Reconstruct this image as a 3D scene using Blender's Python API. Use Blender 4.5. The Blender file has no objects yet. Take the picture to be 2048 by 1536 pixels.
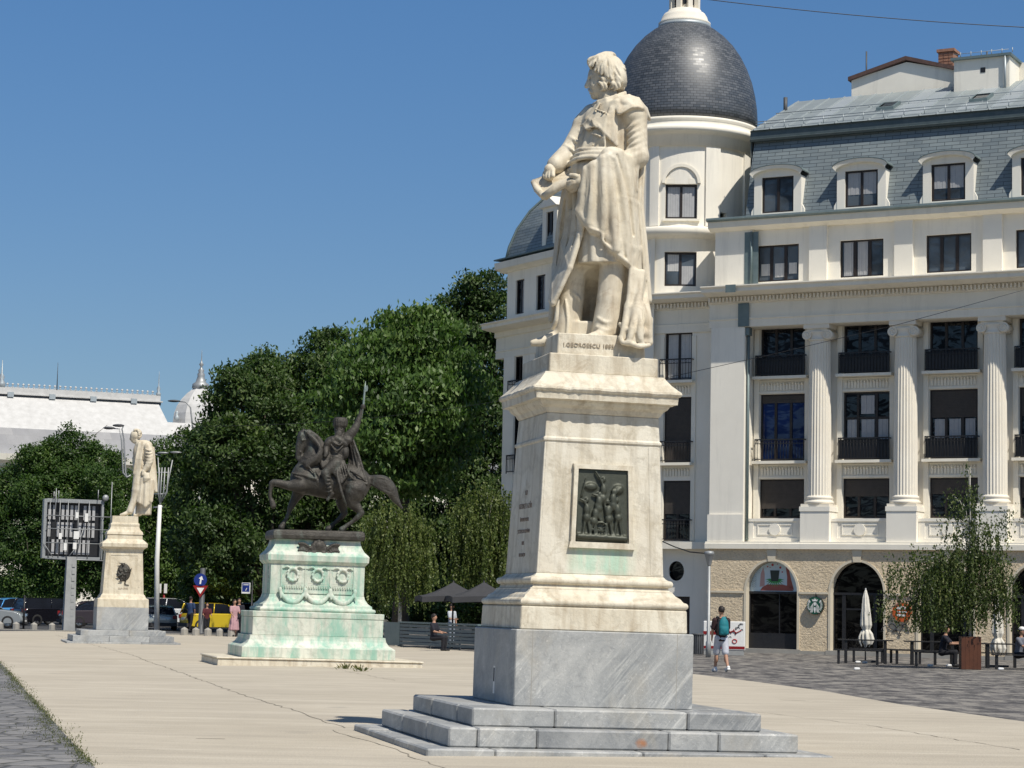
import bpy, bmesh, math, random
import numpy as np
from math import sin, cos, pi, radians, atan2, sqrt
from mathutils import Vector, Matrix

# ------------------------------------------------------------------ camera, sky, sun, exposure
scene = bpy.context.scene
COL = scene.collection
FPX, YH, ROLL, EYE = 4388.0, 1211.35, 0.0203, 1.6
PITCH = math.atan((YH - 768) / FPX)
cam_data = bpy.data.cameras.new('camera')
cam_data.sensor_width = 36.0
cam_data.lens = 36.0 * FPX / 2048
cam_data.clip_start = 0.1
cam_data.clip_end = 5000
cam = bpy.data.objects.new('camera', cam_data)
COL.objects.link(cam)
cam.matrix_world = (Matrix.Translation((0, 0, EYE)) @ Matrix.Rotation(pi / 2 + PITCH, 4, 'X') @ Matrix.Rotation(ROLL, 4, 'Z'))
scene.camera = cam

SUN_AZ, SUN_EL = radians(34), radians(55)          # azimuth measured from behind the camera towards the right
sun_dir = Vector((cos(SUN_EL) * sin(SUN_AZ), -cos(SUN_EL) * cos(SUN_AZ), sin(SUN_EL)))
world = bpy.data.worlds.new('World')
scene.world = world
world.use_nodes = True
wn = world.node_tree
bgn = wn.nodes['Background']
sky = wn.nodes.new('ShaderNodeTexSky')
sky.sky_type = 'NISHITA'
sky.sun_disc = False
sky.sun_elevation = SUN_EL
sky.sun_rotation = atan2(sun_dir.x, sun_dir.y)
sky.altitude = 200
sky.air_density = 1.0
sky.dust_density = 0.35
sky.ozone_density = 2.6
# low visible sky tinted bluer; high unseen sky warmed to keep the fill neutral
wtc = wn.nodes.new('ShaderNodeTexCoord'); wsx = wn.nodes.new('ShaderNodeSeparateXYZ'); wn.links.new(wtc.outputs['Generated'], wsx.inputs[0])
wr_ = wn.nodes.new('ShaderNodeValToRGB'); wn.links.new(wsx.outputs[2], wr_.inputs[0])
for e_, (p_, c_) in zip([wr_.color_ramp.elements[0], wr_.color_ramp.elements[1], wr_.color_ramp.elements.new(.12), wr_.color_ramp.elements.new(.27)],
                        ((0.0, (.70, .78, .92)), (.55, (1.0, .95, .92)), (.12, (.74, .90, 1.06)), (.27, (.72, 1.05, 1.32)))):
    e_.position = p_; e_.color = (*c_, 1)
tint = wn.nodes.new('ShaderNodeMixRGB'); tint.blend_type = 'MULTIPLY'; tint.inputs[0].default_value = 1.0
wn.links.new(sky.outputs[0], tint.inputs[1]); wn.links.new(wr_.outputs[0], tint.inputs[2]); wn.links.new(tint.outputs[0], bgn.inputs[0])
bgn.inputs[1].default_value = 0.073
sl = bpy.data.lights.new('sun', 'SUN')
sl.energy = 5.0
sl.angle = radians(0.53)
sl.color = (1.0, 0.945, 0.845)
so = bpy.data.objects.new('sun', sl)
COL.objects.link(so)
so.rotation_euler = sun_dir.to_track_quat('Z', 'Y').to_euler()
scene.view_settings.view_transform = 'Standard'
scene.view_settings.look = 'None'
scene.view_settings.exposure = 0.0
scene.view_settings.gamma = 1.0
scene.render.engine = 'CYCLES'
try:
    scene.cycles.max_bounces = 6
    scene.cycles.transparent_max_bounces = 6
except Exception:
    pass

# ------------------------------------------------------------------ pixel -> place helpers (photo pixels are 2048 x 1536)
def ray(px, py):
    c, s = cos(ROLL), sin(ROLL)
    a, b = px - 1024, py - 768
    u = (a * c + b * s) / FPX
    up = -(-a * s + b * c) / FPX
    return Vector((u, cos(PITCH) - up * sin(PITCH), sin(PITCH) + up * cos(PITCH)))
EYEP = Vector((0, 0, EYE))
def atY(px, py, Y):
    r = ray(px, py)
    return EYEP + r * (Y / r.y)
def gnd(px, py, z=0.0):
    r = ray(px, py)
    return EYEP + r * ((z - EYE) / r.z)
def gx(px, Y, z=0.0):
    """ground point at depth Y under picture column px (taken near the horizon)"""
    p = atY(px, YH + 40, Y)
    return Vector((p.x, Y, z))
def onplane(px, py, P, n):
    r = ray(px, py)
    return EYEP + r * ((P - EYEP).dot(n) / r.dot(n))

# ------------------------------------------------------------------ scene helpers
def tag(o, label=None, cat=None, group=None, kind=None):
    if label: o['label'] = label
    if cat: o['category'] = cat
    if group: o['group'] = group
    if kind: o['kind'] = kind
    return o
def empty(name, loc, rot=(0, 0, 0), label=None, cat=None, group=None):
    o = bpy.data.objects.new(name, None)
    o.empty_display_size = 0.2
    COL.objects.link(o)
    o.location = loc
    o.rotation_euler = rot
    return tag(o, label, cat, group)
def copy_tree(o, parent=None):
    c = o.copy()
    COL.objects.link(c)
    if parent is not None: c.parent = parent
    for ch in list(o.children): copy_tree(ch, c)
    return c
def link_mesh(name, me, mats, parent=None):
    if not isinstance(mats, (list, tuple)): mats = [mats]
    for m in mats: me.materials.append(m)
    o = bpy.data.objects.new(name, me)
    COL.objects.link(o)
    if parent is not None: o.parent = parent
    return o
def np_mesh(name, V, F, smooth=False):
    """V (n,3) array, F (m,k) array with constant k"""
    me = bpy.data.meshes.new(name)
    V = np.asarray(V, dtype=np.float32); F = np.asarray(F, dtype=np.int32)
    me.vertices.add(len(V)); me.vertices.foreach_set('co', V.ravel())
    k = F.shape[1]
    me.loops.add(F.size); me.loops.foreach_set('vertex_index', F.ravel())
    me.polygons.add(len(F))
    me.polygons.foreach_set('loop_start', np.arange(0, F.size, k, dtype=np.int32))
    me.polygons.foreach_set('loop_total', np.full(len(F), k, dtype=np.int32))
    if smooth: me.polygons.foreach_set('use_smooth', np.ones(len(F), dtype=bool))
    me.update(calc_edges=True)
    return me

class MB:
    """collects polygons; f maps local (a,b,c) to mesh coordinates"""
    def __init__(s, f=None):
        s.v = []; s.fc = []; s.uv = []; s.sm = []; s.mi = []; s.f = f; s.cur = 0; s.cx = None
    def p(s, q):
        q = s.f(q) if s.f else q
        if s.cx is not None: q = s.cx @ Vector(q)
        s.v.append(tuple(q)); return len(s.v) - 1
    def face(s, pts, uv=None, sm=False):
        s.fc.append([s.p(q) for q in pts]); s.uv.append(uv); s.sm.append(sm); s.mi.append(s.cur)
    def idx(s, ids, uv=None, sm=False):
        s.fc.append(list(ids)); s.uv.append(uv); s.sm.append(sm); s.mi.append(s.cur)
    def box(s, a0, a1, b0, b1, c0, c1, skip=''):
        P = [(a0,b0,c0),(a1,b0,c0),(a1,b1,c0),(a0,b1,c0),(a0,b0,c1),(a1,b0,c1),(a1,b1,c1),(a0,b1,c1)]
        i = [s.p(q) for q in P]
        for nm, f in (('b',(3,2,1,0)),('t',(4,5,6,7)),('f',(0,1,5,4)),('r',(1,2,6,5)),('k',(2,3,7,6)),('l',(3,0,4,7))):
            if nm not in skip: s.idx([i[j] for j in f])
        return s
    def cbox(s, c, h, rz=0.0, top=1.0):
        i = []
        for sz, k in ((-1, 1.0), (1, top)):
            for sx, sy in ((-1,-1),(1,-1),(1,1),(-1,1)):
                x, y = sx*h[0]*k, sy*h[1]*k
                i.append(s.p((c[0]+x*cos(rz)-y*sin(rz), c[1]+x*sin(rz)+y*cos(rz), c[2]+sz*h[2])))
        for f in ((3,2,1,0),(4,5,6,7),(0,1,5,4),(1,2,6,5),(2,3,7,6),(3,0,4,7)): s.idx([i[j] for j in f])
        return s
    def prism(s, poly, b0, b1, caps=True, sm=False):
        """poly in (a,c), swept along b from b0 to b1"""
        n = len(poly)
        A = [s.p((a, b0, c)) for a, c in poly]; B = [s.p((a, b1, c)) for a, c in poly]
        for i in range(n):
            j = (i + 1) % n
            s.idx((A[i], A[j], B[j], B[i]), sm=sm)
        if caps: s.idx(A[::-1]); s.idx(B)
        return s
    def prof(s, prof, a0, a1, caps=True):
        """prof in (b,c), swept along a"""
        n = len(prof)
        A = [s.p((a0, b, c)) for b, c in prof]; B = [s.p((a1, b, c)) for b, c in prof]
        for i in range(n):
            j = (i + 1) % n
            s.idx((A[i], A[j], B[j], B[i]))
        if caps: s.idx(A[::-1]); s.idx(B)
        return s
    def lathe(s, c, prof, n=24, a0=0.0, a1=2*pi, sm=True, uvR=None, fl=None):
        """prof: (r,z) list"""
        full = abs(a1 - a0 - 2*pi) < 1e-6
        m = n if full else n + 1
        rows = []; L = 0; prev = None; Ls = []
        for r, z in prof:
            if prev: L += math.hypot(r-prev[0], z-prev[1])
            prev = (r, z); Ls.append(L); row = []
            for i in range(m):
                a = a0 + (a1-a0)*i/n
                rr = r if fl is None else r*(1-fl[1]*(0.5+0.5*cos(fl[0]*a))**0.7)
                row.append(s.p((c[0]+rr*cos(a), c[1]+rr*sin(a), c[2]+z)))
            rows.append(row)
        for k in range(len(rows)-1):
            for i in range(n):
                j = (i+1) % m
                uv = None
                if uvR: uv = [(uvR*2*pi*i/n, Ls[k]), (uvR*2*pi*(i+1)/n, Ls[k]), (uvR*2*pi*(i+1)/n, Ls[k+1]), (uvR*2*pi*i/n, Ls[k+1])]
                s.idx((rows[k][i], rows[k][j], rows[k+1][j], rows[k+1][i]), uv=uv, sm=sm)
        if full:
            if prof[0][0] > 1e-4: s.idx(rows[0][::-1])
            if prof[-1][0] > 1e-4: s.idx(rows[-1])
        return s
    def tube(s, pts, r, n=6, sm=True):
        """r: number or list; pts in local coordinates"""
        P = [Vector(q) for q in pts]; R = r if isinstance(r, (list, tuple)) else [r]*len(P)
        rows = []; ref = None
        for i, q in enumerate(P):
            t = (P[min(i+1, len(P)-1)] - P[max(i-1, 0)])
            if t.length < 1e-9: t = Vector((0, 0, 1))
            t.normalize()
            if ref is None: ref = Vector((1, 0, 0)) if abs(t.x) < .9 else Vector((0, 1, 0))
            x = (ref - t*ref.dot(t)).normalized(); y = t.cross(x); ref = x
            rows.append([s.p(q + (x*cos(2*pi*k/n) + y*sin(2*pi*k/n))*R[i]) for k in range(n)])
        for a, b in zip(rows, rows[1:]):
            for k in range(n): s.idx((a[k], a[(k+1)%n], b[(k+1)%n], b[k]), sm=sm)
        s.idx(rows[0][::-1]); s.idx(rows[-1])
        return s
    def ball(s, c, r, n=10, m=6):
        prof = [(max(1e-5, sin(pi*k/m)), -cos(pi*k/m)) for k in range(m+1)]
        rr = r if isinstance(r, (tuple, list)) else (r, r, r)
        rows = [[s.p((c[0]+q*cos(2*pi*i/n)*rr[0], c[1]+q*sin(2*pi*i/n)*rr[1], c[2]+z*rr[2])) for i in range(n)] for q, z in prof]
        for a, b in zip(rows, rows[1:]):
            for i in range(n): s.idx((a[i], a[(i+1)%n], b[(i+1)%n], b[i]), sm=True)
        return s
    def build(s, name, mats, parent=None):
        me = bpy.data.meshes.new(name)
        me.from_pydata(s.v, [], s.fc)
        me.polygons.foreach_set('use_smooth', s.sm)
        me.polygons.foreach_set('material_index', s.mi)
        if any(u is not None for u in s.uv):
            L = me.uv_layers.new(name='UVMap')
            k = 0
            for f, u in zip(s.fc, s.uv):
                for i in range(len(f)):
                    L.data[k].uv = u[i] if u else (0, 0)
                    k += 1
        bm = bmesh.new(); bm.from_mesh(me)
        bmesh.ops.recalc_face_normals(bm, faces=bm.faces[:])
        bm.to_mesh(me); bm.free()
        me.update()
        return link_mesh(name, me, mats, parent)

# ------------------------------------------------------------------ materials
class NT:
    def __init__(s, name):
        s.m = bpy.data.materials.new(name); s.m.use_nodes = True
        s.t = s.m.node_tree; s.b = s.t.nodes['Principled BSDF']
        s.tc = s.t.nodes.new('ShaderNodeTexCoord')
    def n(s, typ, ins=None, **kw):
        nd = s.t.nodes.new('ShaderNode' + typ)
        for k, v in kw.items(): setattr(nd, k, v)
        for k, v in (ins or {}).items(): s.set(nd.inputs[k], v)
        return nd
    def set(s, sock, v):
        if hasattr(v, 'is_output') or isinstance(v, bpy.types.NodeSocket): s.t.links.new(v, sock)
        elif isinstance(v, bpy.types.Node): s.t.links.new(v.outputs[0], sock)
        else:
            if isinstance(v, (tuple, list)) and len(v) == 3 and sock.type == 'RGBA': v = (*v, 1)
            sock.default_value = v
    def obj(s, sc=(1, 1, 1), rot=(0, 0, 0)):
        return s.n('Mapping', {0: s.tc.outputs['Object'], 'Scale': sc, 'Rotation': rot}).outputs[0]
    def noise(s, scale, detail=4, rough=.6, vec=None, dist=0):
        return s.n('TexNoise', {'Vector': vec or s.tc.outputs['Object'], 'Scale': scale, 'Detail': detail, 'Roughness': rough, 'Distortion': dist}).outputs[0]
    def ramp(s, fac, stops):
        r = s.n('ValToRGB', {0: fac})
        e = r.color_ramp.elements
        while len(e) < len(stops): e.new(.5)
        for i, (p, c) in enumerate(stops):
            e[i].position = p; e[i].color = (*c, 1) if isinstance(c, (tuple, list)) else (c, c, c, 1)
        return r.outputs[0]
    def mix(s, fac, a, b, mode='MIX'):
        m = s.n('MixRGB', {0: fac, 1: a, 2: b}, blend_type=mode)
        return m.outputs[0]
    def math(s, op, a, b=0.0, clamp=False):
        return s.n('Math', {0: a, 1: b}, operation=op, use_clamp=clamp).outputs[0]
    def bump(s, h, strength=.3, dist=.02, nrm=None):
        ins = {'Height': h, 'Strength': strength, 'Distance': dist}
        if nrm is not None: ins['Normal'] = nrm
        return s.n('Bump', ins).outputs[0]
    def out(s, col=None, rough=None, nrm=None, metal=None, spec=None):
        if col is not None: s.set(s.b.inputs['Base Color'], col)
        if rough is not None: s.set(s.b.inputs['Roughness'], rough)
        if nrm is not None: s.set(s.b.inputs['Normal'], nrm)
        if metal is not None: s.set(s.b.inputs['Metallic'], metal)
        if spec is not None: s.set(s.b.inputs['Specular IOR Level'], spec)
        return s.m

def simple(name, c1, c2=None, rough=.7, scale=6, bump=.15, bscale=None, metal=0.0, spec=.4, bd=.01, detail=5):
    t = NT(name)
    c2 = c2 or tuple(x*.8 for x in c1)
    f = t.noise(scale, detail, .65)
    col = t.mix(t.ramp(f, [(.3, 0), (.7, 1)]), c1, c2)
    nrm = t.bump(t.noise(bscale or scale*6, 4, .6), bump, bd) if bump else None
    return t.out(col, rough, nrm, metal, spec)

def marble(name, light, dark, stain, green=None, gmask=None, bumpd=.012, streak=True, vein=.25, amt=1.0):
    t = NT(name)
    a = t.noise(1.3, 6, .65, dist=.6)
    col = t.mix(t.ramp(a, [(.32, 0), (.72, 1)]), light, dark)
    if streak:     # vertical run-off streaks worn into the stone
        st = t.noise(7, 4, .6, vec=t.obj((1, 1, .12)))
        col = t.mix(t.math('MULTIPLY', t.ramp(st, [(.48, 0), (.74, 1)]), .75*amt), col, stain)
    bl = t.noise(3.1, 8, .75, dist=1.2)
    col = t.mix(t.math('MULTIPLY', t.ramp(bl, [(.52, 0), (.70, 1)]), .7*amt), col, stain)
    v = t.n('TexWave', {'Vector': t.obj((1, 1, 1), (.5, .8, .3)), 'Scale': .8, 'Distortion': 9, 'Detail': 5, 'Detail Scale': 1.6, 'Detail Roughness': .7}).outputs[1]
    col = t.mix(t.math('MULTIPLY', t.ramp(v, [(.0, 1), (.12, 0)]), vein), col, tuple(x*.62 for x in dark))
    sp = t.noise(38, 3, .6)
    col = t.mix(t.math('MULTIPLY', t.ramp(sp, [(.62, 0), (.75, 1)]), .35), col, tuple(x*.55 for x in dark))
    if green:
        g = t.noise(1.6, 5, .7, vec=t.obj((1.1, 1.1, .45)), dist=.4)
        gs = t.noise(5.5, 5, .7, vec=t.obj((1, 1, .10)))
        gm = t.math('MULTIPLY', t.ramp(g, [(.42, 0), (.58, 1)]), t.ramp(gs, [(.38, .15), (.56, 1)]))
        if gmask:
            (x0, x1, z0, z1) = gmask
            sx = t.n('SeparateXYZ', {0: t.tc.outputs['Object']})
            def band(o, lo, hi, e):
                u = t.n('MapRange', {0: o, 1: lo-e, 2: lo+e}).outputs[0]; w = t.n('MapRange', {0: o, 1: hi+e, 2: hi-e}).outputs[0]
                return t.math('MULTIPLY', u, w)
            gm = t.math('MULTIPLY', t.math('MULTIPLY', band(sx.outputs[0], x0, x1, .08), band(sx.outputs[2], z0, z1, .07)), t.math('MULTIPLY', t.ramp(g, [(.36, .25), (.56, 1)]), t.ramp(gs, [(.36, .35), (.55, 1)])))
        col = t.mix(t.math('MULTIPLY', gm, .78), col, green)
    h = t.noise(22, 6, .7)
    h2 = t.noise(4, 5, .6)
    nrm = t.bump(h2, .5, bumpd*2, t.bump(h, .45, bumpd))
    return t.out(col, t.ramp(a, [(.3, .55), (.7, .75)]), nrm, 0, .3)

def gray_marble(name):
    t = NT(name)
    a = t.noise(1.1, 8, .72, dist=1.1)
    col = t.mix(t.ramp(a, [(.34, 0), (.66, 1)]), (.40, .40, .39), (.21, .22, .228))
    # every block was cut with its own grain: fine slanting veins that come and go
    v = t.obj((1, 1, 1), (.15, radians(50), 0))
    fine = t.noise(3.2, 7, .72, vec=t.n('Mapping', {0: v, 'Scale': (.35, .35, 4.5)}).outputs[0], dist=.5)
    msk = t.noise(.75, 2, .5)
    col = t.mix(t.math('MULTIPLY', t.ramp(fine, [(.5, 0), (.68, 1)]), t.ramp(msk, [(.45, .12), (.6, .8)])), col, (.55, .545, .52))
    col = t.mix(t.math('MULTIPLY', t.ramp(fine, [(.30, 1), (.42, 0)]), t.ramp(msk, [(.42, .1), (.62, .55)])), col, (.19, .20, .215))
    w2 = t.noise(5.5, 9, .82, dist=2.2)
    col = t.mix(t.math('MULTIPLY', t.ramp(w2, [(.53, 0), (.60, 1)]), .45), col, (.20, .205, .21))
    sp = t.noise(26, 4, .7)
    col = t.mix(t.math('MULTIPLY', t.ramp(sp, [(.60, 0), (.70, 1)]), .5), col, (.60, .59, .57))
    isl = t.n('NewGeometry').outputs['Random Per Island']
    col = t.mix(.55, col, t.mix(1.0, col, t.ramp(isl, [(0, (.72, .73, .74)), (.5, (1.0, 1.0, .98)), (1, (1.25, 1.24, 1.2))]), 'MULTIPLY'))
    d = t.noise(1.9, 5, .65, vec=t.obj((1, 1, .5)), dist=.4)
    col = t.mix(t.math('MULTIPLY', t.ramp(d, [(.52, 0), (.75, 1)]), .5), col, (.37, .33, .26))
    nrm = t.bump(t.noise(30, 6, .7), .4, .01, t.bump(t.noise(5, 5, .6), .35, .02))
    return t.out(col, .6, nrm, 0, .35)

M = {}
M['marble'] = marble('cream_marble', (.73, .68, .56), (.59, .525, .405), (.36, .285, .19))
M['marble_die'] = marble('cream_marble_stained', (.72, .68, .58), (.58, .52, .41), (.36, .30, .205), green=(.36, .60, .46), gmask=(-.36, .37, 1.98, 2.32))
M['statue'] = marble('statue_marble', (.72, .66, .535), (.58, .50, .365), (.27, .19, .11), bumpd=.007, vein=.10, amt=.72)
M['patina'] = marble('marble_with_verdigris', (.68, .68, .58), (.56, .57, .485), (.34, .35, .29), green=(.21, .44, .34))
M['patina_top'] = M['patina']
M['cream3'] = marble('warm_marble', (.68, .62, .49), (.58, .50, .37), (.40, .33, .22))
M['graym'] = gray_marble('grey_veined_marble')
def bronze(name):
    t = NT(name)
    a = t.noise(5, 5, .7)
    up = t.n('SeparateXYZ', {0: t.n('NewGeometry').outputs['Normal']}).outputs[2]
    col = t.mix(t.ramp(a, [(.35, 0), (.7, 1)]), (.042, .037, .031), (.085, .078, .066))
    vd = t.noise(2.6, 6, .7, vec=t.obj((1, 1, .5)))
    col = t.mix(t.math('MULTIPLY', t.ramp(vd, [(.55, 0), (.72, 1)]), .55), col, (.17, .21, .18))
    return t.out(col, .56, t.bump(t.noise(26, 5, .7), .8, .02, t.bump(t.noise(7, 4, .6), .6, .03)), .35, .45)
M['bronze'] = bronze('weathered_bronze')
M['bronze2'] = simple('dark_relief_bronze', (.075, .08, .06), (.05, .055, .042), .5, 12, .3, metal=.3)

def concrete():
    t = NT('pale_concrete_slab')
    a = t.noise(.35, 6, .6, dist=.3); b = t.noise(3, 6, .7)
    col = t.mix(t.ramp(a, [(.3, 0), (.7, 1)]), (.50, .447, .36), (.42, .373, .296))
    col = t.mix(t.math('MULTIPLY', t.ramp(b, [(.52, 0), (.72, 1)]), .45), col, (.40, .36, .29))
    sk = t.noise(1.1, 6, .7, vec=t.obj((.35, 2.2, 1), (0, 0, .12)))
    col = t.mix(t.math('MULTIPLY', t.ramp(sk, [(.55, 0), (.7, 1)]), .5), col, (.58, .525, .42))
    s2 = t.noise(1.0, 6, .72, vec=t.obj((.22, 1.5, 1), (0, 0, .1)))
    col = t.mix(t.math('MULTIPLY', t.ramp(s2, [(.50, 0), (.66, 1)]), .55), col, (.36, .32, .26))
    col = t.mix(t.math('MULTIPLY', t.ramp(s2, [(.34, 1), (.46, 0)]), .5), col, (.60, .55, .455))
    s3 = t.noise(2.6, 5, .7, vec=t.obj((.3, 2.4, 1), (0, 0, .08)))
    col = t.mix(t.math('MULTIPLY', t.ramp(s3, [(.56, 0), (.70, 1)]), .5), col, (.33, .29, .235))
    g = t.n('TexVoronoi', {'Vector': t.obj(), 'Scale': 34}).outputs[0]
    col = t.mix(t.math('MULTIPLY', t.ramp(g, [(.0, 1), (.22, 0)]), .45), col, (.33, .29, .24))
    st = t.noise(.9, 3, .5)
    col = t.mix(t.math('MULTIPLY', t.ramp(st, [(.66, 0), (.74, 1)]), .35), col, (.27, .245, .21))
    nrm = t.bump(g, .5, .012, t.bump(b, .3, .02))
    return t.out(col, .85, nrm, 0, .25)
M['concrete'] = concrete()
def pavers():
    t = NT('dark_paving_blocks')
    v = t.obj((1, 1, 1), (0, 0, .5))
    br = t.n('TexBrick', {'Vector': v, 'Color1': (.155, .145, .14, 1), 'Color2': (.085, .08, .08, 1), 'Mortar': (.21, .195, .17, 1), 'Scale': 3.2, 'Mortar Size': .012, 'Bias': 0, 'Brick Width': .62, 'Row Height': .30})
    a = t.noise(.6, 5, .6)
    col = t.mix(t.math('MULTIPLY', t.ramp(a, [(.35, 0), (.7, 1)]), .5), br.outputs[0], (.20, .185, .165))
    col = t.mix(t.math('MULTIPLY', t.ramp(t.noise(14, 4, .7), [(.5, 0), (.7, 1)]), .4), col, (.10, .10, .10))
    st = t.noise(1.5, 4, .7, vec=t.obj((1.3, .55, 1), (0, 0, .12)))
    col = t.mix(t.math('MULTIPLY', t.ramp(st, [(.52, 0), (.58, 1)]), .8), col, (.27, .25, .22))
    col = t.mix(t.math('MULTIPLY', t.ramp(st, [(.42, 1), (.48, 0)]), .85), col, (.055, .052, .052))
    nrm = t.bump(br.outputs[1], -.6, .02)
    return t.out(col, .75, nrm, 0, .3)
M['pavers'] = pavers()
def rough_stone():
    t = NT('rough_dark_setts')
    v = t.obj((1.0, .8, 1), (0, 0, .35))
    vo = t.n('TexVoronoi', {'Vector': v, 'Scale': 2.6, 'Randomness': .8}, feature='DISTANCE_TO_EDGE').outputs[0]
    ce = t.n('TexVoronoi', {'Vector': v, 'Scale': 2.6, 'Randomness': .8}).outputs[1]
    g = t.n('RGBToBW', {0: ce}).outputs[0]
    col = t.mix(g, (.12, .12, .125), (.26, .25, .24))
    col = t.mix(t.ramp(vo, [(.0, 1), (.05, 0)]), col, (.07, .068, .055))
    col = t.mix(t.math('MULTIPLY', t.ramp(t.noise(6, 6, .75), [(.5, 0), (.72, 1)]), .6), col, (.33, .31, .28))
    nrm = t.bump(t.ramp(vo, [(0, 0), (.1, 1)]), .8, .05, t.bump(t.noise(12, 6, .7), .8, .03))
    return t.out(col, .7, nrm, 0, .35)
M['setts'] = rough_stone()
M['asphalt'] = simple('asphalt', (.07, .07, .073), (.05, .05, .052), .9, 2, .3, 40)
M['earth'] = simple('far_ground', (.09, .085, .07), (.06, .06, .045), .95, .5, .2, 5)
M['crack'] = simple('crack_dirt', (.27, .24, .19), (.21, .185, .145), .95, 8, .1)
M['kerb'] = simple('kerb_stone', (.36, .34, .30), (.28, .265, .235), .85, 3, .2)
def plaster(name, c1, c2, dirt=.55):
    t = NT(name)
    a = t.noise(.8, 6, .65)
    col = t.mix(t.ramp(a, [(.3, 0), (.7, 1)]), c1, c2)
    s = t.noise(2.4, 6, .68, vec=t.obj((1, 1, .10)))
    col = t.mix(t.math('MULTIPLY', t.ramp(s, [(.52, 0), (.82, 1)]), dirt), col, tuple(x*.66 for x in c2))
    nrm = t.bump(t.noise(25, 4, .6), .25, .01)
    return t.out(col, .85, nrm, 0, .25)
M['plaster'] = plaster('white_plaster', (.86, .815, .715), (.80, .755, .66))
M['trim'] = plaster('cream_trim', (.84, .79, .68), (.77, .72, .61), .5)
M['archstone'] = plaster('sandy_arch_stone', (.66, .59, .46), (.58, .51, .39), .5)
M['colstone'] = plaster('column_plaster', (.80, .75, .65), (.74, .68, .57), .4)
def stucco():
    t = NT('rough_beige_stucco')
    a = t.noise(1.2, 5, .65)
    col = t.mix(t.ramp(a, [(.3, 0), (.7, 1)]), (.76, .625, .44), (.64, .52, .36))
    vo = t.n('TexVoronoi', {'Vector': t.obj((1, 1, 1.6)), 'Scale': 9, 'Randomness': 1}, feature='SMOOTH_F1').outputs[0]
    n2 = t.noise(13, 5, .7, dist=.8)
    col = t.mix(t.math('MULTIPLY', t.ramp(n2, [(.5, 0), (.7, 1)]), .5), col, (.30, .25, .185))
    nrm = t.bump(n2, .9, .055, t.bump(vo, .7, .03))
    return t.out(col, .9, nrm, 0, .2)
M['stucco'] = stucco()
def slate(name, c1, c2, mort, sc, bw, rh, r1, r2, spec=.5, bump=.6):
    t = NT(name)
    uv = t.tc.outputs['UV']
    br = t.n('TexBrick', {'Vector': uv, 'Color1': (0, 0, 0, 1), 'Color2': (1, 1, 1, 1), 'Mortar': (.5, .5, .5, 1), 'Scale': sc, 'Mortar Size': .012, 'Bias': 0, 'Brick Width': bw, 'Row Height': rh, 'Mortar Smooth': .2})
    rnd = br.outputs[0]
    a = t.noise(.7, 5, .7)
    base = t.mix(rnd, c1, c2)
    base = t.mix(t.math('MULTIPLY', t.ramp(a, [(.4, 0), (.7, 1)]), .35), base, tuple(x*1.5 for x in c2))
    col = t.mix(br.outputs[1], base, mort)
    ro = t.n('MapRange', {0: rnd, 3: r1, 4: r2}).outputs[0]
    # each course is tilted a little: the height falls along the row
    sy = t.n('SeparateXYZ', {0: uv}).outputs[1]
    fr = t.math('FRACT', t.math('MULTIPLY', sy, sc/rh))
    nrm = t.bump(fr, -.35, .03, t.bump(br.outputs[1], -bump, .02))
    return t.out(col, ro, nrm, 0, spec)
M['slate_dome'] = slate('dark_dome_slate', (.045, .052, .060), (.092, .100, .112), (.012, .014, .017), 1.0, .26, .115, .40, .58, .8)
M['slate_mansard'] = slate('blue_grey_mansard_slate', (.135, .162, .172), (.175, .205, .212), (.035, .046, .05), 1.0, .60, .15, .45, .65, .8)
M['slate_palace'] = slate('palace_grey_slate', (.20, .20, .21), (.25, .25, .26), (.2, .2, .2), 1.0, 1.6, 1.1, .5, .7)
M['zinc'] = simple('zinc_sheet', (.27, .31, .315), (.34, .375, .375), .5, 1.2, .1, 9, .35, .5)
M['zinc_light'] = simple('pale_zinc_sheet', (.37, .41, .425), (.42, .455, .465), .5, 1.2, .1, 9, .35, .5)
M['zinc_dark'] = simple('dark_zinc_band', (.06, .085, .09), (.10, .125, .13), .5, 3, .1, 9, .2, .5)
M['gutter'] = simple('green_grey_gutter', (.12, .165, .17), (.17, .215, .215), .5, 3, .1, 9, .2, .5)
M['palace_roof'] = simple('white_painted_roof', (.60, .59, .57), (.47, .46, .44), .7, 1.6, .15, 12, 0, .3, detail=9)
M['brick'] = simple('old_brick', (.38, .20, .13), (.24, .13, .09), .9, 9, .5, 14)
M['tiles'] = simple('rusty_roof_edge', (.13, .075, .06), (.08, .05, .045), .8, 6, .3)
M['frame'] = simple('dark_brown_window_frame', (.022, .016, .014), (.03, .022, .018), .45, 8, .05)
M['black'] = simple('black_metal', (.012, .012, .014), (.02, .02, .022), .45, 8, .05)
def glass(name, c, r=.04, spec=.6):
    t = NT(name)
    nrm = t.bump(t.noise(1.1, 2, .5), .12, .05)
    wv = t.noise(.9, 5, .6, vec=t.obj((1, 1, 2.6)), dist=2.5)      # noise in the specular level imitates patchy reflections of the surroundings
    col = t.mix(t.ramp(t.noise(.45, 2, .5), [(.4, 0), (.6, 1)]), c, tuple(x*.35 for x in c))
    return t.out(col, r, nrm, 0, t.math('MULTIPLY', t.ramp(wv, [(.46, .12), (.56, 1)]), spec))
M['glass'] = glass('dark_window_glass', (.012, .014, .02))
M['glass_pale'] = glass('pale_window_glass', (.10, .12, .14))  # lighter base colour than the other window panes
M['glass_shop'] = glass('shop_glass', (.006, .006, .007), .05, .3)
M['glass_blue'] = glass('blue_lit_room_glass', (.012, .03, .12))
M['blind'] = simple('brown_roller_shutter', (.07, .058, .05), (.05, .042, .036), .6, 5, .1)
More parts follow.
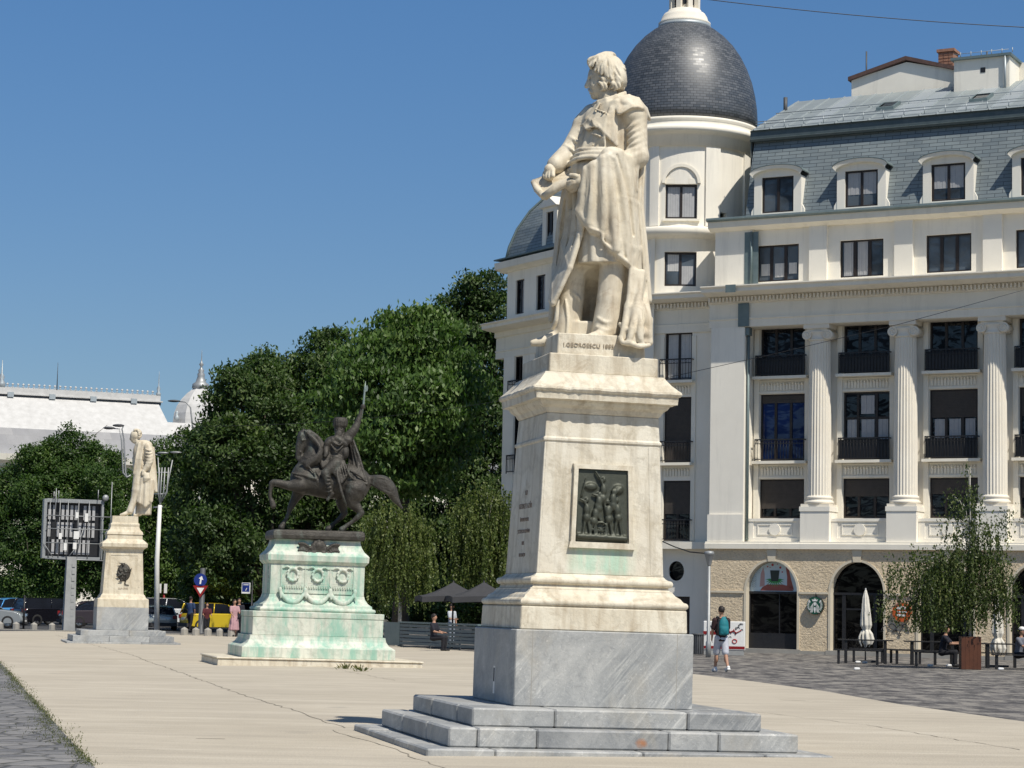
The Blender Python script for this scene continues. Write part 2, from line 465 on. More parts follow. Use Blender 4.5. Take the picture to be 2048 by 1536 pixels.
M['blind_pale'] = simple('pale_blind', (.42, .42, .42), (.36, .36, .37), .7, 5, .1)
M['curtain'] = simple('white_curtain', (.5, .5, .49), (.42, .42, .42), .8, 5, .1)
M['whitep'] = simple('white_paint', (.78, .77, .74), (.70, .69, .66), .5, 6, .05)
M['greenlogo'] = simple('dark_green_sign', (.012, .085, .05), (.01, .075, .045), .35, 6, .0)
M['orange'] = simple('orange_sign', (.55, .10, .02), (.5, .09, .02), .4, 6, 0)
M['lampgrey'] = simple('galvanised_steel', (.36, .37, .37), (.28, .29, .29), .5, 9, .1, metal=.4)
M['darkgrey'] = simple('dark_grey_metal', (.09, .095, .10), (.07, .072, .078), .55, 9, .1, metal=.2)
M['conc_col'] = simple('weathered_concrete_post', (.36, .365, .36), (.27, .275, .27), .85, 2.5, .3)
M['bark'] = simple('brown_bark', (.10, .08, .06), (.06, .05, .04), .9, 5, .5)
M['birch'] = simple('white_birch_bark', (.55, .53, .48), (.32, .30, .27), .8, 7, .3)
M['corten'] = simple('brown_planter_boards', (.11, .038, .016), (.07, .024, .012), .55, 3, .2)
M['tentgrey'] = simple('charcoal_canvas', (.05, .05, .054), (.04, .04, .043), .9, 3, .1)
M['canvas'] = simple('cream_canvas', (.70, .665, .58), (.60, .565, .49), .9, 4, .2)
M['fence_grey'] = simple('blue_grey_board', (.13, .165, .18), (.10, .13, .145), .6, 3, .1)
M['rubber'] = simple('rubber', (.015, .015, .015), (.02, .02, .02), .8, 9, .1)
M['rim'] = simple('alloy', (.45, .45, .46), (.35, .35, .36), .3, 9, 0, metal=.8)
M['chrome'] = simple('chrome', (.7, .7, .72), (.6, .6, .62), .15, 9, 0, metal=1.0)
M['skin'] = simple('skin', (.42, .24, .16), (.37, .20, .13), .6, 20, .05)
M['hair'] = simple('dark_hair', (.018, .013, .011), (.025, .018, .015), .6, 30, .2)
M['teal'] = simple('teal_fabric', (.012, .19, .22), (.01, .14, .17), .7, 12, .2)
M['shirt_dark'] = simple('dark_maroon_shirt', (.035, .016, .018), (.025, .012, .014), .8, 12, .2)
M['shorts'] = simple('pale_grey_cotton', (.52, .53, .58), (.46, .47, .52), .85, 8, .2)
M['shoe'] = simple('white_shoe', (.78, .77, .75), (.65, .64, .62), .6, 12, .1)
def paint(name, c, r=.25):
    t = NT(name); t.b.inputs['Coat Weight'].default_value = .6; t.b.inputs['Coat Roughness'].default_value = .08
    return t.out(t.mix(t.noise(4, 3, .5), c, tuple(x*.9 for x in c)), r, None, .2, .5)
M['led_red'] = NT('red_signal_lamp').out((.5, .02, .01), .4)
_b = M['led_red'].node_tree.nodes['Principled BSDF']; _b.inputs['Emission Color'].default_value = (1, .12, .04, 1); _b.inputs['Emission Strength'].default_value = 2.0

def leafmat(name, dark, light, yellow):
    t = NT(name)
    at = t.n('Attribute'); at.attribute_name = 'tint'
    col = t.ramp(at.outputs['Fac'], [(0, dark), (.6, light), (1, yellow)])
    t.out(col, .5, None, 0, .35)
    tr = t.n('BsdfTranslucent', {0: t.mix(1.0, col, (.9, 1.3, .35), 'MULTIPLY')})
    ms = t.n('MixShader', {0: .32, 1: t.b.outputs[0], 2: tr.outputs[0]})
    t.t.links.new(ms.outputs[0], t.t.nodes['Material Output'].inputs[0])
    return t.m
M['leaf_dark'] = leafmat('dark_leaves', (.03, .057, .015), (.07, .115, .03), (.13, .17, .05))
M['leaf_mid'] = leafmat('mid_leaves', (.03, .065, .014), (.07, .125, .026), (.12, .175, .04))
M['leaf_light'] = leafmat('light_leaves', (.038, .075, .016), (.08, .145, .03), (.14, .20, .055))
M['leaf_birch'] = leafmat('birch_leaves', (.04, .06, .018), (.09, .12, .036), (.17, .18, .06))
M['leaf_hang'] = leafmat('weeping_leaves', (.055, .08, .02), (.12, .155, .04), (.20, .22, .065))
M['grass'] = leafmat('dry_grass', (.06, .08, .02), (.12, .125, .04), (.26, .22, .09))

# ------------------------------------------------------------------ signed-distance sculpting (numpy) for carved and living figures
def _dot(a, b): return np.einsum('...i,...i->...', a, b)
class Sculpt:
    """P maps (px, py, depth offset) to local metres"""
    def __init__(s, S=None):
        s.S = S or (lambda *q: q); s.pr = []
    def q(s, p): return np.array(s.S(*p[:3]), dtype=np.float32)
    def add(s, fn, lo, hi, k=.03, op=1):
        s.pr.append((fn, np.array(lo), np.array(hi), k, op)); return s
    def cap(s, a, b, ra, rb=None, k=.03, op=1, flat=None):
        rb = ra if rb is None else rb
        A, B = s.q(a), s.q(b); d = B - A; L = float(d @ d) + 1e-9
        def fn(P):
            v = P - A; h = np.clip((v @ d) / L, 0, 1)
            w = v - h[..., None]*d
            if flat is not None: w = w / np.array(flat, dtype=np.float32)
            return np.sqrt(_dot(w, w)) - (ra + (rb-ra)*h)
        R = max(ra, rb) * (max(flat) if flat is not None else 1)
        return s.add(fn, np.minimum(A, B)-R, np.maximum(A, B)+R, k, op)
    def chain(s, pts, k=.02, op=1, sub=4):
        """pts: (px,py,dy,r): one smooth tapering strand through all points"""
        Q = np.array([[*s.q(p), p[3]] for p in pts], dtype=np.float32)
        if len(Q) > 2 and sub > 1:
            E = np.vstack([2*Q[0]-Q[1], Q, 2*Q[-1]-Q[-2]]); out = []
            for i in range(1, len(E)-2):
                for t in np.linspace(0, 1, sub, endpoint=False):
                    a, b, c, d = E[i-1:i+3]
                    out.append(.5*((2*b)+(c-a)*t+(2*a-5*b+4*c-d)*t*t+(3*b-a-3*c+d)*t**3))
            out.append(Q[-1]); Q = np.array(out, dtype=np.float32); Q[:, 3] = np.maximum(Q[:, 3], .004)
        def fn(P):
            D = None
            for a, b in zip(Q, Q[1:]):
                d = b[:3]-a[:3]; L = float(d @ d)+1e-9
                v = P-a[:3]; h = np.clip((v @ d)/L, 0, 1); w = v-h[..., None]*d
                x = np.sqrt(_dot(w, w))-(a[3]+(b[3]-a[3])*h)
                D = x if D is None else np.minimum(D, x)
            return D
        r = Q[:, 3].max()
        return s.add(fn, Q[:, :3].min(0)-r, Q[:, :3].max(0)+r, k, op)
    def ell(s, c, r, k=.03, op=1, ry=0.0, rz=0.0):
        C = s.q(c); r = np.array(r, dtype=np.float32)
        R = np.array((Matrix.Rotation(rz, 3, 'Z') @ Matrix.Rotation(ry, 3, 'Y')), dtype=np.float32)
        def fn(P):
            v = (P - C) @ R
            k0 = np.sqrt(_dot(v/r, v/r)); k1 = np.sqrt(_dot(v/(r*r), v/(r*r))) + 1e-6
            return k0*(k0-1)/k1
        m = r.max() if (ry or rz) else r
        return s.add(fn, C-m, C+m, k, op)
    def box(s, c, h, rd=.02, k=.02, op=1, ry=0.0, rz=0.0):
        C = s.q(c); h = np.array(h, dtype=np.float32)
        R = np.array((Matrix.Rotation(rz, 3, 'Z') @ Matrix.Rotation(ry, 3, 'Y')), dtype=np.float32)
        def fn(P):
            v = np.abs((P - C) @ R) - (h - rd)
            return np.sqrt((np.maximum(v, 0)**2).sum(-1)) + np.minimum(v.max(-1), 0) - rd
        m = float(np.linalg.norm(h))
        return s.add(fn, C-m, C+m, k, op)
    def tri(s, a, b, c, r=.02, k=.015, op=1):
        A, B, C_ = s.q(a), s.q(b), s.q(c)
        ba, cb, ac = B-A, C_-B, A-C_; nn = np.cross(ba, ac)
        e = lambda w, d: w - np.clip((w @ d)/(float(d@d)+1e-9), 0, 1)[..., None]*d
        n2 = float(nn@nn) + 1e-12
        def fn(P):
            pa, pb, pc = P-A, P-B, P-C_
            ins = (np.sign(pa @ np.cross(ba, nn)) + np.sign(pb @ np.cross(cb, nn)) + np.sign(pc @ np.cross(ac, nn))) < 2.0
            x, y, z = e(pa, ba), e(pb, cb), e(pc, ac)
            dd = np.minimum(np.minimum(_dot(x, x), _dot(y, y)), _dot(z, z))
            pl = (pa @ nn)**2 / n2
            return np.sqrt(np.where(ins, dd, pl)) - r
        return s.add(fn, np.minimum(np.minimum(A, B), C_)-r, np.maximum(np.maximum(A, B), C_)+r, k, op)
    def quadstrip(s, top, bot, r=.02, k=.015):
        for i in range(len(top)-1):
            s.tri(top[i], top[i+1], bot[i], r, k); s.tri(top[i+1], bot[i+1], bot[i], r, k)
        return s
    def loft(s, lv, k=.03, op=1, nf=0, amp=0.0, tw=0.0):
        """lv: (px,py,dy,rx,ry) ordered; elliptical sections with optional folds"""
        Q = np.array([[*s.q(l), l[3], l[4]] for l in lv]); Q = Q[np.argsort(Q[:, 2])]
        zs = Q[:, 2]
        def fn(P):
            z = P[..., 2]
            cx = np.interp(z, zs, Q[:, 0]); cy = np.interp(z, zs, Q[:, 1]); rx = np.interp(z, zs, Q[:, 3]); ry = np.interp(z, zs, Q[:, 4])
            x = (P[..., 0]-cx)/rx; y = (P[..., 1]-cy)/ry
            rr = np.sqrt(x*x+y*y)
            if nf:
                a = np.arctan2(y, x); rr = rr/(1+amp*np.sin(nf*a+tw*z)+.5*amp*np.sin((nf*1.7)*a+1.3-tw*.7*z))
            d = (rr-1)*np.minimum(rx, ry)
            return np.maximum(d, np.maximum(zs[0]-z, z-zs[-1]))
        m = 1+2*amp
        lo = np.array([(Q[:, 0]-Q[:, 3]*m).min(), (Q[:, 1]-Q[:, 4]*m).min(), zs[0]]); hi = np.array([(Q[:, 0]+Q[:, 3]*m).max(), (Q[:, 1]+Q[:, 4]*m).max(), zs[-1]])
        return s.add(fn, lo, hi, k, op)
    def mesh(s, name, res, mats, parent=None, relax=1, wob=0.0):
        lo = np.min([p[1] for p in s.pr if p[4] > 0], axis=0) - 3*res
        hi = np.max([p[2] for p in s.pr if p[4] > 0], axis=0) + 3*res
        n = np.ceil((hi-lo)/res).astype(int) + 1
        F = np.full(n, .5, dtype=np.float32)
        ax = [(lo[i] + res*np.arange(n[i])).astype(np.float32) for i in range(3)]
        for fn, a, b, k, op in s.pr:
            mg = k + 3*res
            i0 = np.maximum(np.floor((a-mg-lo)/res).astype(int), 0); i1 = np.minimum(np.ceil((b+mg-lo)/res).astype(int)+1, n)
            if (i1 <= i0).any(): continue
            X, Y, Z = np.meshgrid(ax[0][i0[0]:i1[0]], ax[1][i0[1]:i1[1]], ax[2][i0[2]:i1[2]], indexing='ij')
            P = np.stack([X, Y, Z], -1)
            d = fn(P).astype(np.float32)
            sl_ = tuple(slice(i0[i], i1[i]) for i in range(3))
            f = F[sl_]
            if op > 0:
                h = np.maximum(k-np.abs(f-d), 0)/k if k > 0 else 0
                F[sl_] = np.minimum(f, d) - h*h*k*.25
            else:
                d = -d
                h = np.maximum(k-np.abs(f-d), 0)/k
                F[sl_] = np.maximum(f, d) + h*h*k*.25
        if wob:
            X, Y, Z = np.meshgrid(*ax, indexing='ij')
            F += wob*(np.sin(X*23+2*np.sin(Z*9))*np.sin(Z*17+Y*11)+.6*np.sin(X*41+Z*13)*np.sin(Y*37))
        V, Q = nets(F, lo, res)
        for _ in range(relax): V = smooth_q(V, Q, .4)
        me = np_mesh(name, V, Q, True)
        return link_mesh(name, me, mats, parent)
def smooth_q(V, Q, t):
    A = np.zeros_like(V); c = np.zeros(len(V), dtype=np.float32)
    for i in range(4):
        a, b = Q[:, i], Q[:, (i+1) % 4]
        for ch in range(3):
            A[:, ch] += np.bincount(a, V[b, ch], len(V)) + np.bincount(b, V[a, ch], len(V))
        c += np.bincount(a, minlength=len(V)) + np.bincount(b, minlength=len(V))
    return V + t*(A/np.maximum(c, 1)[:, None] - V)
def nets(F, lo, res):
    S = F < 0
    nx, ny, nz = F.shape
    cnt = np.zeros((nx-1, ny-1, nz-1), dtype=np.float32); acc = np.zeros((nx-1, ny-1, nz-1, 3), dtype=np.float32)
    for ax_ in range(3):
        o = [a for a in range(3) if a != ax_]
        a0 = [slice(None)]*3; a1 = [slice(None)]*3
        a0[ax_] = slice(0, -1); a1[ax_] = slice(1, None)
        f0, f1 = F[tuple(a0)], F[tuple(a1)]
        cr = (f0 < 0) != (f1 < 0)
        t = np.where(cr, f0/(f0-f1+1e-12), 0)
        for d1 in (0, 1):
            for d2 in (0, 1):
                sl_ = [None]*3
                sl_[ax_] = slice(0, F.shape[ax_]-1)
                sl_[o[0]] = slice(d1, F.shape[o[0]]-1+d1); sl_[o[1]] = slice(d2, F.shape[o[1]]-1+d2)
                c = cr[tuple(sl_)]; tt = t[tuple(sl_)]
                cnt += c
                acc[..., ax_] += np.where(c, tt, 0)
                acc[..., o[0]] += c*d1; acc[..., o[1]] += c*d2
    ids = np.argwhere(cnt > 0)
    idx = np.full(cnt.shape, -1, dtype=np.int64); idx[tuple(ids.T)] = np.arange(len(ids))
    V = (ids + acc[tuple(ids.T)]/cnt[tuple(ids.T)][:, None])*res + lo
    quads = []
    for ax_ in range(3):
        o = [(ax_+1) % 3, (ax_+2) % 3]
        a0 = [slice(1, -1)]*3; a1 = [slice(1, -1)]*3
        a0[ax_] = slice(0, -1); a1[ax_] = slice(1, None)
        s0, s1 = S[tuple(a0)], S[tuple(a1)]
        c = np.argwhere(s0 != s1); fl = s0[tuple(c.T)]
        off = np.ones(3, dtype=int); off[ax_] = 0
        c = c + off
        def cell(d0, d1):
            e = c.copy(); e[:, o[0]] -= d0; e[:, o[1]] -= d1
            return idx[tuple(e.T)]
        q = np.stack([cell(1, 1), cell(0, 1), cell(0, 0), cell(1, 0)], 1)
        q[~fl] = q[~fl][:, ::-1]
        quads.append(q)
    Q = np.concatenate(quads); Q = Q[(Q >= 0).all(1)]
    return V.astype(np.float32), Q

def text_part(s, size, mat, parent, name, loc, rot, depth=.006, align='CENTER', sp=1.0):
    cu = bpy.data.curves.new(name, 'FONT')
    cu.body = s; cu.size = size; cu.extrude = depth; cu.align_x = align; cu.align_y = 'CENTER'; cu.space_character = sp
    t = bpy.data.objects.new(name, cu); COL.objects.link(t)
    bpy.context.view_layer.update()
    me = bpy.data.meshes.new_from_object(t.evaluated_get(bpy.context.evaluated_depsgraph_get()))
    bpy.data.objects.remove(t)
    o = link_mesh(name, me, mat, parent)
    o.location = loc; o.rotation_euler = rot
    return o
rng = np.random.default_rng(7)
random.seed(5)

# ------------------------------------------------------------------ ground
def sheet(name, poly, z, mat, sub=None):
    me = bpy.data.meshes.new(name)
    me.from_pydata([(x, y, z) for x, y in poly], [], [list(range(len(poly)))])
    o = link_mesh(name, me, mat)
    return tag(o, kind='structure')
sheet('ground', [(-900, -60), (900, -60), (900, 1600), (-900, 1600)], -.03, M['earth'])
EDGE = [tuple(gnd(x, y).xy) for x, y in ((2048, 1443), (1797, 1408), (1642, 1381), (1500, 1362), (1387, 1348))]
FAR = [tuple(gnd(x, y).xy) for x, y in ((945, 1303), (790, 1292), (470, 1273), (100, 1262))]
e0 = Vector(EDGE[0]); e1 = Vector(EDGE[1]); dR = (e0-e1).normalized()
nearR = e0 + dR*40
L0 = gnd(0, 1325).xy; L1 = gnd(190, 1536).xy; dL = (L1-L0).normalized()
leftN = L1 + dL*26; leftF = L0 - dL*46
sheet('plaza', [tuple(leftF), tuple(leftN), (nearR.x, nearR.y)] + EDGE + FAR, 0.0, M['concrete'])
sheet('brick_pavement', [(nearR.x, nearR.y), (60, nearR.y), (60, 120), (-14, 120), (-7, 91)] + FAR[1::-1] + EDGE[::-1], -.006, M['pavers'])
sheet('stone_pavement', [tuple(leftN), tuple(leftF), (leftF.x-40, leftF.y), (leftN.x-40, leftN.y)], .006, M['setts'])
sheet('road', [(-120, 103.5), (-7, 97), (-14, 120), (60, 120), (60, 190), (-160, 190)], -.018, M['asphalt'])
# kerb along the far edge of the plaza
kb = MB()
far = [Vector((*q, 0)) for q in FAR[1:]] + [Vector((FAR[-1][0]-22, FAR[-1][1]+4, 0))]
for a, b in zip(far, far[1:]):
    d = (b-a).normalized(); nn = Vector((-d.y, d.x, 0))
    nn = nn if nn.y > 0 else -nn
    q = [a, b, b+nn*.35, a+nn*.35]
    i = [kb.p(v) for v in q] + [kb.p(v+Vector((0, 0, .05))) for v in q]
    for f in ((4,5,6,7),(0,1,5,4),(1,2,6,5),(2,3,7,6),(3,0,4,7)): kb.idx([i[j] for j in f])
tag(kb.build('kerb', M['kerb']), kind='structure')
# cracks in the slab
ck = MB()
def crack(pts, w=.02, jit=.05):
    P = [gnd(*q) for q in pts]; out = []
    for a, b in zip(P, P[1:]):
        n = max(2, int((b-a).length/.35))
        for k in range(n): out.append(a.lerp(b, k/n)+Vector((random.uniform(-jit, jit), random.uniform(-jit, jit), 0)))
    out.append(P[-1])
    for a, b in zip(out, out[1:]):
        d = (b-a).normalized(); s = Vector((-d.y, d.x, 0))*w*random.uniform(.35, .8)
        ck.face([(a-s)+Vector((0,0,.004)), (b-s)+Vector((0,0,.004)), (b+s)+Vector((0,0,.004)), (a+s)+Vector((0,0,.004))])
crack([(110, 1270), (260, 1309), (340, 1338), (480, 1388), (600, 1425), (690, 1456)], .018)
crack([(665, 1460), (760, 1490), (900, 1540)], .012)
crack([(640, 1333), (790, 1361)], .012); crack([(180, 1494), (400, 1506)], .006); crack([(1500, 1423), (1730, 1450), (2040, 1500)], .012)
crack([(90, 1390), (290, 1391)], .008); crack([(1560, 1400), (1660, 1404)], .03, .02); crack([(395, 1477), (450, 1478)], .03, .02); crack([(205, 1320), (235, 1321)], .05, .02)
tag(ck.build('plaza_cracks', M['crack']), kind='structure')

# ------------------------------------------------------------------ the large white building
F0 = Vector((9.22, 85, 0))
ROOT_B = empty('apartment_building', F0, label='large white classical building with fluted columns, slate mansard roof and dark corner dome', cat='building')
class Fr:
    def __init__(s, O, u, flip=1, root=None):
        s.R0 = F0 if root is None else root
        s.O = O.copy(); s.u = u.normalized(); s.n = Vector((s.u.y, -s.u.x, 0))*flip
    def __call__(s, q): return s.O + s.u*q[0] + s.n*q[1] + Vector((0, 0, q[2])) - s.R0
    def at(s, px, py, w):
        p = onplane(px, py, s.O + s.n*w, s.n)
        return (p-s.O).dot(s.u), p.z
ang = atan2(-5, 9.45)
R = Fr(F0, Vector((cos(ang), sin(ang), 0)))
NB = 6                                            # bays of the right wing
BU = [1.02+3.42*k for k in range(NB)]
CU = [2.73+3.42*k for k in range(NB)]
UEND = BU[-1]+3.0
def wall(mb, u0, u1, z0, z1, w, holes, depth):
    """front skin with rectangular holes and their reveals; holes (a0,a1,c0,c1)"""
    us = sorted({u0, u1, *[h[0] for h in holes], *[h[1] for h in holes]}); zs = sorted({z0, z1, *[h[2] for h in holes], *[h[3] for h in holes]})
    for a, b in zip(us, us[1:]):
        for c, d in zip(zs, zs[1:]):
            m = ((a+b)/2, (c+d)/2)
            if any(h[0] < m[0] < h[1] and h[2] < m[1] < h[3] for h in holes): continue
            mb.face([(a, w, c), (b, w, c), (b, w, d), (a, w, d)])
    for a, b, c, d in holes:
        v = w-depth
        mb.face([(a, w, c), (a, v, c), (a, v, d), (a, w, d)]); mb.face([(b, w, c), (b, v, c), (b, v, d), (b, w, d)])
        mb.face([(a, w, d), (b, w, d), (b, v, d), (a, v, d)]); mb.face([(a, w, c), (b, w, c), (b, v, c), (a, v, c)])
def window(F, a0, a1, z0, z1, w, cols, parent, pane='glass', rows=(), lower=None, blind=None, cover=0.0, fw=.07, mull=.05, curtain=None):
    """w = plane of the glass; frame stands in front of it"""
    m = MB(F)
    m.box(a0, a0+fw, w, w+.07, z0, z1); m.box(a1-fw, a1, w, w+.07, z0, z1)
    m.box(a0+fw, a1-fw, w, w+.068, z0, z0+fw); m.box(a0+fw, a1-fw, w, w+.068, z1-fw, z1)
    for c in cols:
        x = a0+(a1-a0)*c; m.box(x-mull, x+mull, w, w+.06, z0+fw, z1-fw)
    for r in rows:
        z = z0+(z1-z0)*r; m.box(a0+fw, a1-fw, w, w+.052, z-.04, z+.04)
    o = m.build('window', M['frame'], parent)
    g = MB(F); g.box(a0+.01, a1-.01, w-.02, w+.012, z0+.01, z1-.01)
    g.build('pane', M[pane], o)
    if blind:
        b = MB(F); zb = z1-(z1-z0)*cover
        n = max(2, int((z1-fw-zb)/.055))
        for i in range(n):
            c = zb+(z1-fw-zb)*i/n
            b.box(a0+fw+.005, a1-fw-.005, w+.062, w+.085, c, c+(z1-fw-zb)/n-.012)
        b.box(a0+fw+.005, a1-fw-.005, w+.055, w+.066, zb, z1-fw)
        b.build('roller_shutter', M[blind], o)
    if curtain:
        for (x0, x1, y0, y1, mt) in curtain:
            b = MB(F)
            A0 = a0+fw+(a1-a0-2*fw)*x0; A1 = a0+fw+(a1-a0-2*fw)*x1
            n = 5
            for i in range(n):
                xx0 = A0+(A1-A0)*i/n; xx1 = A0+(A1-A0)*(i+1)/n
                b.box(xx0, xx1-.004, w+.014, w+.02+.008*(i % 2), z0+(z1-z0)*y0, z0+(z1-z0)*y1)
            b.build('blind', M[mt], o)
    return o
def railing(F, a0, a1, w0, w1, z0, h, parent, solid=False):
    m = MB(F)
    m.box(a0, a1, w1-.04, w1, z0+h-.05, z0+h); m.box(a0, a1, w1-.03, w1-.005, z0+.04, z0+.075); m.box(a0, a1, w1-.03, w1-.005, z0+h-.2, z0+h-.17)
    for a in (a0, a1-.03): m.box(a, a+.03, w0, w1-.041, z0+h-.048, z0+h-.004); m.box(a+.002, a+.028, w1-.039, w1-.003, z0-.02, z0+h-.052)
    n = int((a1-a0)/.12)
    for i in range(1, n):
        x = a0+(a1-a0)*i/n
        m.tube([(x, w1-.018, z0+.07), (x, w1-.018, z0+h-.05)], .010, 4)
        if i % 2: m.tube([(x+(a1-a0)/n*.5*cos(t), w1-.018, z0+h-.11+.05*sin(t)) for t in np.linspace(0, 2*pi, 7)], .008, 3)
    if solid: m.box(a0+.03, a1-.03, w1-.08, w1-.05, z0+.03, z0+h-.08)
    return m.build('balcony_railing', M['black'], parent)

# --- ground storey: rough stucco with arches
ROW = 1.05; SPR = 2.32; ARY = 1.2
def arch_wall(F, name, u0, u1, centers, hw, spr, ry, ztop, w, depth, mat, parent, sill=.12):
    m = MB(F); cuts = sorted(centers); x = u0
    N = 20
    for c in cuts:
        m.face([(x, w, 0), (c-hw, w, 0), (c-hw, w, spr), (x, w, spr)])
        arc = [(c-hw*cos(pi*i/N), spr+ry*sin(pi*i/N)) for i in range(N+1)]
        for (p, q) in zip(arc, arc[1:]):
            m.face([(p[0], w, p[1]), (q[0], w, q[1]), (q[0], w, ztop), (p[0], w, ztop)])
            m.face([(p[0], w, p[1]), (q[0], w, q[1]), (q[0], w-depth, q[1]), (p[0], w-depth, p[1])])
        m.face([(c-hw, w, 0), (c-hw, w-depth, 0), (c-hw, w-depth, spr), (c-hw, w, spr)])
        m.face([(c+hw, w, 0), (c+hw, w-depth, 0), (c+hw, w-depth, spr), (c+hw, w, spr)])
        m.face([(x, w, spr), (c-hw, w, spr), (c-hw, w, ztop), (x, w, ztop)])
        x = c+hw
    m.face([(x, w, 0), (u1, w, 0), (u1, w, ztop), (x, w, ztop)])
    m.face([(u0, w, 0), (u0, w-1.2, 0), (u0, w-1.2, ztop), (u0, w, ztop)])
    return m.build(name, mat, parent)
arch_wall(R, 'ground_floor_wall', -1.62, UEND, BU, ROW, SPR, ARY, 3.97, 0.0, .42, M['stucco'], ROOT_B)
for k, c in enumerate(BU):
    m = MB(R); N = 20                                # smooth surround of each arch
    inner = [(c-(ROW-.012)*cos(pi*i/N), SPR+(ARY-.012)*sin(pi*i/N)) for i in range(N+1)]
    outer = [(c-(ROW+.08)*cos(pi*i/N), SPR+(ARY+.075)*sin(pi*i/N)) for i in range(N+1)]
    inner = [(c-ROW+.012, 0.0)] + inner + [(c+ROW-.012, 0.0)]; outer = [(c-ROW-.08, 0.0)] + outer + [(c+ROW+.08, 0.0)]
    for i in range(len(inner)-1):
        (a, b), (a2, b2) = inner[i], inner[i+1]; (p, q), (p2, q2) = outer[i], outer[i+1]
        m.face([(a, .03, b), (a2, .03, b2), (p2, .03, q2), (p, .03, q)]); m.face([(p, .03, q), (p2, .03, q2), (p2, 0, q2), (p, 0, q)])
        m.face([(a, .03, b), (a2, .03, b2), (a2, -.4, b2), (a, -.4, b)])
    m.build('arch_surround', M['archstone'], ROOT_B)
    m = MB(R); m.prism([(c-.14, SPR+ARY-.03), (c+.14, SPR+ARY-.03), (c+.2, 3.95), (c-.2, 3.95)], .06, .004)
    m.build('keystone', M['archstone'], ROOT_B)
m = MB(R); xs = [-1.64]+sum([[c-ROW-.09, c+ROW+.09] for c in BU], [])+[UEND]
for i in range(0, len(xs), 2): m = MB(R); m.box(xs[i], xs[i+1], .004, .06, SPR-.05, SPR+.03); m.build('impost_band', M['archstone'], ROOT_B)
m = MB(R)
for i in range(0, len(xs), 2): m.box(xs[i]-.01, xs[i+1]+.01, .003, .1, -.02, .12)
for c in BU: m.box(c-ROW-.15, c+ROW+.15, -.4, .12, -.02, .16)
m.build('doorstep', M['kerb'], ROOT_B)
# shop fronts in the arches
for k, c in enumerate(BU):
    gz = -.36
    m = MB(R); N = 20
    poly = [(c-ROW, .16), (c+ROW, .16), (c+ROW, SPR)] + [(c+ROW*cos(pi*i/N), SPR+ARY*sin(pi*i/N)) for i in range(1, N)] + [(c-ROW, SPR)]
    m.prism(poly, gz-.03, gz, caps=True)
    g = m.build('shop_glazing', M['glass_shop'], ROOT_B)
    m = MB(R)
    m.box(c-ROW, c+ROW, gz, gz+.08, SPR-.06, SPR+.03)
    m.box(c-ROW, c+ROW, gz, gz+.07, .16, .20 if k else .75)
    m.box(c-ROW, c-ROW+.06, gz, gz+.06, .2, SPR-.06); m.box(c+ROW-.06, c+ROW, gz, gz+.06, .2, SPR-.06)
    if k != 0:
        for x in (-.62, .62): m.box(c+x-.07, c+x+.07, gz, gz+.065, .2, SPR-.06)
        m.box(c-.55, c+.55, gz, gz+.05, 1.7, 1.76)
    else: m.box(c+.18, c+.22, gz, gz+.04, .75, SPR-.06)
    m.build('shop_frame', M['black'], g)
# the painted half-round window over the first shop
c = BU[0]
def flat(F, name, polys, w0, w1, mat, parent):
    m = MB(F)
    for p in polys: m.prism(p, w0, w1)
    return m.build(name, mat, parent)
def circ(cx, cz, rx, rz=None, n=20, a0=0, a1=2*pi): 
    rz = rz or rx
    return [(cx+rx*cos(a0+(a1-a0)*i/n), cz+rz*sin(a0+(a1-a0)*i/n)) for i in range(n if a1-a0 > 6 else n+1)]
M['art_bg'] = simple('pale_blue_film', (.62, .72, .74), (.52, .62, .66), .4, 3, 0)
M['art_brown'] = simple('brown_film', (.36, .10, .07), (.30, .085, .065), .5, 3, 0)
M['art_pink'] = simple('pink_film', (.52, .32, .30), (.48, .30, .28), .5, 3, 0)
M['art_green'] = simple('green_film', (.07, .34, .09), (.06, .27, .08), .5, 3, 0)
M['art_cup'] = simple('dark_cup_film', (.035, .05, .035), (.03, .04, .03), .5, 3, 0)
M['art_red'] = simple('red_film', (.42, .05, .05), (.38, .04, .04), .5, 3, 0)
lun = flat(R, 'painted_lunette', [[(c-ROW+.03, SPR+.03), (c+ROW-.03, SPR+.03)] + [(c+(ROW-.03)*cos(a), SPR+.03+(ARY-.06)*sin(a)) for a in np.linspace(.08, pi-.08, 20)]], -.357, -.335, M['art_bg'], ROOT_B)
flat(R, 'hand_motif', [[(c-.62+.2*t0, SPR+.05+.0*t0) if 0 else q for q in poly] for t0, poly in ((0, [(c-.6, SPR+.06), (c+.75, SPR+.06), (c+.7, SPR+.22), (c+.3, SPR+.3), (c-.3, SPR+.3), (c-.5, SPR+.2)]), (0, [(c+.5, SPR+.25), (c+.78, SPR+.1), (c+.66, SPR+.5), (c+.58, SPR+.85), (c+.44, SPR+.98), (c+.5, SPR+.6)]))], -.334, -.325, M['art_brown'], lun)
flat(R, 'arm_motif', [[(c-.62, SPR+.2), (c-.42, SPR+.24), (c-.42, SPR+.7), (c-.48, SPR+.95), (c-.58, SPR+.7)]], -.334, -.327, M['art_pink'], lun)
flat(R, 'cup_motif', [[(c-.14, SPR+.42), (c+.14, SPR+.42), (c+.19, SPR+.84), (c-.19, SPR+.84)]], -.322, -.312, M['art_cup'], lun)
lf = []
for i in range(11):
    a = pi*(1.02+.96*i/10); x, z = c+.2*cos(a), SPR+.5+.12*sin(a)
    lf.append([(x-.03*sin(a), z+.03*cos(a)), (x+.2*cos(a), z+.2*sin(a)), (x+.03*sin(a), z-.03*cos(a)), (x-.1*cos(a), z-.1*sin(a))])
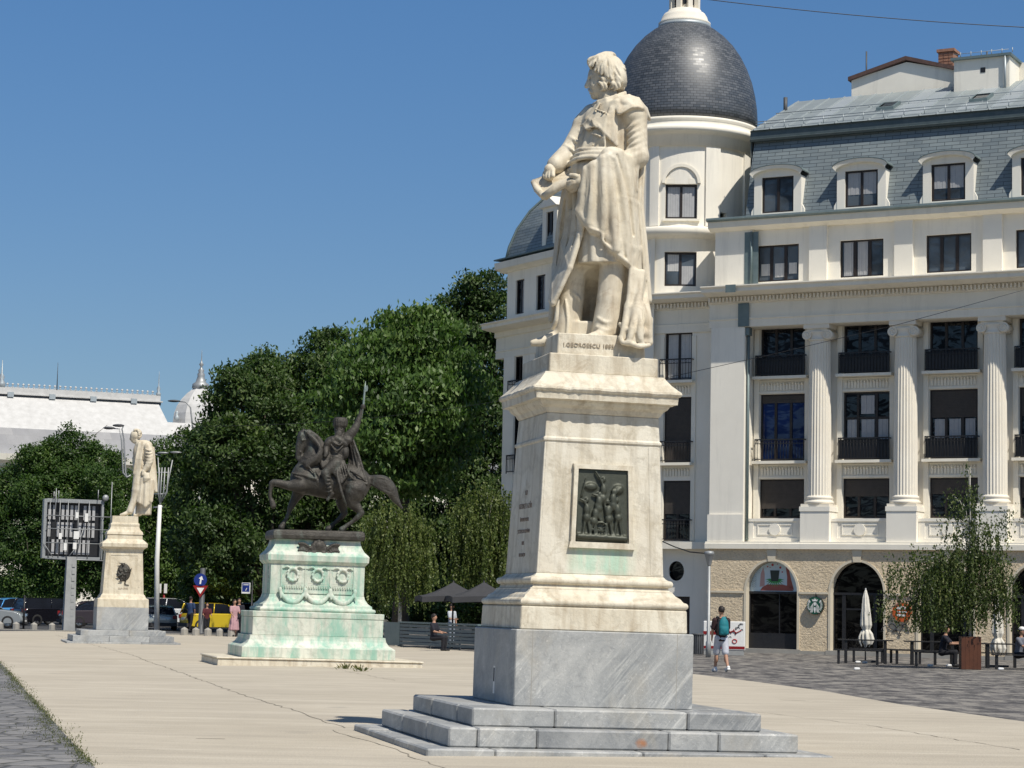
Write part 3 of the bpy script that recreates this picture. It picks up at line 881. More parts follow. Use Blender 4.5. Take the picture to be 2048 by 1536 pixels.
flat(R, 'leaf_motif', lf, -.333, -.324, M['art_green'], lun)
flat(R, 'berry_motif', [circ(c+x, SPR+z, r, n=8) for x, z, r in ((-.1, 1.05, .05), (.22, .95, .045), (.3, .78, .03), (-.3, .98, .03), (.1, 1.08, .02), (-.2, .95, .02))], -.333, -.325, M['art_red'], lun)
sp = []
for (x, z) in ((-.85, .18), (-.86, .42), (-.7, .72)):
    for i in range(4):
        for s_ in (-1, 1): sp.append([(c+x, SPR+z+.07*i), (c+x+s_*.11, SPR+z+.07*i+.07), (c+x+s_*.03, SPR+z+.07*i+.012)])
flat(R, 'sprig_motif', sp, -.333, -.326, M['art_cup'], lun)
# --- band above the ground storey
m = MB(R); m.prof([(-.9, 3.97), (.15, 3.97), (.15, 4.17), (.10, 4.19), (.10, 4.25), (-.9, 4.25)], -1.72, UEND)
m.build('string_course', M['trim'], ROOT_B)
# --- giant order
m = MB(R)
m.prof([(-1.6, 12.63), (-.02, 12.63), (-.02, 12.92), (.03, 12.94), (.03, 12.99), (-.04, 13.0), (-.04, 13.56), (.08, 13.6), (.08, 13.83), (.55, 13.86), (.85, 13.93), (.85, 14.06), (.95, 14.12), (.95, 14.16), (-.2, 14.24), (-1.6, 14.24)], -1.7, UEND)
m.build('entablature', M['trim'], ROOT_B)
m = MB(R); x = -1.66
while x < UEND-.1: m.box(x, x+.075, .081, .2, 13.63, 13.8); x += .15
m.build('dentil_course', M['colstone'], ROOT_B)
m = MB(R); m.box(-1.6, -.19, -1.0, 0, 4.25, 12.63); m.box(-1.66, -.17, .001, .06, 4.25, 5.3)
m.build('corner_pilaster', M['plaster'], ROOT_B)
for k, c in enumerate(CU):
    m = MB(R); m.box(c-.58, c+.58, -.98, .0, 4.25, 5.42); m.box(c-.61, c+.61, -.98, .03, 5.42, 5.6)
    m.build('column_pedestal', M['plaster'], ROOT_B)
    o = empty('column', R((c, -.52, 5.6)), label=None); o.parent = ROOT_B
    def CF(q, O=R((c, -.52, 5.6))): return (R.u*q[0] + R.n*q[1] + Vector((0, 0, q[2])))
    m = MB(CF)
    m.lathe((0, 0, .42), [(.455, 0), (.452, 1.5), (.435, 3.5), (.40, 5.98)], 96, sm=False, fl=(24, .075))
    m.build('fluted_shaft', M['colstone'], o)
    m = MB(CF); m.box(-.57, .57, -.5, .5, .0, .1)
    m.lathe((0, 0, .1), [(.54, 0), (.57, .05), (.56, .11), (.50, .14), (.485, .18), (.51, .21), (.52, .25), (.49, .29), (.46, .32)], 32)
    m.build('column_base', M['colstone'], o)
    m = MB(CF); m.lathe((0, 0, 6.4), [(.40, 0), (.43, .03), (.43, .06), (.40, .08), (.40, .26), (.46, .32), (.46, .38)], 32)
    for sx in (-1, 1):
        for sy in (.36, -.36):
            sp_ = []
            for i in range(22):
                a = i*.42; r = .205*(1-i/25)
                sp_.append((sx*(.42+0)+sx*r*cos(a+pi/2)*1.0, sy, 6.62+r*sin(a+pi/2)))
            m.tube(sp_, .035, 5)
        m.cx = None
        m.tube([(sx*.42, -.36, 6.62), (sx*.42, 0, 6.62), (sx*.42, .36, 6.62)], [.19, .15, .19], 14)
    m.box(-.42, .42, -.38, .38, 6.74, 6.86); m.box(-.52, .52, -.46, .46, 6.86, 7.03)
    for i in range(-2, 3): m.ball((i*.13, .37, 6.72), (.045, .05, .06), 6, 4)
    m.build('ionic_capital', M['colstone'], o)
# wall behind the columns with its windows
WW = -1.0
holes = []
for c in BU: holes += [(c-.93, c+.93, 5.2, 6.72), (c-.93, c+.93, 7.42, 10.05), (c-.93, c+.93, 10.72, 12.68)]
m = MB(R); wall(m, -.2, UEND, 4.25, 12.70, WW, holes, .22); m.build('wall', M['plaster'], ROOT_B)
for c in BU:
    m = MB(R)
    for s_ in (-1, 1): m.box(c+s_*1.05-.1, c+s_*1.05+.1, WW+.002, WW+.09, 5.16, 12.62)
    for z0, z1 in ((6.74, 7.28), (10.07, 10.6)):
        m.box(c-.95, c+.95, WW+.002, WW+.06, z0, z0+.08); m.box(c-.95, c+.95, WW+.002, WW+.05, z1-.06, z1)
    m.build('window_surround', M['trim'], ROOT_B)
    for z0, z1 in ((6.82, 7.22), (10.15, 10.54)):
        m = MB(R)
        for i in range(14):
            x = c-.88+1.76*i/14
            m.box(x+.02, x+.105, WW+.004, WW+.045, z0+.05, z1-.04); m.ball((x+.063, WW+.05, z1-.09), (.05, .035, .06), 6, 4)
        m.build('relief_frieze', M['trim'], ROOT_B)
    for z in (7.30, 10.62):
        m = MB(R); m.box(c-1.12, c+1.12, WW+.003, WW+.42, z, z+.11); m.build('sill', M['trim'], ROOT_B)
    # balustrade with a round boss
    m = MB(R)
    m.box(c-1.13, c+1.13, -.62, -.30, 4.26, 5.04); m.box(c-1.13, c+1.13, -.66, -.24, 5.04, 5.15); m.box(c-1.13, c+1.13, -.3, -.235, 4.26, 4.40)
    for s_ in (-1, 1): m.box(c+s_*1.0-.12, c+s_*1.0+.12, -.299, -.262, 4.4, 5.04)
    for z in (4.52, 4.90): m.box(c-.72, c+.72, -.299, -.272, z, z+.04)
    for x in (-.72, .68): m.box(c+x, c+x+.04, -.299, -.272, 4.56, 4.90)
    m.lathe((0, 0, 0), [(0.001, 0)], 4) if 0 else None
    m.prism(circ(c, 4.73, .23, n=24), -.299, -.235)
    m.build('balustrade', M['plaster'], ROOT_B)
PW = WW-.17
for k, c in enumerate(BU):
    a0, a1 = c-.93, c+.93
    window(R, a0, a1, 5.2, 6.72, PW, (.33, .67), ROOT_B, blind='blind', cover=(.75, .45, .4, .5, .7, .5)[k])
    if k == 0: window(R, a0, a1, 7.42, 10.05, PW, (.33, .67), ROOT_B, pane='glass_blue', blind='blind', cover=.13)
    elif k == 1: window(R, a0, a1, 7.42, 10.05, PW, (.3, .7), ROOT_B, rows=(.62,), curtain=((.35, .66, .68, .95, 'blind_pale'), (.03, .27, .33, .6, 'blind_pale'), (.36, .66, .33, .6, 'blind_pale'), (.75, .98, .02, .6, 'blind_pale')))
    else: window(R, a0, a1, 7.42, 10.05, PW, (.33, .67), ROOT_B, blind='blind', cover=.4, curtain=((.05, .28, .25, .58, 'blind_pale'), (.38, .64, .25, .58, 'blind_pale'), (.74, .96, .25, .58, 'blind_pale')))
    window(R, a0, a1, 10.72, 12.68, PW, (.33, .67), ROOT_B)
    railing(R, c-1.02, c+1.02, WW+.004, WW+.36, 7.42, .85, ROOT_B, solid=(k != 0))
    railing(R, c-1.02, c+1.02, WW+.004, WW+.36, 10.74, .82, ROOT_B, solid=True)
# reflections of a bus-shelter-like thing are left to the glass; downpipe in the angle
m = MB(R); m.tube([(-.1, -.2, 12.6), (-.1, -.2, 4.3)], .06, 8); m.box(-.185, -.02, -.35, -.05, 12.3, 12.6)
m.build('downpipe', M['gutter'], ROOT_B)
m = MB(R); m.box(-.46, .0, .032, .045, 12.64, 13.55); m.box(-.62, -.2, .956, .975, 13.87, 14.17); m.box(-.3, .28, -.19, -.17, 14.26, 16.4); m.tube([(.0, -.14, 16.4), (.0, -.14, 14.26)], .05, 8)
m.build('lead_flashing', M['gutter'], ROOT_B)
# --- attic storey
WA = -.35
holes = [(c-.87, c+.87, 14.42, 15.86) for c in BU]
m = MB(R); wall(m, -1.6, UEND, 14.24, 16.5, WA, holes, .2); m.face([(-1.6, WA, 14.24), (-1.6, -3, 14.24), (-1.6, -3, 16.5), (-1.6, WA, 16.5)])
m.build('attic_wall', M['plaster'], ROOT_B)
for x0, x1 in [(-1.55, .02)]+[(c-.36, c+.36) for c in CU]:
    m = MB(R); m.box(x0, x1, WA+.002, WA+.16, 14.24, 16.48); m.build('attic_pilaster', M['plaster'], ROOT_B)
for k, c in enumerate(BU):
    cur = ((.05, .28, .18, .5, 'curtain'), (.4, .66, .12, .5, 'curtain'), (.76, .96, .2, .5, 'curtain')) if k == 0 else (((.04, .27, .02, .96, 'blind_pale'), (.38, .63, .02, .96, 'blind_pale')) if k == 1 else None)
    window(R, c-.87, c+.87, 14.42, 15.86, WA-.16, (.33, .67), ROOT_B, pane='glass_pale', curtain=cur, fw=.06, mull=.06)
m = MB(R); m.prof([(-1.5, 16.48), (WA+.2, 16.48), (WA+.3, 16.54), (.1, 16.6), (.12, 16.84), (-1.5, 16.84)], -1.75, UEND); m.build('eaves_cornice', M['trim'], ROOT_B)
m = MB(R); m.prof([(-1.5, 16.845), (.2, 16.845), (.26, 16.9), (.24, 16.98), (-.3, 17.0), (-1.5, 17.0)], -1.78, UEND); m.build('gutter', M['gutter'], ROOT_B)
# --- mansard, dark band, upper roof
m = MB(R)
u0 = -.35; MZ = [(-.35, 17.0), (-.62, 18.0), (-.95, 19.2), (-1.25, 20.22)]
for (w0, z0), (w1, z1) in zip(MZ, MZ[1:]):
    s0, s1 = z0-17, z1-17
    m.face([(u0, w0, z0), (UEND, w0, z0), (UEND, w1, z1), (u0, w1, z1)], uv=[(u0, s0), (UEND, s0), (UEND, s1), (u0, s1)])
m.build('mansard_roof', M['slate_mansard'], ROOT_B)
m = MB(R); m.prof([(-1.24, 20.2), (-1.02, 20.2), (-.98, 20.28), (-1.05, 20.31), (-1.05, 20.58), (-.98, 20.62), (-1.3, 20.66)], u0-.1, UEND); m.build('roof_fascia', M['zinc_dark'], ROOT_B)
RW, RZ = -6.2, 22.95
m = MB(R); m.face([(u0-.1, -1.1, 20.67), (UEND, -1.1, 20.67), (UEND, RW, RZ), (u0-.1, RW, RZ)])
m.face([(u0-.1, RW, RZ), (UEND, RW, RZ), (UEND, -12, 17), (u0-.1, -12, 17)]); m.face([(u0-.1, -1.1, 20.67), (u0-.1, RW, RZ), (u0-.1, -12, 17), (u0-.1, -1.1, 17)])
m.face([(UEND, -1.1, 20.67), (UEND, RW, RZ), (UEND, -12, 17), (UEND, 0, 17)]); m.face([(u0, -12, 0), (UEND, -12, 0), (UEND, -12, 17), (u0, -12, 17)]); m.face([(UEND, 0, 0), (UEND, -12, 0), (UEND, -12, 17), (UEND, 0, 17)])
m.build('upper_roof', M['zinc'], ROOT_B)
sl_ = (RZ-20.67)/(RW+1.1)
rz = lambda w: 20.67+(w+1.1)*sl_
m = MB(R); mp = MB(R); x = u0; k = 0
while x < UEND-.7:
    m.cx = None
    m.face([(x, -1.1, 20.675), (x+.03, -1.1, 20.675), (x+.03, RW, RZ+.005), (x, RW, RZ+.005)])
    for a, b in ((x, x), (x+.03, x+.03)): m.face([(a, -1.1, 20.67), (a, RW, RZ), (a, RW, RZ+.04), (a, -1.1, 20.71)])
    m.face([(x, -1.1, 20.71), (x+.03, -1.1, 20.71), (x+.03, RW, RZ+.04), (x, RW, RZ+.04)])
    if k in (3, 8, 9, 12, 14, 17): mp.face([(x+.04, -1.12, 20.678), (x+.66, -1.12, 20.678), (x+.66, RW, RZ+.008), (x+.04, RW, RZ+.008)])
    x += .68; k += 1
m.build('roof_seams', M['zinc_light'], ROOT_B); mp.build('pale_roof_sheet', M['zinc_light'], ROOT_B)
m = MB(R)
for w, h in ((-1.35, .18), (-1.35, .28), (-3.6, .1)):
    m.tube([(u0, w, rz(w)+h), (UEND, w, rz(w)+h)], .018, 5)
x = u0+.4
while x < UEND: m.tube([(x, -1.35, rz(-1.35)), (x, -1.35, rz(-1.35)+.3)], .02, 5); m.tube([(x+.3, -3.6, rz(-3.6)), (x+.3, -3.6, rz(-3.6)+.1)], .02, 4); x += .82
m.build('snow_guard', M['zinc_light'], ROOT_B)
for px, py in ((1776, 216), (1962, 200)):
    a, z = R.at(px, py, -3.2)
    w = -3.2-(rz(-3.2)-z)*0
    wc = -1.1+(z-20.67)/sl_ if 20.7 < z < 22.9 else -3.2
    a, z = R.at(px, py, wc)
    m = MB(R); d = .42
    for (q0, q1, w0, w1) in ((-.36, .36, -.5, -.42), (-.36, .36, .34, .42), (-.36, -.28, -.42, .34), (.28, .36, -.42, .34)):
        m.face([(a+q0, wc+w0, rz(wc+w0)+.14), (a+q1, wc+w0, rz(wc+w0)+.14), (a+q1, wc+w1, rz(wc+w1)+.14), (a+q0, wc+w1, rz(wc+w1)+.14)])
    for p, q in (((-.36, -.5), (.36, -.5)), ((.36, -.5), (.36, .42)), ((.36, .42), (-.36, .42)), ((-.36, .42), (-.36, -.5))):
        m.face([(a+p[0], wc+p[1], rz(wc+p[1])), (a+q[0], wc+q[1], rz(wc+q[1])), (a+q[0], wc+q[1], rz(wc+q[1])+.14), (a+p[0], wc+p[1], rz(wc+p[1])+.14)])
    s_ = m.build('skylight', M['gutter'], ROOT_B)
    m = MB(R); m.face([(a-.3, wc-.44, rz(wc-.44)+.11), (a+.3, wc-.44, rz(wc-.44)+.11), (a+.3, wc+.36, rz(wc+.36)+.11), (a-.3, wc+.36, rz(wc+.36)+.11)]); m.build('pane', M['glass'], s_)
# dormers
for k, c in enumerate(BU):
    if c+1.1 > UEND: continue
    m = MB(R); wf = -.28; hw = .98; z0 = 17.0; zs = 18.55; hl = (c-.66, c+.66, 17.13, 18.55)
    N = 14; arc = [(c-hw*cos(pi*i/N), zs+.30*sin(pi*i/N)) for i in range(N+1)]
    m.face([(c-hw, wf, z0), (hl[0], wf, z0), (hl[0], wf, zs), (c-hw, wf, zs)]); m.face([(hl[1], wf, z0), (c+hw, wf, z0), (c+hw, wf, zs), (hl[1], wf, zs)])
    m.face([(hl[0], wf, z0), (hl[1], wf, z0), (hl[1], wf, hl[2]), (hl[0], wf, hl[2])])
    m.face([(p[0], wf, p[1]) for p in arc])
    for s_ in (-1, 1):
        m.face([(c+s_*hw, wf, z0), (c+s_*hw, -1.5, z0), (c+s_*hw, -1.5, zs), (c+s_*hw, wf, zs)])
        m.prism([(c+s_*hw, z0), (c+s_*(hw+.14), z0), (c+s_*(hw+.12), z0+.22), (c+s_*(hw+.02), z0+.4), (c+s_*hw, z0+.4)], wf-.02, wf-.3)
    for a, b in ((hl[0], hl[0]), (hl[1], hl[1])): m.face([(a, wf, hl[2]), (a, wf-.16, hl[2]), (a, wf-.16, hl[3]), (a, wf, hl[3])])
    m.face([(hl[0], wf, hl[3]), (hl[1], wf, hl[3]), (hl[1], wf-.16, hl[3]), (hl[0], wf-.16, hl[3])]); m.face([(hl[0], wf, hl[2]), (hl[1], wf, hl[2]), (hl[1], wf-.16, hl[2]), (hl[0], wf-.16, hl[2])])
    d = m.build('dormer', M['plaster'], ROOT_B)
    m = MB(R)
    for i in range(N):
        (x0, y0), (x1, y1) = arc[i], arc[i+1]
        A = lambda x, y, s: (c+(x-c)*(1+s*.12), y+s*.13)
        p0, p1, q0, q1 = A(x0, y0, 0), A(x1, y1, 0), A(x0, y0, 1), A(x1, y1, 1)
        w1 = wf+.22
        m.face([(p0[0], w1-.03, p0[1]), (p1[0], w1-.03, p1[1]), (q1[0], w1, q1[1]), (q0[0], w1, q0[1])]); m.face([(p0[0], wf-.01, p0[1]-.02), (p1[0], wf-.01, p1[1]-.02), (p1[0], w1-.03, p1[1]), (p0[0], w1-.03, p0[1])])
    m.build('dormer_cornice', M['trim'], d)
    m = MB(R)
    for i in range(N):
        (x0, y0), (x1, y1) = arc[i], arc[i+1]; w1 = wf+.24
        q0 = (c+(x0-c)*1.13, y0+.135); q1 = (c+(x1-c)*1.13, y1+.135)
        m.face([(q0[0], w1, q0[1]), (q1[0], w1, q1[1]), (q1[0], -2.0, q1[1]+.02), (q0[0], -2.0, q0[1]+.02)], sm=True); m.face([(q0[0], w1, q0[1]), (q1[0], w1, q1[1]), (q1[0], w1, q1[1]+.03), (q0[0], w1, q0[1]+.03)])
        m.face([(q0[0], w1, q0[1]+.03), (q1[0], w1, q1[1]+.03), (q1[0], -2.0, q1[1]+.05), (q0[0], -2.0, q0[1]+.05)], sm=True)
    m.build('dormer_roof', M['gutter'], d)
    window(R, hl[0], hl[1], hl[2], hl[3], wf-.14, (.5,), d, pane='glass_pale', curtain=((.02, .47, .35, .97, 'blind_pale'), (.53, .98, .35, .97, 'blind_pale')) if k in (1, 2) else None, fw=.07, mull=.05)
# roof-top structures: they are parts of the same house
g0 = R.at(1703, 190, -6.4); g1 = R.at(1912, 175, -6.4)
m = MB(R)
pts = [R.at(x, y, -6.4) for x, y in ((1703, 230), (1703, 160), (1813, 124), (1914, 140), (1914, 230))]
m.prism([(a, z) for a, z in pts], -6.4, -10); m.build('gable_wall', M['plaster'], ROOT_B)
m = MB(R); tp = [R.at(x, y, -6.4) for x, y in ((1698, 163), (1813, 121), (1916, 142))]
for (a, z), (b, z2) in zip(tp, tp[1:]): m.prism([(a, z), (b, z2), (b, z2+.16), (a, z+.16)], -6.25, -10.2)
m.build('rusty_roof_edge', M['tiles'], ROOT_B)
a0, z0 = R.at(1908, 150, -5.2); a1, _ = R.at(2019, 150, -5.2); zt = R.at(1960, 117, -5.2)[1]
m = MB(R); m.box(a0, a1, -8.5, -5.2, 21.5, zt); m.build('stair_tower', M['plaster'], ROOT_B)
m = MB(R); m.box(a0-.1, a1+.1, -8.6, -5.05, zt, zt+.1); m.box(a0+.15, a0+.3, -5.199, -5.19, zt-.8, zt-.6) if 0 else None; m.build('flat_roof', M['gutter'], ROOT_B)
ax, az = R.at(1966, 140, -5.2); m = MB(R); m.box(ax-.1, ax+.1, -5.25, -5.185, az-.1, az+.1); m.build('vent_opening', M['black'], ROOT_B)
m = MB(R)
for i in range(6): m.tube([(a0+.3+i*.42, -5.1, zt+.1), (a0+.3+i*.42, -5.1, zt+.3)], .018, 4)
m.tube([(a0, -5.1, zt+.24), (a1, -5.1, zt+.24)], .012, 4); m.tube([(a1-.15, -5.1, zt), (a1-.15, -5.1, rz(-5.1))], .05, 6); m.build('roof_rail', M['zinc_light'], ROOT_B)
m = MB(R); m.box(a1+.003, UEND, -9.5, -6.7, 21.5, zt+.05); m.build('rear_attic_block', M['plaster'], ROOT_B)
m = MB(R); c0, zc = R.at(1878, 120, -7.6); c1, _ = R.at(1908, 120, -7.6); zt2 = R.at(1893, 99, -7.6)[1]
m.box(c0, c1, -8.2, -7.5, 22, zt2-.12); m.box(c0-.06, c1+.06, -8.26, -7.44, zt2-.12, zt2)
for i in range(7):
    for j in range(3): m.box(c0-.008+j*(c1-c0)/3+.02, c0+(j+1)*(c1-c0)/3-.02, -7.5, -7.48, zt2-.26-i*.13, zt2-.17-i*.13)
m.build('brick_chimney', M['brick'], ROOT_B)
m = MB(R)
for px, y0, y1, w in ((1733, 103, 160, -6.8), (1974, 103, 120, -6), (1571, 195, 212, -4.6)):
    a, zz = R.at(px, y0, w); _, zb = R.at(px, y1, w); m.tube([(a, w, zb-.5), (a, w, zz)], .035 if px != 1571 else .09, 6)
m.build('roof_mast', M['darkgrey'], ROOT_B)

# --- corner tower with the dome
pt = onplane(1362, 600, R.O+R.n*-1.15, R.n)
dv = Vector((pt.x, pt.y, 0)).normalized()
TC = Vector((pt.x, pt.y, 0)) + dv*2.75
tcl = TC - F0
TW = empty('tower', tcl); TW.parent = ROOT_B
a_f = atan2(-dv.y, -dv.x)                    # angle that looks back at the plaza
def tower_px(px):
    """angle on the cylinder under picture column px"""
    r = ray(px, 500); d = Vector((r.x, r.y)).normalized(); o = TC.xy; t = d.dot(o); q = d*t-o; h = sqrt(max(0, TR*TR-q.length_squared)); p = d*(t-h)-o
    return atan2(p.y, p.x)
TR = 2.85
def cyl_wall(mb, r, a0, a1, z0, z1, holes, depth, n=48):
    """curved wall with holes (angle0,angle1,z0,z1)"""
    As = sorted(set(list(np.linspace(a0, a1, n)) + [h[0] for h in holes] + [h[1] for h in holes])); zs = sorted({z0, z1, *[h[2] for h in holes], *[h[3] for h in holes]})
    P = lambda r, a, z: (r*cos(a), r*sin(a), z)
    for a, b in zip(As, As[1:]):
        if b-a < 1e-6: continue
        for c, d in zip(zs, zs[1:]):
            mm = ((a+b)/2, (c+d)/2)
            if any(h[0] < mm[0] < h[1] and h[2] < mm[1] < h[3] for h in holes):
                continue
            mb.face([P(r, a, c), P(r, b, c), P(r, b, d), P(r, a, d)], sm=True)
    for h in holes:
        for a in h[:2]: mb.face([P(r, a, h[2]), P(r-depth, a, h[2]), P(r-depth, a, h[3]), P(r, a, h[3])])
        k = 5
        for i in range(k):
            x0 = h[0]+(h[1]-h[0])*i/k; x1 = h[0]+(h[1]-h[0])*(i+1)/k
            for z in h[2:]: mb.face([P(r, x0, z), P(r, x1, z), P(r-depth, x1, z), P(r-depth, x0, z)])
if a_f < 0: a_f += 2*pi
hw5 = .66/TR
norm = lambda a: a if a > 0 else a+2*pi
mid = norm(tower_px(1361))
H5 = [(mid-hw5, mid+hw5, 14.55, 15.95)]; H6 = [(mid-hw5, mid+hw5, 17.3, 18.72), (norm(tower_px(1438)), norm(tower_px(1452)), 17.12, 17.65)]
m = MB(); cyl_wall(m, TR, a_f-2.2, a_f+1.7, 14.2, 16.5, H5, .2); m.build('drum_wall', M['plaster'], TW)
m = MB(); cyl_wall(m, TR, a_f-2.6, a_f+2.6, 17.0, 21.0, H6, .2)
m.build('drum_wall', M['plaster'], TW)
def flatF(a, off):     # a straight frame tangent to the drum at angle a
    O = TC + Vector((cos(a), sin(a), 0))*off
    f = Fr(O, Vector((-sin(a), cos(a), 0))); 
    if f.n.dot(Vector((cos(a), sin(a), 0))) < 0: f.n = -f.n
    return lambda q: f(q) - tcl
wf_ = flatF(mid, TR*cos(hw5))
window(wf_, -.66, .66, 14.55, 15.95, -.16, (.5,), TW, pane='glass_pale', curtain=((.05, .45, .45, .95, 'curtain'), (.55, .95, .05, .6, 'blind_pale')), fw=.09)
window(wf_, -.66, .66, 17.3, 18.72, -.16, (.5,), TW, pane='glass_pale', curtain=((.03, .47, .03, .97, 'blind_pale'), (.53, .97, .03, .97, 'blind_pale')), fw=.09)
m = MB(wf_); m.box(-.75, .75, -.1, .14, 17.2, 17.29); m.build('sill', M['trim'], TW)
# arched niche over the drum window (a raised hood)
m = MB(wf_); N = 16
for i in range(N):
    t0, t1 = pi*i/N, pi*(i+1)/N
    for r0, r1, w in ((.66, .78, .13),):
        p = lambda r, t: (r*cos(t), 18.75+r*1.02*sin(t))
        A, B, C_, D = p(r0, t0), p(r0, t1), p(r1, t1), p(r1, t0)
        m.face([(A[0], w, A[1]), (B[0], w, B[1]), (C_[0], w, C_[1]), (D[0], w, D[1])]); m.face([(A[0], w, A[1]), (B[0], w, B[1]), (B[0], -.15, B[1]), (A[0], -.15, A[1])]); m.face([(D[0], w, D[1]), (C_[0], w, C_[1]), (C_[0], -.15, C_[1]), (D[0], -.15, D[1])])
m.box(-.66, .66, -.1, .06, 18.73, 18.95)
m.build('arched_hood', M['trim'], TW)
m = MB()
def cyl_strip(mb, r0, r1, a0, a1, z0, z1, n=5):
    P = lambda r, a, z: (r*cos(a), r*sin(a), z)
    for i in range(n):
        x0 = a0+(a1-a0)*i/n; x1 = a0+(a1-a0)*(i+1)/n
        mb.face([P(r1, x0, z0), P(r1, x1, z0), P(r1, x1, z1), P(r1, x0, z1)], sm=True); mb.face([P(r0, x0, z0), P(r0, x1, z0), P(r1, x1, z0), P(r1, x0, z0)]); mb.face([P(r0, x0, z1), P(r0, x1, z1), P(r1, x1, z1), P(r1, x0, z1)])
    for a in (a0, a1): mb.face([P(r0, a, z0), P(r1, a, z0), P(r1, a, z1), P(r0, a, z1)])
for q0, q1 in ((1300, 1317), (1409, 1437)):
    aa, bb = sorted((norm(tower_px(q0)), norm(tower_px(q1)))); cyl_strip(m, TR-.02, TR+.09, aa, bb, 17.02, 20.3)
for t in np.linspace(a_f-2.3, a_f+2.3, 9):
    if abs(t-a_f) > .9: cyl_strip(m, TR-.02, TR+.09, t-.1, t+.1, 17.02, 20.3)
m.build('drum_pilaster', M['plaster'], TW)
m = MB()
m.lathe((0, 0, 0), [(TR-.1, 16.48), (TR+.05, 16.5), (TR+.1, 16.56), (TR+.42, 16.62), (TR+.44, 16.86), (TR+.36, 16.94), (TR-.1, 17.04)], 64); m.build('drum_cornice', M['trim'], TW)
m = MB()
m.lathe((0, 0, 0), [(TR-.05, 20.3), (TR+.13, 20.3), (TR+.15, 20.72), (TR+.25, 20.78), (TR+.5, 20.86), (TR+.52, 21.0), (TR+.46, 21.06), (TR+.3, 21.12), (TR+.28, 21.3), (TR+.34, 21.36), (TR+.32, 21.46), (TR+.2, 21.5), (TR-.2, 21.52)], 72); m.build('dome_cornice', M['trim'], TW)
m = MB()
m.lathe((0, 0, 0), [(3.08, 21.5), (3.10, 21.9), (3.07, 22.4), (2.99, 22.95), (2.86, 23.5), (2.66, 24.05), (2.40, 24.58), (2.08, 25.05), (1.70, 25.46), (1.33, 25.76), (1.0, 25.95)], 96, uvR=3.0); m.build('dome', M['slate_dome'], TW)
m = MB(); m.lathe((0, 0, 0), [(1.12, 25.86), (1.1, 26.02)], 40); m.build('lead_collar', M['zinc_light'], TW)
m = MB(); m.lathe((0, 0, 0), [(1.08, 26.0), (1.10, 26.1), (1.0, 26.18), (.95, 26.36), (.86, 26.5), (.72, 26.56), (.70, 26.65)], 40)
for i in range(8):
    a = mid+pi/8+i*pi/4; m.cx = Matrix.Rotation(a, 4, 'Z'); m.box(.48, .66, -.1, .1, 26.6, 27.7); m.cx = None
m.lathe((0, 0, 0), [(.45, 26.4), (.45, 27.7)], 8, sm=False); m.lathe((0, 0, 0), [(.78, 27.7), (.8, 27.85), (.6, 28.0), (.55, 28.3), (.35, 28.7), (.08, 28.95), (.05, 29.6), (.01, 29.7)], 24)
m.build('lantern', M['colstone'], TW)
m = MB()
for i in range(8):
    a = mid+i*pi/4; m.cx = Matrix.Rotation(a, 4, 'Z'); m.box(.40, .455, -.11, .11, 26.85, 27.5); m.cx = None
m.build('lantern_opening', M['black'], TW)

# --- wall below the tower, between the two wings
m = MB(R)
T0, T1 = -4.9, -1.62; WT = -1.0
wc = R.at(1359, 700, WT-.1)[0]
wins = [(wc-.6, wc+.6, 4.3, 6.7), (wc-.6, wc+.6, 7.42, 10.05), (wc-.6, wc+.6, 10.72, 12.66)]
ov = R.at(1353, 1142, WT)
wall(m, T0, T1, 0, 12.63, WT, wins+[(ov[0]-.36, ov[0]+.36, ov[1]-.42, ov[1]+.42), (wc-.45, wc+.62, 0.0, 2.1)], .22)
m.build('tower_base_wall', M['plaster'], ROOT_B)
m = MB(R); N = 24
for i in range(N):
    t0, t1 = 2*pi*i/N, 2*pi*(i+1)/N
    P = lambda t, k: (ov[0]+cos(t)*(.335 if k == 0 else 1)*1.0 if 0 else ov[0]+(.33*cos(t) if k == 0 else max(-.37, min(.37, .6*cos(t)))), WT+.012, ov[1]+(.39*sin(t) if k == 0 else max(-.43, min(.43, .7*sin(t)))))
    m.face([P(t0, 0), P(t1, 0), P(t1, 1), P(t0, 1)])
m.build('oval_surround', M['plaster'], ROOT_B)
m = MB(R); m.box(ov[0]-.4, ov[0]+.4, WT-.2, WT-.17, ov[1]-.45, ov[1]+.45); m.build('oval_window', M['glass'], ROOT_B)
m = MB(R); m.box(wc-.45, wc+.62, WT-.2, WT-.17, 0, 2.1); m.build('side_door', M['frame'], ROOT_B)
for j, (a0, a1, z0, z1) in enumerate(wins):
    window(R, a0, a1, z0, z1, WT-.17, (.5,), ROOT_B, blind=('blind', 'blind', None)[j], cover=(.55, .97, 0)[j], curtain=((.03, .46, .03, .97, 'curtain'), (.54, .97, .03, .97, 'curtain')) if j == 2 else None)
    railing(R, a0-.1, a1+.1, WT+.004, WT+.3, max(z0, 4.3), .85, ROOT_B)
    if j:
        m = MB(R); m.box(a0-.16, a1+.16, WT+.003, WT+.4, z0-.13, z0-.02); m.build('sill', M['trim'], ROOT_B)
        m = MB(R)
        for i in range(9): x = a0+.04+(a1-a0-.08)*i/9; m.box(x, x+.09, WT+.004, WT+.05, z0-.55, z0-.25); m.ball((x+.045, WT+.05, z0-.28), (.05, .04, .06), 6, 4)
        m.build('relief_frieze', M['trim'], ROOT_B)
m = MB(R)
for s_ in (a0-.1, a1+.1): m.box(s_-.09, s_+.09, WT+.002, WT+.06, 4.3, 12.5)
m.box(T0, T1-.001, WT+.001, WT+.08, 12.63, 12.9); m.build('window_surround', M['trim'], ROOT_B)
m = MB(R)
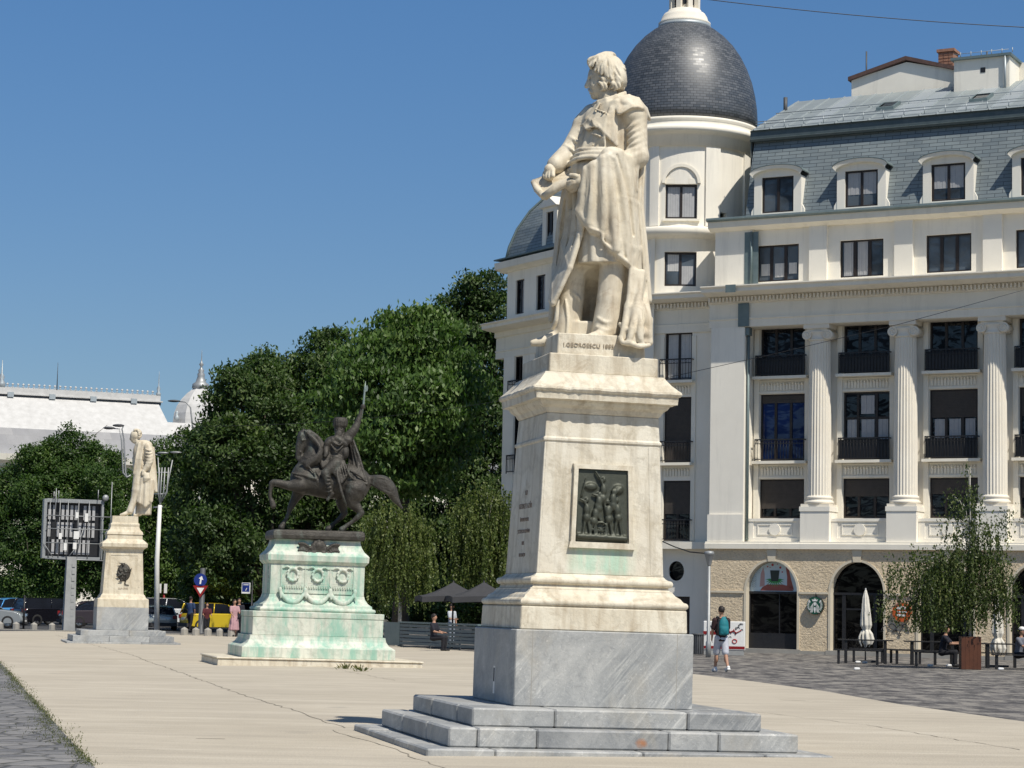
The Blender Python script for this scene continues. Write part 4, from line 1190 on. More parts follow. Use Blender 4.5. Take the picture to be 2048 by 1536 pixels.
m.prof([(-1.6, 12.9), (WT+.08, 12.9), (WT+.1, 12.98), (WT+.04, 13.0), (WT+.04, 13.56), (WT+.14, 13.6), (WT+.14, 13.83), (WT+.5, 13.86), (WT+.8, 13.93), (WT+.8, 14.06), (WT+.9, 14.12), (WT+.9, 14.16), (-1.6, 14.24)], T0-.3, -1.71); m.build('entablature', M['trim'], ROOT_B)
m = MB(R); x = T0
while x < -1.8: m.box(x, x+.075, WT+.141, WT+.26, 13.63, 13.8); x += .15
m.build('dentil_course', M['colstone'], ROOT_B)
m = MB(R); m.box(T0-.1, -1.725, WT+.002, WT+.5, 3.97, 4.25); m.build('string_course', M['trim'], ROOT_B)

# --- left wing
Bp = atY(1008, 900, 97.6); Bp.z = 0
Ap = R((T0, WT, 0)) + F0; Ap.z = 0
Lw = Fr(Bp, Ap-Bp)
LL = (Ap-Bp).length
holes = []
for px0, px1 in ((1031, 1048), (1072, 1090)):
    a0 = Lw.at(px0, 590, 0)[0]; a1 = Lw.at(px1, 590, 0)[0]
    zb = Lw.at((px0+px1)/2, 616 if px0 < 1050 else 608, 0)[1]
    holes.append((a0, a1, 14.5, 16.05))
a0 = holes[1][0]
st = holes[1][0]-holes[0][0]; wd = holes[0][1]-holes[0][0]
k = 2
while holes[0][0]+st*k+wd < LL-.3: holes.append((holes[0][0]+st*k, holes[0][0]+st*k+wd, 14.5, 16.05)); k += 1
low = [(h[0]+.0, h[1], z0, z1) for h in holes[::1] for z0, z1 in ((5.2, 6.72), (7.42, 10.0), (10.72, 12.6), (1.2, 3.2))]
m = MB(Lw); wall(m, 0, LL+.6, 0, 16.5, 0, holes+low, .2)
m.face([(0, 0, 0), (0, -7, 0), (0, -7, 16.5), (0, 0, 16.5)])
m.build('left_wing_wall', M['plaster'], ROOT_B)
for h in holes: window(Lw, h[0], h[1], h[2], h[3], -.15, (.5,), ROOT_B, fw=.06, mull=.04, curtain=((.55, .95, .02, .97, 'blind_pale'),))
for h in low:
    window(Lw, h[0], h[1], h[2], h[3], -.15, (.5,), ROOT_B, fw=.06, mull=.04)
    if h[2] > 7: railing(Lw, h[0]-.05, h[1]+.05, .004, .3, h[2], .8, ROOT_B)
m = MB(Lw)
m.prof([(-.3, 12.63), (.04, 12.63), (.04, 12.92), (.08, 12.94), (.08, 12.99), (.02, 13.0), (.02, 13.56), (.12, 13.6), (.12, 13.83), (.5, 13.86), (.8, 13.93), (.8, 14.06), (.9, 14.12), (.9, 14.16), (-.3, 14.24)], -.85, LL+.2)
m.build('entablature', M['trim'], ROOT_B)
m = MB(Lw); m.prof([(-.3, 16.48), (.1, 16.48), (.18, 16.54), (.45, 16.6), (.47, 16.9), (-.3, 17.0)], -.4, LL); m.build('eaves_cornice', M['trim'], ROOT_B)
m = MB(Lw); m.box(-.003, .9, .003, .1, 4.3, 12.62); m.box(1.2, LL, .002, .12, 3.97, 4.25); m.build('corner_pilaster', M['plaster'], ROOT_B)
m = MB(Lw)     # curved slate mansard, hipped round the end
prof = [(.1, 17.0), (.0, 17.6), (-.25, 18.4), (-.65, 19.2), (-1.2, 19.9), (-1.9, 20.5), (-2.6, 20.8)]
L_ = 0
for (w0, z0), (w1, z1) in zip(prof, prof[1:]):
    ds = math.hypot(w1-w0, z1-z0)
    e0, e1 = .1-w0, .1-w1
    m.face([(e0, w0, z0), (LL, w0, z0), (LL, w1, z1), (e1, w1, z1)], uv=[(e0, L_), (LL, L_), (LL, L_+ds), (e1, L_+ds)], sm=True)
    m.face([(e0, w0, z0), (e0, -6.9-w0, z0), (e1, -6.9-w1, z1), (e1, w1, z1)], uv=[(w0, L_), (-6.9-w0, L_), (-6.9-w1, L_+ds), (w1, L_+ds)], sm=True)
    m.face([(e0, -6.9-w0, z0), (LL, -6.9-w0, z0), (LL, -6.9-w1, z1), (e1, -6.9-w1, z1)], uv=[(e0, L_), (LL, L_), (LL, L_+ds), (e1, L_+ds)], sm=True)
    L_ += ds
m.face([(2.7, -2.6, 20.8), (LL, -2.6, 20.8), (LL, -4.3, 20.8), (2.7, -4.3, 20.8)])
m.build('curved_mansard', M['slate_mansard'], ROOT_B)
m = MB(Lw); m.tube([(.12-w, w+.02, z) for w, z in [(p[0], p[1]+.03) for p in prof]], .06, 6); m.box(-.42, LL, -.3, .5, 17.005, 17.06); m.build('gutter', M['gutter'], ROOT_B)
d0 = Lw.at(1083, 440, .1)[0]; dw = Lw.at(1112, 440, .1)[0]-d0
for i in range(3):
    x = d0+i*3.6
    if x+dw > LL: break
    m = MB(Lw)
    hl = (x+.3, x+dw-.3, 17.15, 18.75)
    wall(m, x, x+dw, 17.0, 18.95, .05, [hl], .16)
    for a in (x, x+dw): m.face([(a, .05, 17), (a, -1.4, 17), (a, -1.4, 18.95), (a, .05, 18.95)])
    m.prism([(x-.15, 18.95), (x+dw+.15, 18.95), (x+dw/2, 19.45)], .2, -1.9)
    d = m.build('dormer', M['plaster'], ROOT_B)
    window(Lw, *hl, -.1, (.5,), d, pane='glass_pale', fw=.07)
# left wing back and the link roof behind the drum keep the block solid
m = MB(Lw); m.face([(0, -7, 0), (LL+4, -7, 0), (LL+4, -7, 16.5), (0, -7, 16.5)]); m.build('rear_wall', M['plaster'], ROOT_B)
# marks and fittings on the ground storey
def sign_frame(px, py, w):
    a, z = R.at(px, py, w); return a, z
a, z = sign_frame(1630, 1211, .16)
sg = empty('round_sign', R((a, .1, z))+F0, label='round dark green wall sign with a white crowned woman emblem, between two arches', cat='sign')
SGF = lambda q: R.u*(q[0]) + R.n*(q[1]) + Vector((0, 0, q[2]))
m = MB(SGF); m.prism(circ(0, 0, .335, n=40), -.08, .07); m.tube([(0, -.05, .33), (0, -.05, .48)], .02, 5); m.build('sign_case', M['black'], sg)
m = MB(SGF); m.prism(circ(0, 0, .325, n=40), .071, .078); m.build('green_face', M['greenlogo'], sg)
wl = [[(-.04, .12), (.04, .12), (.045, .04), (.02, -.01), (-.02, -.01), (-.045, .04)],
      [(-.09, .16), (-.12, .24), (-.06, .20), (-.035, .26), (-.015, .21), (0, .30), (.015, .21), (.035, .26), (.06, .20), (.12, .24), (.09, .16)],
      [(-.025, -.06), (.025, -.06), (.035, -.16), (.015, -.27), (-.015, -.27), (-.035, -.16)]]
for s_ in (-1, 1):
    for i in range(4):
        x = .058+.03*i
        pts = [(s_*(x+.012*sin(7*t)+.03*t), .10-.04*i-.36*t*(1-.1*i)) for t in np.linspace(0, 1, 7)]
        wl.append([(p[0]-.0075, p[1]) for p in pts] + [(p[0]+.0075, p[1]) for p in pts[::-1]])
    for i in range(8):
        t = -.75+i*.19; r0, r1 = .225, .30
        wl.append([(s_*r0*cos(t), r0*sin(t)), (s_*r1*cos(t+.1), r1*sin(t+.1)), (s_*r1*cos(t+.2), r1*sin(t+.2)), (s_*r0*cos(t+.08), r0*sin(t+.08))])
    wl.append([(s_*.17, .14), (s_*.25, .20), (s_*.27, .13), (s_*.20, .09)])
m = MB(SGF)
for p in wl: m.prism(p, .0785, .084)
m.build('white_emblem', M['whitep'], sg)
a, z = sign_frame(1803, 1224, .12)
s2 = empty('round_sign', R((a, .06, z))+F0, label='round orange wall sign half hidden behind the planted birch', cat='sign')
m = MB(SGF); m.prism(circ(0, 0, .36, n=40), -.05, .06); m.build('orange_face', M['orange'], s2)
m = MB(SGF)
m.prism([(-.2, -.08), (.2, -.08), (.17, -.16), (-.17, -.16)], .061, .07); m.prism(circ(0, .1, .2, .12, 16, 0, pi), .061, .07); m.prism([(-.21, .03), (.21, .03), (.21, -.02), (-.21, -.02)], .061, .07)
m.build('white_mark', M['whitep'], s2)
tb = BU[3]-.55
o = text_part('BURGER', .34, M['whitep'], ROOT_B, 'shop_lettering', R((BU[3]+.05, -.30, 1.68)), (pi/2, 0, ang))
m = MB(R)
for (x, z, s_) in ((.35, 1.15, 1), (.6, 1.12, -1), (.85, 1.2, 1), (.15, 1.3, 1), (.7, 1.32, 1), (.45, 1.36, -1), (.95, 1.35, -1)):
    m.tube([(CU[1]-.75+x+.16*cos(t)*s_, .03, z*.8+.13*sin(t*1.3)) for t in np.linspace(0, 4.4, 9)], .014, 4)
m.build('grey_graffiti', M['darkgrey'], ROOT_B)

# ------------------------------------------------------------------ monuments
def bev(o, w, seg=1):
    bm = bmesh.new(); bm.from_mesh(o.data)
    bmesh.ops.remove_doubles(bm, verts=bm.verts[:], dist=1e-5)
    ed = [e for e in bm.edges if len(e.link_faces) == 2 and e.calc_face_angle(0) > .5]
    bmesh.ops.bevel(bm, geom=ed, offset=w, segments=seg, affect='EDGES', clamp_overlap=True)
    bm.to_mesh(o.data); bm.free(); return o
def sqloft(m, lv):
    rows = [[m.p((sx*hx, sy*hy, z)) for sx, sy in ((-1,-1),(1,-1),(1,1),(-1,1))] for hx, hy, z in lv]
    for a, b in zip(rows, rows[1:]):
        for k in range(4): m.idx((a[k], a[(k+1)%4], b[(k+1)%4], b[k]))
    m.idx(rows[0][::-1]); m.idx(rows[-1]); return m
def slabs(name, hx, hy, z0, z1, xs, ys, mat, parent, w=.012, seed=1):
    """a course of stone blocks: joints at xs on the long faces, ys on the short ones"""
    m = MB(); rr = random.Random(seed); T = min(hx, hy)*.45; g = .005
    X = [-hx]+[x for x in xs]+[hx]; Y = [-hy+T]+[y for y in ys]+[hy-T]
    j = lambda a=.009: rr.uniform(-a, a)
    for a, b in zip(X, X[1:]):
        d = j(); m.box(a+g, b-g, -hy+d, -hy+T, z0, z1+j(.003)); m.box(a+g, b-g, hy-T, hy+d, z0, z1+j(.003))
    for a, b in zip(Y, Y[1:]):
        d = j(); m.box(-hx+d, -hx+T, a+g, b-g, z0, z1+j(.003)); m.box(hx-T, hx+d, a+g, b-g, z0, z1+j(.003))
    m.box(-hx+.05, hx-.05, -hy+.05, hy-.05, z0+.001, z1-.012)
    return bev(m.build(name, mat, parent), w)
def torus_prof(r0, z0, z1, n=8):      # half-round moulding between z0 and z1 bulging out from r0
    h = (z1-z0)/2
    return [(r0+h*.9*sin(pi*i/n), z0+(z1-z0)*(1-cos(pi*i/n))/2) for i in range(n+1)]
M['graym_rust'] = gray_marble('grey_veined_marble_step')
t_ = M['graym_rust'].node_tree; b_ = t_.nodes['Principled BSDF']; T_ = NT.__new__(NT); T_.m = M['graym_rust']; T_.t = t_; T_.b = b_
T_.tc = [n for n in t_.nodes if n.bl_idname == 'ShaderNodeTexCoord'][0]
prev_ = b_.inputs['Base Color'].links[0].from_socket
sx_ = T_.n('SeparateXYZ', {0: T_.tc.outputs['Object']})
dx_ = T_.math('DIVIDE', T_.math('SUBTRACT', sx_.outputs[0], .17), .105); dz_ = T_.math('DIVIDE', T_.math('SUBTRACT', sx_.outputs[2], .125), .085)
rr_ = T_.math('ADD', T_.math('MULTIPLY', dx_, dx_), T_.math('MULTIPLY', dz_, dz_))
rr_ = T_.math('ADD', rr_, T_.math('MULTIPLY', T_.noise(14, 4, .6), .9))
msk_ = T_.ramp(rr_, [(.45, 1), (1.0, 0)])
T_.set(b_.inputs['Base Color'], T_.mix(T_.math('MULTIPLY', msk_, .85), prev_, (.36, .15, .06)))

TH1 = .2371
P1 = empty('monument_pedestal', (.8661, 26.269, 0), (0, .013, TH1), label='tall tapering marble pedestal with bronze battle relief on three grey steps, nearest of the three', cat='pedestal')
slabs('step', 2.3006, 2.3006, -.12, .045, (-1.55, .1, 1.5), (-.5, .9), M['graym'], P1, .016, 1)
slabs('step', 2.0042, 2.0042, .0452, .2564, (-1.68, -1.02, .48, 1.06), (-.8, .6), M['graym_rust'], P1, .02, 2)
slabs('step', 1.6788, 1.6788, .2566, .4596, (-.74, .80), (-.7, .5), M['graym'], P1, .02, 3)
m = MB(); h = 1.0585
m.box(-h, h, -h, h, .46, 1.3248)
bev(m.build('base_block', M['graym'], P1), .012)
m = MB()
for s_ in (-1, 1): m.box(s_*.86-.003, s_*.86+.003, -h-.0015, h+.0015, .465, 1.318)
m.build('corner_joint', M['kerb'], P1)
m = MB(); sqloft(m, [(.997, .997, 1.326), (.989, .989, 1.592)]); bev(m.build('plinth_block', M['marble'], P1), .012)
pr = [(.985, .985, 1.594)] + [(r, r, z) for r, z in torus_prof(.965, 1.60, 1.68)] + [(.95, .95, 1.69), (.93, .93, 1.72), (.88, .88, 1.755), (.853, .853, 1.79), (.853, .853, 1.80), (.825, .825, 1.81), (.81, .81, 1.845)] + [(r, r, z) for r, z in torus_prof(.82, 1.85, 1.93)] + [(.805, .805, 1.935), (.785, .785, 1.95), (.764, .764, 1.975)]
m = MB(); sqloft(m, pr); m.build('base_moulding', M['marble'], P1)
m = MB(); sqloft(m, [(.764, .764, 1.976), (.700, .700, 3.50), (.700, .700, 3.51), (.716, .716, 3.515), (.716, .716, 3.55), (.698, .698, 3.56), (.682, .682, 3.84)])
for s_ in (-1, 1):                       # raised corner strips on the die
    for (a0, a1) in ((.60, .742),):
        P_ = [(s_*a0, -.766, 1.99), (s_*a1, -.766, 1.99), (s_*(a1-.062), -.705, 3.50), (s_*(a0-.045), -.705, 3.50)]
        F_ = [m.p(q) for q in P_]; B_ = [m.p((x, y+.03, z)) for x, y, z in P_]
        m.idx(F_)
        for i in range(4): m.idx((F_[i], F_[(i+1)%4], B_[(i+1)%4], B_[i]))
bev(m.build('die', M['marble_die'], P1), .006)
cor = [(.682, .682, 3.842), (.70, .70, 3.86), (.72, .72, 3.90), (.765, .765, 3.935), (.785, .785, 3.965), (.79, .79, 3.985), (.86, .86, 3.99), (.862, .862, 4.02), (.868, .868, 4.075), (.885, .885, 4.085), (.90, .90, 4.11), (.895, .895, 4.135), (.87, .87, 4.155), (.80, .80, 4.22), (.735, .735, 4.30), (.726, .726, 4.322)]
m = MB(); sqloft(m, cor)
bm_ = m.build('cornice', M['marble'], P1)
def rough_edges(o, amp, cuts=6, seed=3):
    bm = bmesh.new(); bm.from_mesh(o.data)
    bmesh.ops.subdivide_edges(bm, edges=[e for e in bm.edges if e.calc_length() > .4], cuts=cuts, use_grid_fill=True)
    r_ = random.Random(seed); chips = [(r_.uniform(-.9, .9), r_.uniform(.02, .07), r_.uniform(.3, 1)) for _ in range(16)]
    for v in bm.verts:
        x, y, z = v.co
        side = x if abs(y) >= abs(x) else y+.37
        w = .5+.5*sin(side*9+1.3*sin(side*23))
        k = .25*w
        if max(abs(x), abs(y)) > .84:
            for c0, wd, dp in chips:
                if abs(side-c0) < wd: k += dp*(1-abs(side-c0)/wd)
        v.co.x *= 1-amp*k; v.co.y *= 1-amp*k; v.co.z -= amp*k*.5*(1 if z > 4.08 else -.6)
    bm.to_mesh(o.data); bm.free()
rough_edges(bm_, .016, 40)
m = MB(); sqloft(m, [(.663, .663, 4.323), (.662, .662, 4.548)]); bev(m.build('upper_plinth', M['marble'], P1), .01)
# relief panel
fr = -.041
def front1(z): return -(.764-(z-1.976)*.042)
pf = MB(); zc = 2.775; LO, HI = 2.35, 3.20
def fq(x, z, w): return (x, front1(z)-w, z)
def fbar(m, pts, w0, w1):
    A = [m.p(fq(x, z, w0)) for x, z in pts]; B = [m.p(fq(x, z, w1)) for x, z in pts]
    for i in range(len(pts)): m.idx((A[i], A[(i+1)%len(pts)], B[(i+1)%len(pts)], B[i]))
    m.idx(B)
for pts in ([(-.375, 2.35), (-.325, 2.35), (-.30, 3.20), (-.35, 3.20)], [(.325, 2.35), (.375, 2.35), (.35, 3.20), (.30, 3.20)], [(-.35, 3.20), (.35, 3.20), (.36, 3.255), (-.36, 3.255)], [(-.40, 2.28), (.40, 2.28), (.385, 2.35), (-.385, 2.35)]):
    fbar(pf, pts, -.01, .055)
pf.build('relief_frame', M['marble'], P1)
RL = Sculpt()
Z0 = 0
RL.box((0, .012, 0), (.325, .02, .425), .005, .005)
def man(x, z, s, armx, armz, lean=0, k=.008):
    RL.ell((x+lean, -.03, z+.19*s), (.026, .02, .032), k); RL.ell((x+lean*.6, -.03, z+.08*s), (.042, .028, .07), k)
    RL.ell((x, -.028, z-.01*s), (.05, .03, .05), k)
    RL.cap((x-.02, -.02, z-.05*s), (x-.045, -.02, z-.22*s), .02, .014, k); RL.cap((x+.02, -.02, z-.05*s), (x+.05, -.02, z-.21*s), .02, .014, k)
    RL.cap((x+lean*.6, -.03, z+.12*s), (x+armx*.5, -.035, z+.1*s+armz*.4), .016, .014, k); RL.cap((x+armx*.5, -.035, z+.1*s+armz*.4), (x+armx, -.03, z+armz), .014, .011, k)
man(-.2, -.13, 1.0, -.09, .2); man(-.11, -.17, .9, .08, .0, .03); man(.0, .1, 1.1, -.1, .3, .01); man(.08, -.14, 1.0, .12, .05, -.02); man(.2, -.12, 1.0, -.1, .05, -.02); man(.13, .02, .8, .1, .2); man(-.05, -.02, .8, -.08, .15)
for i in range(10):
    a = 2*pi*i/10; b = 2*pi*(i+1)/10
    RL.cap((-.02+.09*cos(a), -.03, -.28+.09*sin(a)), (-.02+.09*cos(b), -.03, -.28+.09*sin(b)), .011, .011, .005)
for i in range(5): a = pi*i/5; RL.cap((-.02-.08*cos(a), -.025, -.28-.08*sin(a)), (-.02+.08*cos(a), -.025, -.28+.08*sin(a)), .006, .006, .004)
RL.cap((-.3, -.02, -.36), (.3, -.02, -.37), .03, .03, .02); RL.cap((-.27, -.02, .1), (-.22, -.03, .32), .01, .01, .01); RL.ell((.2, -.02, .2), (.06, .02, .05), .03); RL.ell((-.15, -.02, .22), (.07, .02, .04), .03)
rel = RL.mesh('relief_panel', .011, M['bronze2'], P1, relax=0)
rel.location = (0, front1(zc)-.012, zc); rel.rotation_euler = (fr, 0, 0); rel.scale = (.95, 1.2, 1.0)
M['inscription'] = simple('dark_incised_letters', (.26, .20, .16), (.22, .17, .13), .8, 8, 0)
for i, (s, z, sz) in enumerate((('LUI', 2.93, .07), ('GEORGE LAZ\u0102R', 2.77, .075), ('\u00ceNTEMEETORUL', 2.61, .052), ('\u0218C\u00d3LELOR ROM\u00c2NE', 2.47, .055), ('1885', 2.33, .055), ('BUCURE\u0218TI', 2.19, .05))):
    text_part(s, sz*1.15, M['inscription'], P1, 'incised_inscription', (front1(z)-.001, 0, z), (pi/2-.04*0, 0, -pi/2), .003)
m = MB(); m.box(-1.062, -1.059, -.1, -.02, .56, .88); m.build('paper_sticker', M['whitep'], P1)
m = MB(); m.box(-1.064, -1.0621, -.085, -.035, .7, .86); m.build('sticker_print', M['tentgrey'], P1)
# ---- statue on pedestal 1
R1 = atY(1199, 679, 26.27)
def local_S(root, Y):
    return lambda px, py, dy=0.0: tuple(atY(px, py, Y+dy)-root)
ST = empty('standing_statue', R1, label='large marble statue of a long-cloaked man holding papers, on the nearest pedestal', cat='statue')
S1 = local_S(R1, 26.27)
m = MB(); 
pl_rot = Matrix.Translation(Vector((.8661+.0585, 26.269, 4.52))-R1) @ Matrix.Rotation(TH1, 4, 'Z')
m.cx = pl_rot; sqloft(m, [(.541, .541, .025), (.528, .528, R1.z-4.52-.005)]); m.cx = None
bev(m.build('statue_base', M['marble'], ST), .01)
tx = pl_rot @ Vector((-.16, -.543, .15))
M['faint_letters'] = simple('faint_incised_letters', (.40, .33, .245), (.34, .28, .20), .8, 8, 0)
text_part('I.GEORGESCU 1885', .07, M['faint_letters'], ST, 'signature_lettering', tx, (pi/2, 0, TH1), .004, sp=1.05)
B = Sculpt(S1)
# cloak mass
B.loft([(1238, 215, .02, .22, .20), (1226, 240, .02, .30, .26), (1216, 270, .04, .33, .30), (1208, 330, .06, .38, .33), (1200, 390, .14, .44, .33), (1197, 450, .20, .49, .33), (1198, 544, .24, .54, .34), (1201, 600, .25, .57, .35), (1206, 655, .25, .56, .33)], .03, nf=13, amp=.028, tw=1.2)
# hollow between the coat hem and the ground
B.ell((1190, 640, -.22), (.36, .62, .60), .03, -1)
B.box((1195, 690, -.25), (.36, .50, .16), .05, .03, -1)
# torso in waistcoat
B.ell((1205, 262, .07), (.26, .25, .36), .03); B.ell((1199, 306, .02), (.27, .25, .24), .03); B.ell((1192, 345, -.05), (.32, .28, .22), .04)
# coat skirt
B.loft([(1200, 350, -.08, .32, .28), (1203, 420, -.12, .31, .29), (1205, 480, -.13, .31, .29), (1206, 531, -.13, .32, .30)], .02, nf=9, amp=.035, tw=.6)
B.ell((1205, 560, -.16), (.26, .22, .2), .02, -1)
# legs and shoes
B.cap((1150, 520, .02), (1143, 600, .05), .165, .15, .03); B.cap((1143, 600, .05), (1134, 668, .06), .15, .165, .03)
B.cap((1228, 515, -.18), (1219, 600, -.2), .165, .15, .03); B.cap((1219, 600, -.2), (1212, 662, -.21), .15, .175, .03)
B.chain([(1232, 640, -.3, .02), (1212, 645, -.37, .025), (1196, 636, -.33, .015)], .02); B.chain([(1234, 655, -.3, .02), (1212, 661, -.38, .025), (1194, 654, -.34, .015)], .02)
B.chain([(1126, 572, -.06, .012), (1150, 588, -.1, .015), (1160, 600, -.08, .01)], .02); B.chain([(1131, 600, -.1, .012), (1136, 640, -.11, .02), (1134, 670, -.11, .02)], .02)
B.chain([(1126, 668, .04, .085), (1100, 678, .0, .07), (1080, 684, -.03, .055), (1066, 686, -.04, .04)], .03)
B.chain([(1221, 670, -.27, .085), (1198, 673, -.36, .075), (1180, 677, -.41, .06), (1171, 678, -.43, .045)], .03)
B.box((1180, 664, .1), (.22, .2, .11), .02, .02)
# arms
B.ell((1262, 232, -.12), (.19, .2, .17), .04)
B.cap((1272, 236, -.14), (1275, 312, -.2), .135, .125, .03); B.cap((1275, 314, -.2), (1218, 340, -.34), .14, .12, .03); B.cap((1218, 340, -.34), (1172, 356, -.40), .115, .075, .03)
B.cap((1186, 232, .2), (1168, 250, .22), .15, .14, .05); B.cap((1170, 250, .22), (1140, 300, .12), .135, .11, .03); B.cap((1140, 300, .12), (1118, 322, .02), .11, .105, .02)
B.cap((1131, 312, .06), (1112, 330, -.02), .118, .112, .01)
for a in ((1160, 262, .1), (1150, 280, .05), (1140, 296, .0)): B.chain([(a[0]-10, a[1]-6, a[2]+.03, .012), (a[0]+2, a[1]+2, a[2]-.04, .02), (a[0]+12, a[1]+10, a[2]+.02, .01)], .02)
for i, t in enumerate(np.linspace(.1, .95, 6)):
    x, y = 1271+5*t, 240+72*t; B.chain([(x+16, y-8, -.22-.03*t, .008), (x-4, y+2, -.285-.05*t, .02), (x-19, y+12, -.24-.04*t, .01)], .03)
# standing collar and shoulder cape with its pointed lapel
B.cap((1216, 190, .0), (1222, 214, .0), .115, .14, .02)
rim = [(1187, 208, -.02), (1196, 203, -.12), (1212, 198, -.18), (1232, 191, -.15), (1250, 185, -.02)]; low = [(1192, 222, -.04), (1202, 218, -.16), (1216, 214, -.2), (1236, 206, -.17), (1254, 198, -.02)]
B.quadstrip(rim, low, .018, .012)
B.ell((1258, 218, -.04), (.24, .27, .12), .03, ry=.32)
B.quadstrip([(1238, 196, -.2), (1258, 192, -.14), (1276, 198, -.05), (1292, 218, .1)], [(1238, 226, -.33), (1264, 214, -.335), (1284, 216, -.27), (1299, 238, .0)], .022, .012)
B.chain([(1234, 198, -.2, .012), (1237, 227, -.335, .016), (1262, 215, -.35, .016), (1284, 217, -.28, .018), (1299, 239, .0, .016)], .008)
# coat fronts, ruffled lapel, frogging
B.quadstrip([(1233, 200, -.2), (1222, 216, -.26)], [(1233, 290, -.32), (1206, 262, -.32)], .02, .02)
B.quadstrip([(1192, 214, -.10), (1176, 240, -.06), (1165, 275, -.02), (1164, 302, -.04)], [(1232, 204, -.24), (1216, 250, -.28), (1207, 280, -.27), (1206, 304, -.25)], .03, .03)
B.chain([(1200, 206, -.2, .012), (1190, 222, -.20, .015), (1180, 236, -.17, .016), (1170, 246, -.12, .015), (1161, 252, -.06, .012)], .01)
B.quadstrip([(1190, 222, -.2), (1178, 238, -.18), (1166, 250, -.1)], [(1200, 240, -.27), (1190, 252, -.27), (1172, 258, -.2)], .012, .01)
B.quadstrip([(1196, 224, -.24), (1186, 240, -.24), (1196, 250, -.29)], [(1214, 232, -.30), (1206, 262, -.32), (1207, 264, -.32)], .014, .01); B.chain([(1184, 240, -.24, .014), (1190, 252, -.28, .016), (1198, 255, -.3, .014), (1206, 264, -.32, .013), (1210, 285, -.31, .013), (1209, 304, -.31, .016)], .008)
B.chain([(1172, 250, -.16, .012), (1176, 258, -.2, .014), (1182, 260, -.22, .01)], .008)
B.chain([(1166, 262, -.08, .012), (1164, 280, -.08, .012), (1165, 303, -.1, .014)], .008)
for (x, y) in ((1192, 222), (1184, 270)):
    B.chain([(x-2, y-4, -.235, .011), (x+10, y, -.275, .011), (x+20, y+3, -.3, .011)], .003); B.ell((x+14, y+2, -.31), (.016, .012, .016), .004); B.ell((x+22, y+6, -.31), (.014, .012, .014), .004)
for (x, y) in ((1172, 316), (1186, 290), (1190, 250)): B.ell((x, y, -.28), (.016, .016, .016), .004)
# sash
B.chain([(1150, 306, .02, .03), (1162, 300, -.2, .035), (1184, 299, -.31, .035), (1206, 300, -.35, .04)], .015)
B.chain([(1144, 318, .02, .03), (1158, 309, -.24, .03), (1182, 306, -.34, .032), (1214, 308, -.39, .045)], .015)
B.chain([(1136, 330, .0, .03), (1154, 318, -.26, .03), (1180, 314, -.36, .03), (1212, 318, -.42, .04)], .015)
# cloth carried over the forearm, falling in folds
top = [(1172, 338, -.46), (1188, 330, -.49), (1204, 320, -.50), (1220, 310, -.49), (1238, 306, -.45), (1256, 318, -.36), (1270, 335, -.26)]
mid1 = [(1164, 385, -.43), (1182, 385, -.47), (1203, 390, -.47), (1222, 395, -.45), (1240, 398, -.42), (1256, 402, -.36), (1268, 408, -.24)]
mid2 = [(1158, 422, -.40), (1178, 448, -.43), (1203, 462, -.44), (1222, 480, -.43), (1241, 485, -.41), (1258, 495, -.35), (1275, 500, -.2)]
hem = [(1162, 430, -.40), (1184, 459, -.42), (1207, 468, -.43), (1222, 497, -.42), (1241, 512, -.40), (1258, 527, -.34), (1277, 550, -.2)]
for a, b in ((top, mid1), (mid1, mid2), (mid2, hem)): B.quadstrip(a, b, .045, .03)
for f_ in ([(1170, 342, -.48, .03), (1165, 385, -.47, .03), (1159, 424, -.43, .02)],                                   # broad panels
           [(1184, 334, -.50, .05), (1182, 390, -.51, .055), (1178, 446, -.47, .035)],
           [(1206, 318, -.53, .05), (1207, 390, -.52, .07), (1206, 455, -.47, .05)],
           [(1216, 312, -.53, .04), (1224, 400, -.50, .06), (1232, 500, -.46, .05)],
           [(1228, 304, -.50, .035), (1248, 400, -.45, .045), (1256, 520, -.38, .035)],
           [(1240, 306, -.46, .03), (1262, 385, -.38, .03), (1272, 545, -.26, .025)],
           [(1252, 314, -.40, .025), (1272, 380, -.28, .025)]): B.chain(f_, .03)
for f_ in ([(1177, 338, -.56, .018), (1174, 385, -.55, .026), (1169, 432, -.49, .016)],                                # deep grooves
           [(1192, 322, -.58, .02), (1193, 380, -.58, .04), (1195, 440, -.54, .034), (1196, 462, -.50, .02)],
           [(1214, 330, -.59, .012), (1216, 390, -.58, .024), (1221, 470, -.53, .02)],
           [(1222, 314, -.57, .016), (1238, 395, -.53, .028), (1246, 470, -.48, .022), (1250, 515, -.42, .015)],
           [(1234, 310, -.52, .014), (1256, 385, -.44, .024), (1266, 470, -.36, .02)],
           [(1199, 345, -.58, .008), (1203, 420, -.58, .012)]): B.chain(f_, .012, -1)
B.chain([(1160, 428, -.42, .018), (1176, 452, -.47, .02), (1190, 460, -.48, .018), (1204, 466, -.49, .022), (1206, 482, -.49, .018), (1222, 498, -.47, .02), (1243, 515, -.44, .02), (1260, 530, -.38, .02), (1276, 551, -.27, .018)], .01)
B.chain([(1204, 312, -.45, .04), (1214, 303, -.46, .05), (1228, 302, -.45, .05), (1240, 308, -.42, .04)], .02); B.chain([(1198, 320, -.48, .03), (1212, 313, -.52, .04), (1226, 316, -.52, .03)], .015)
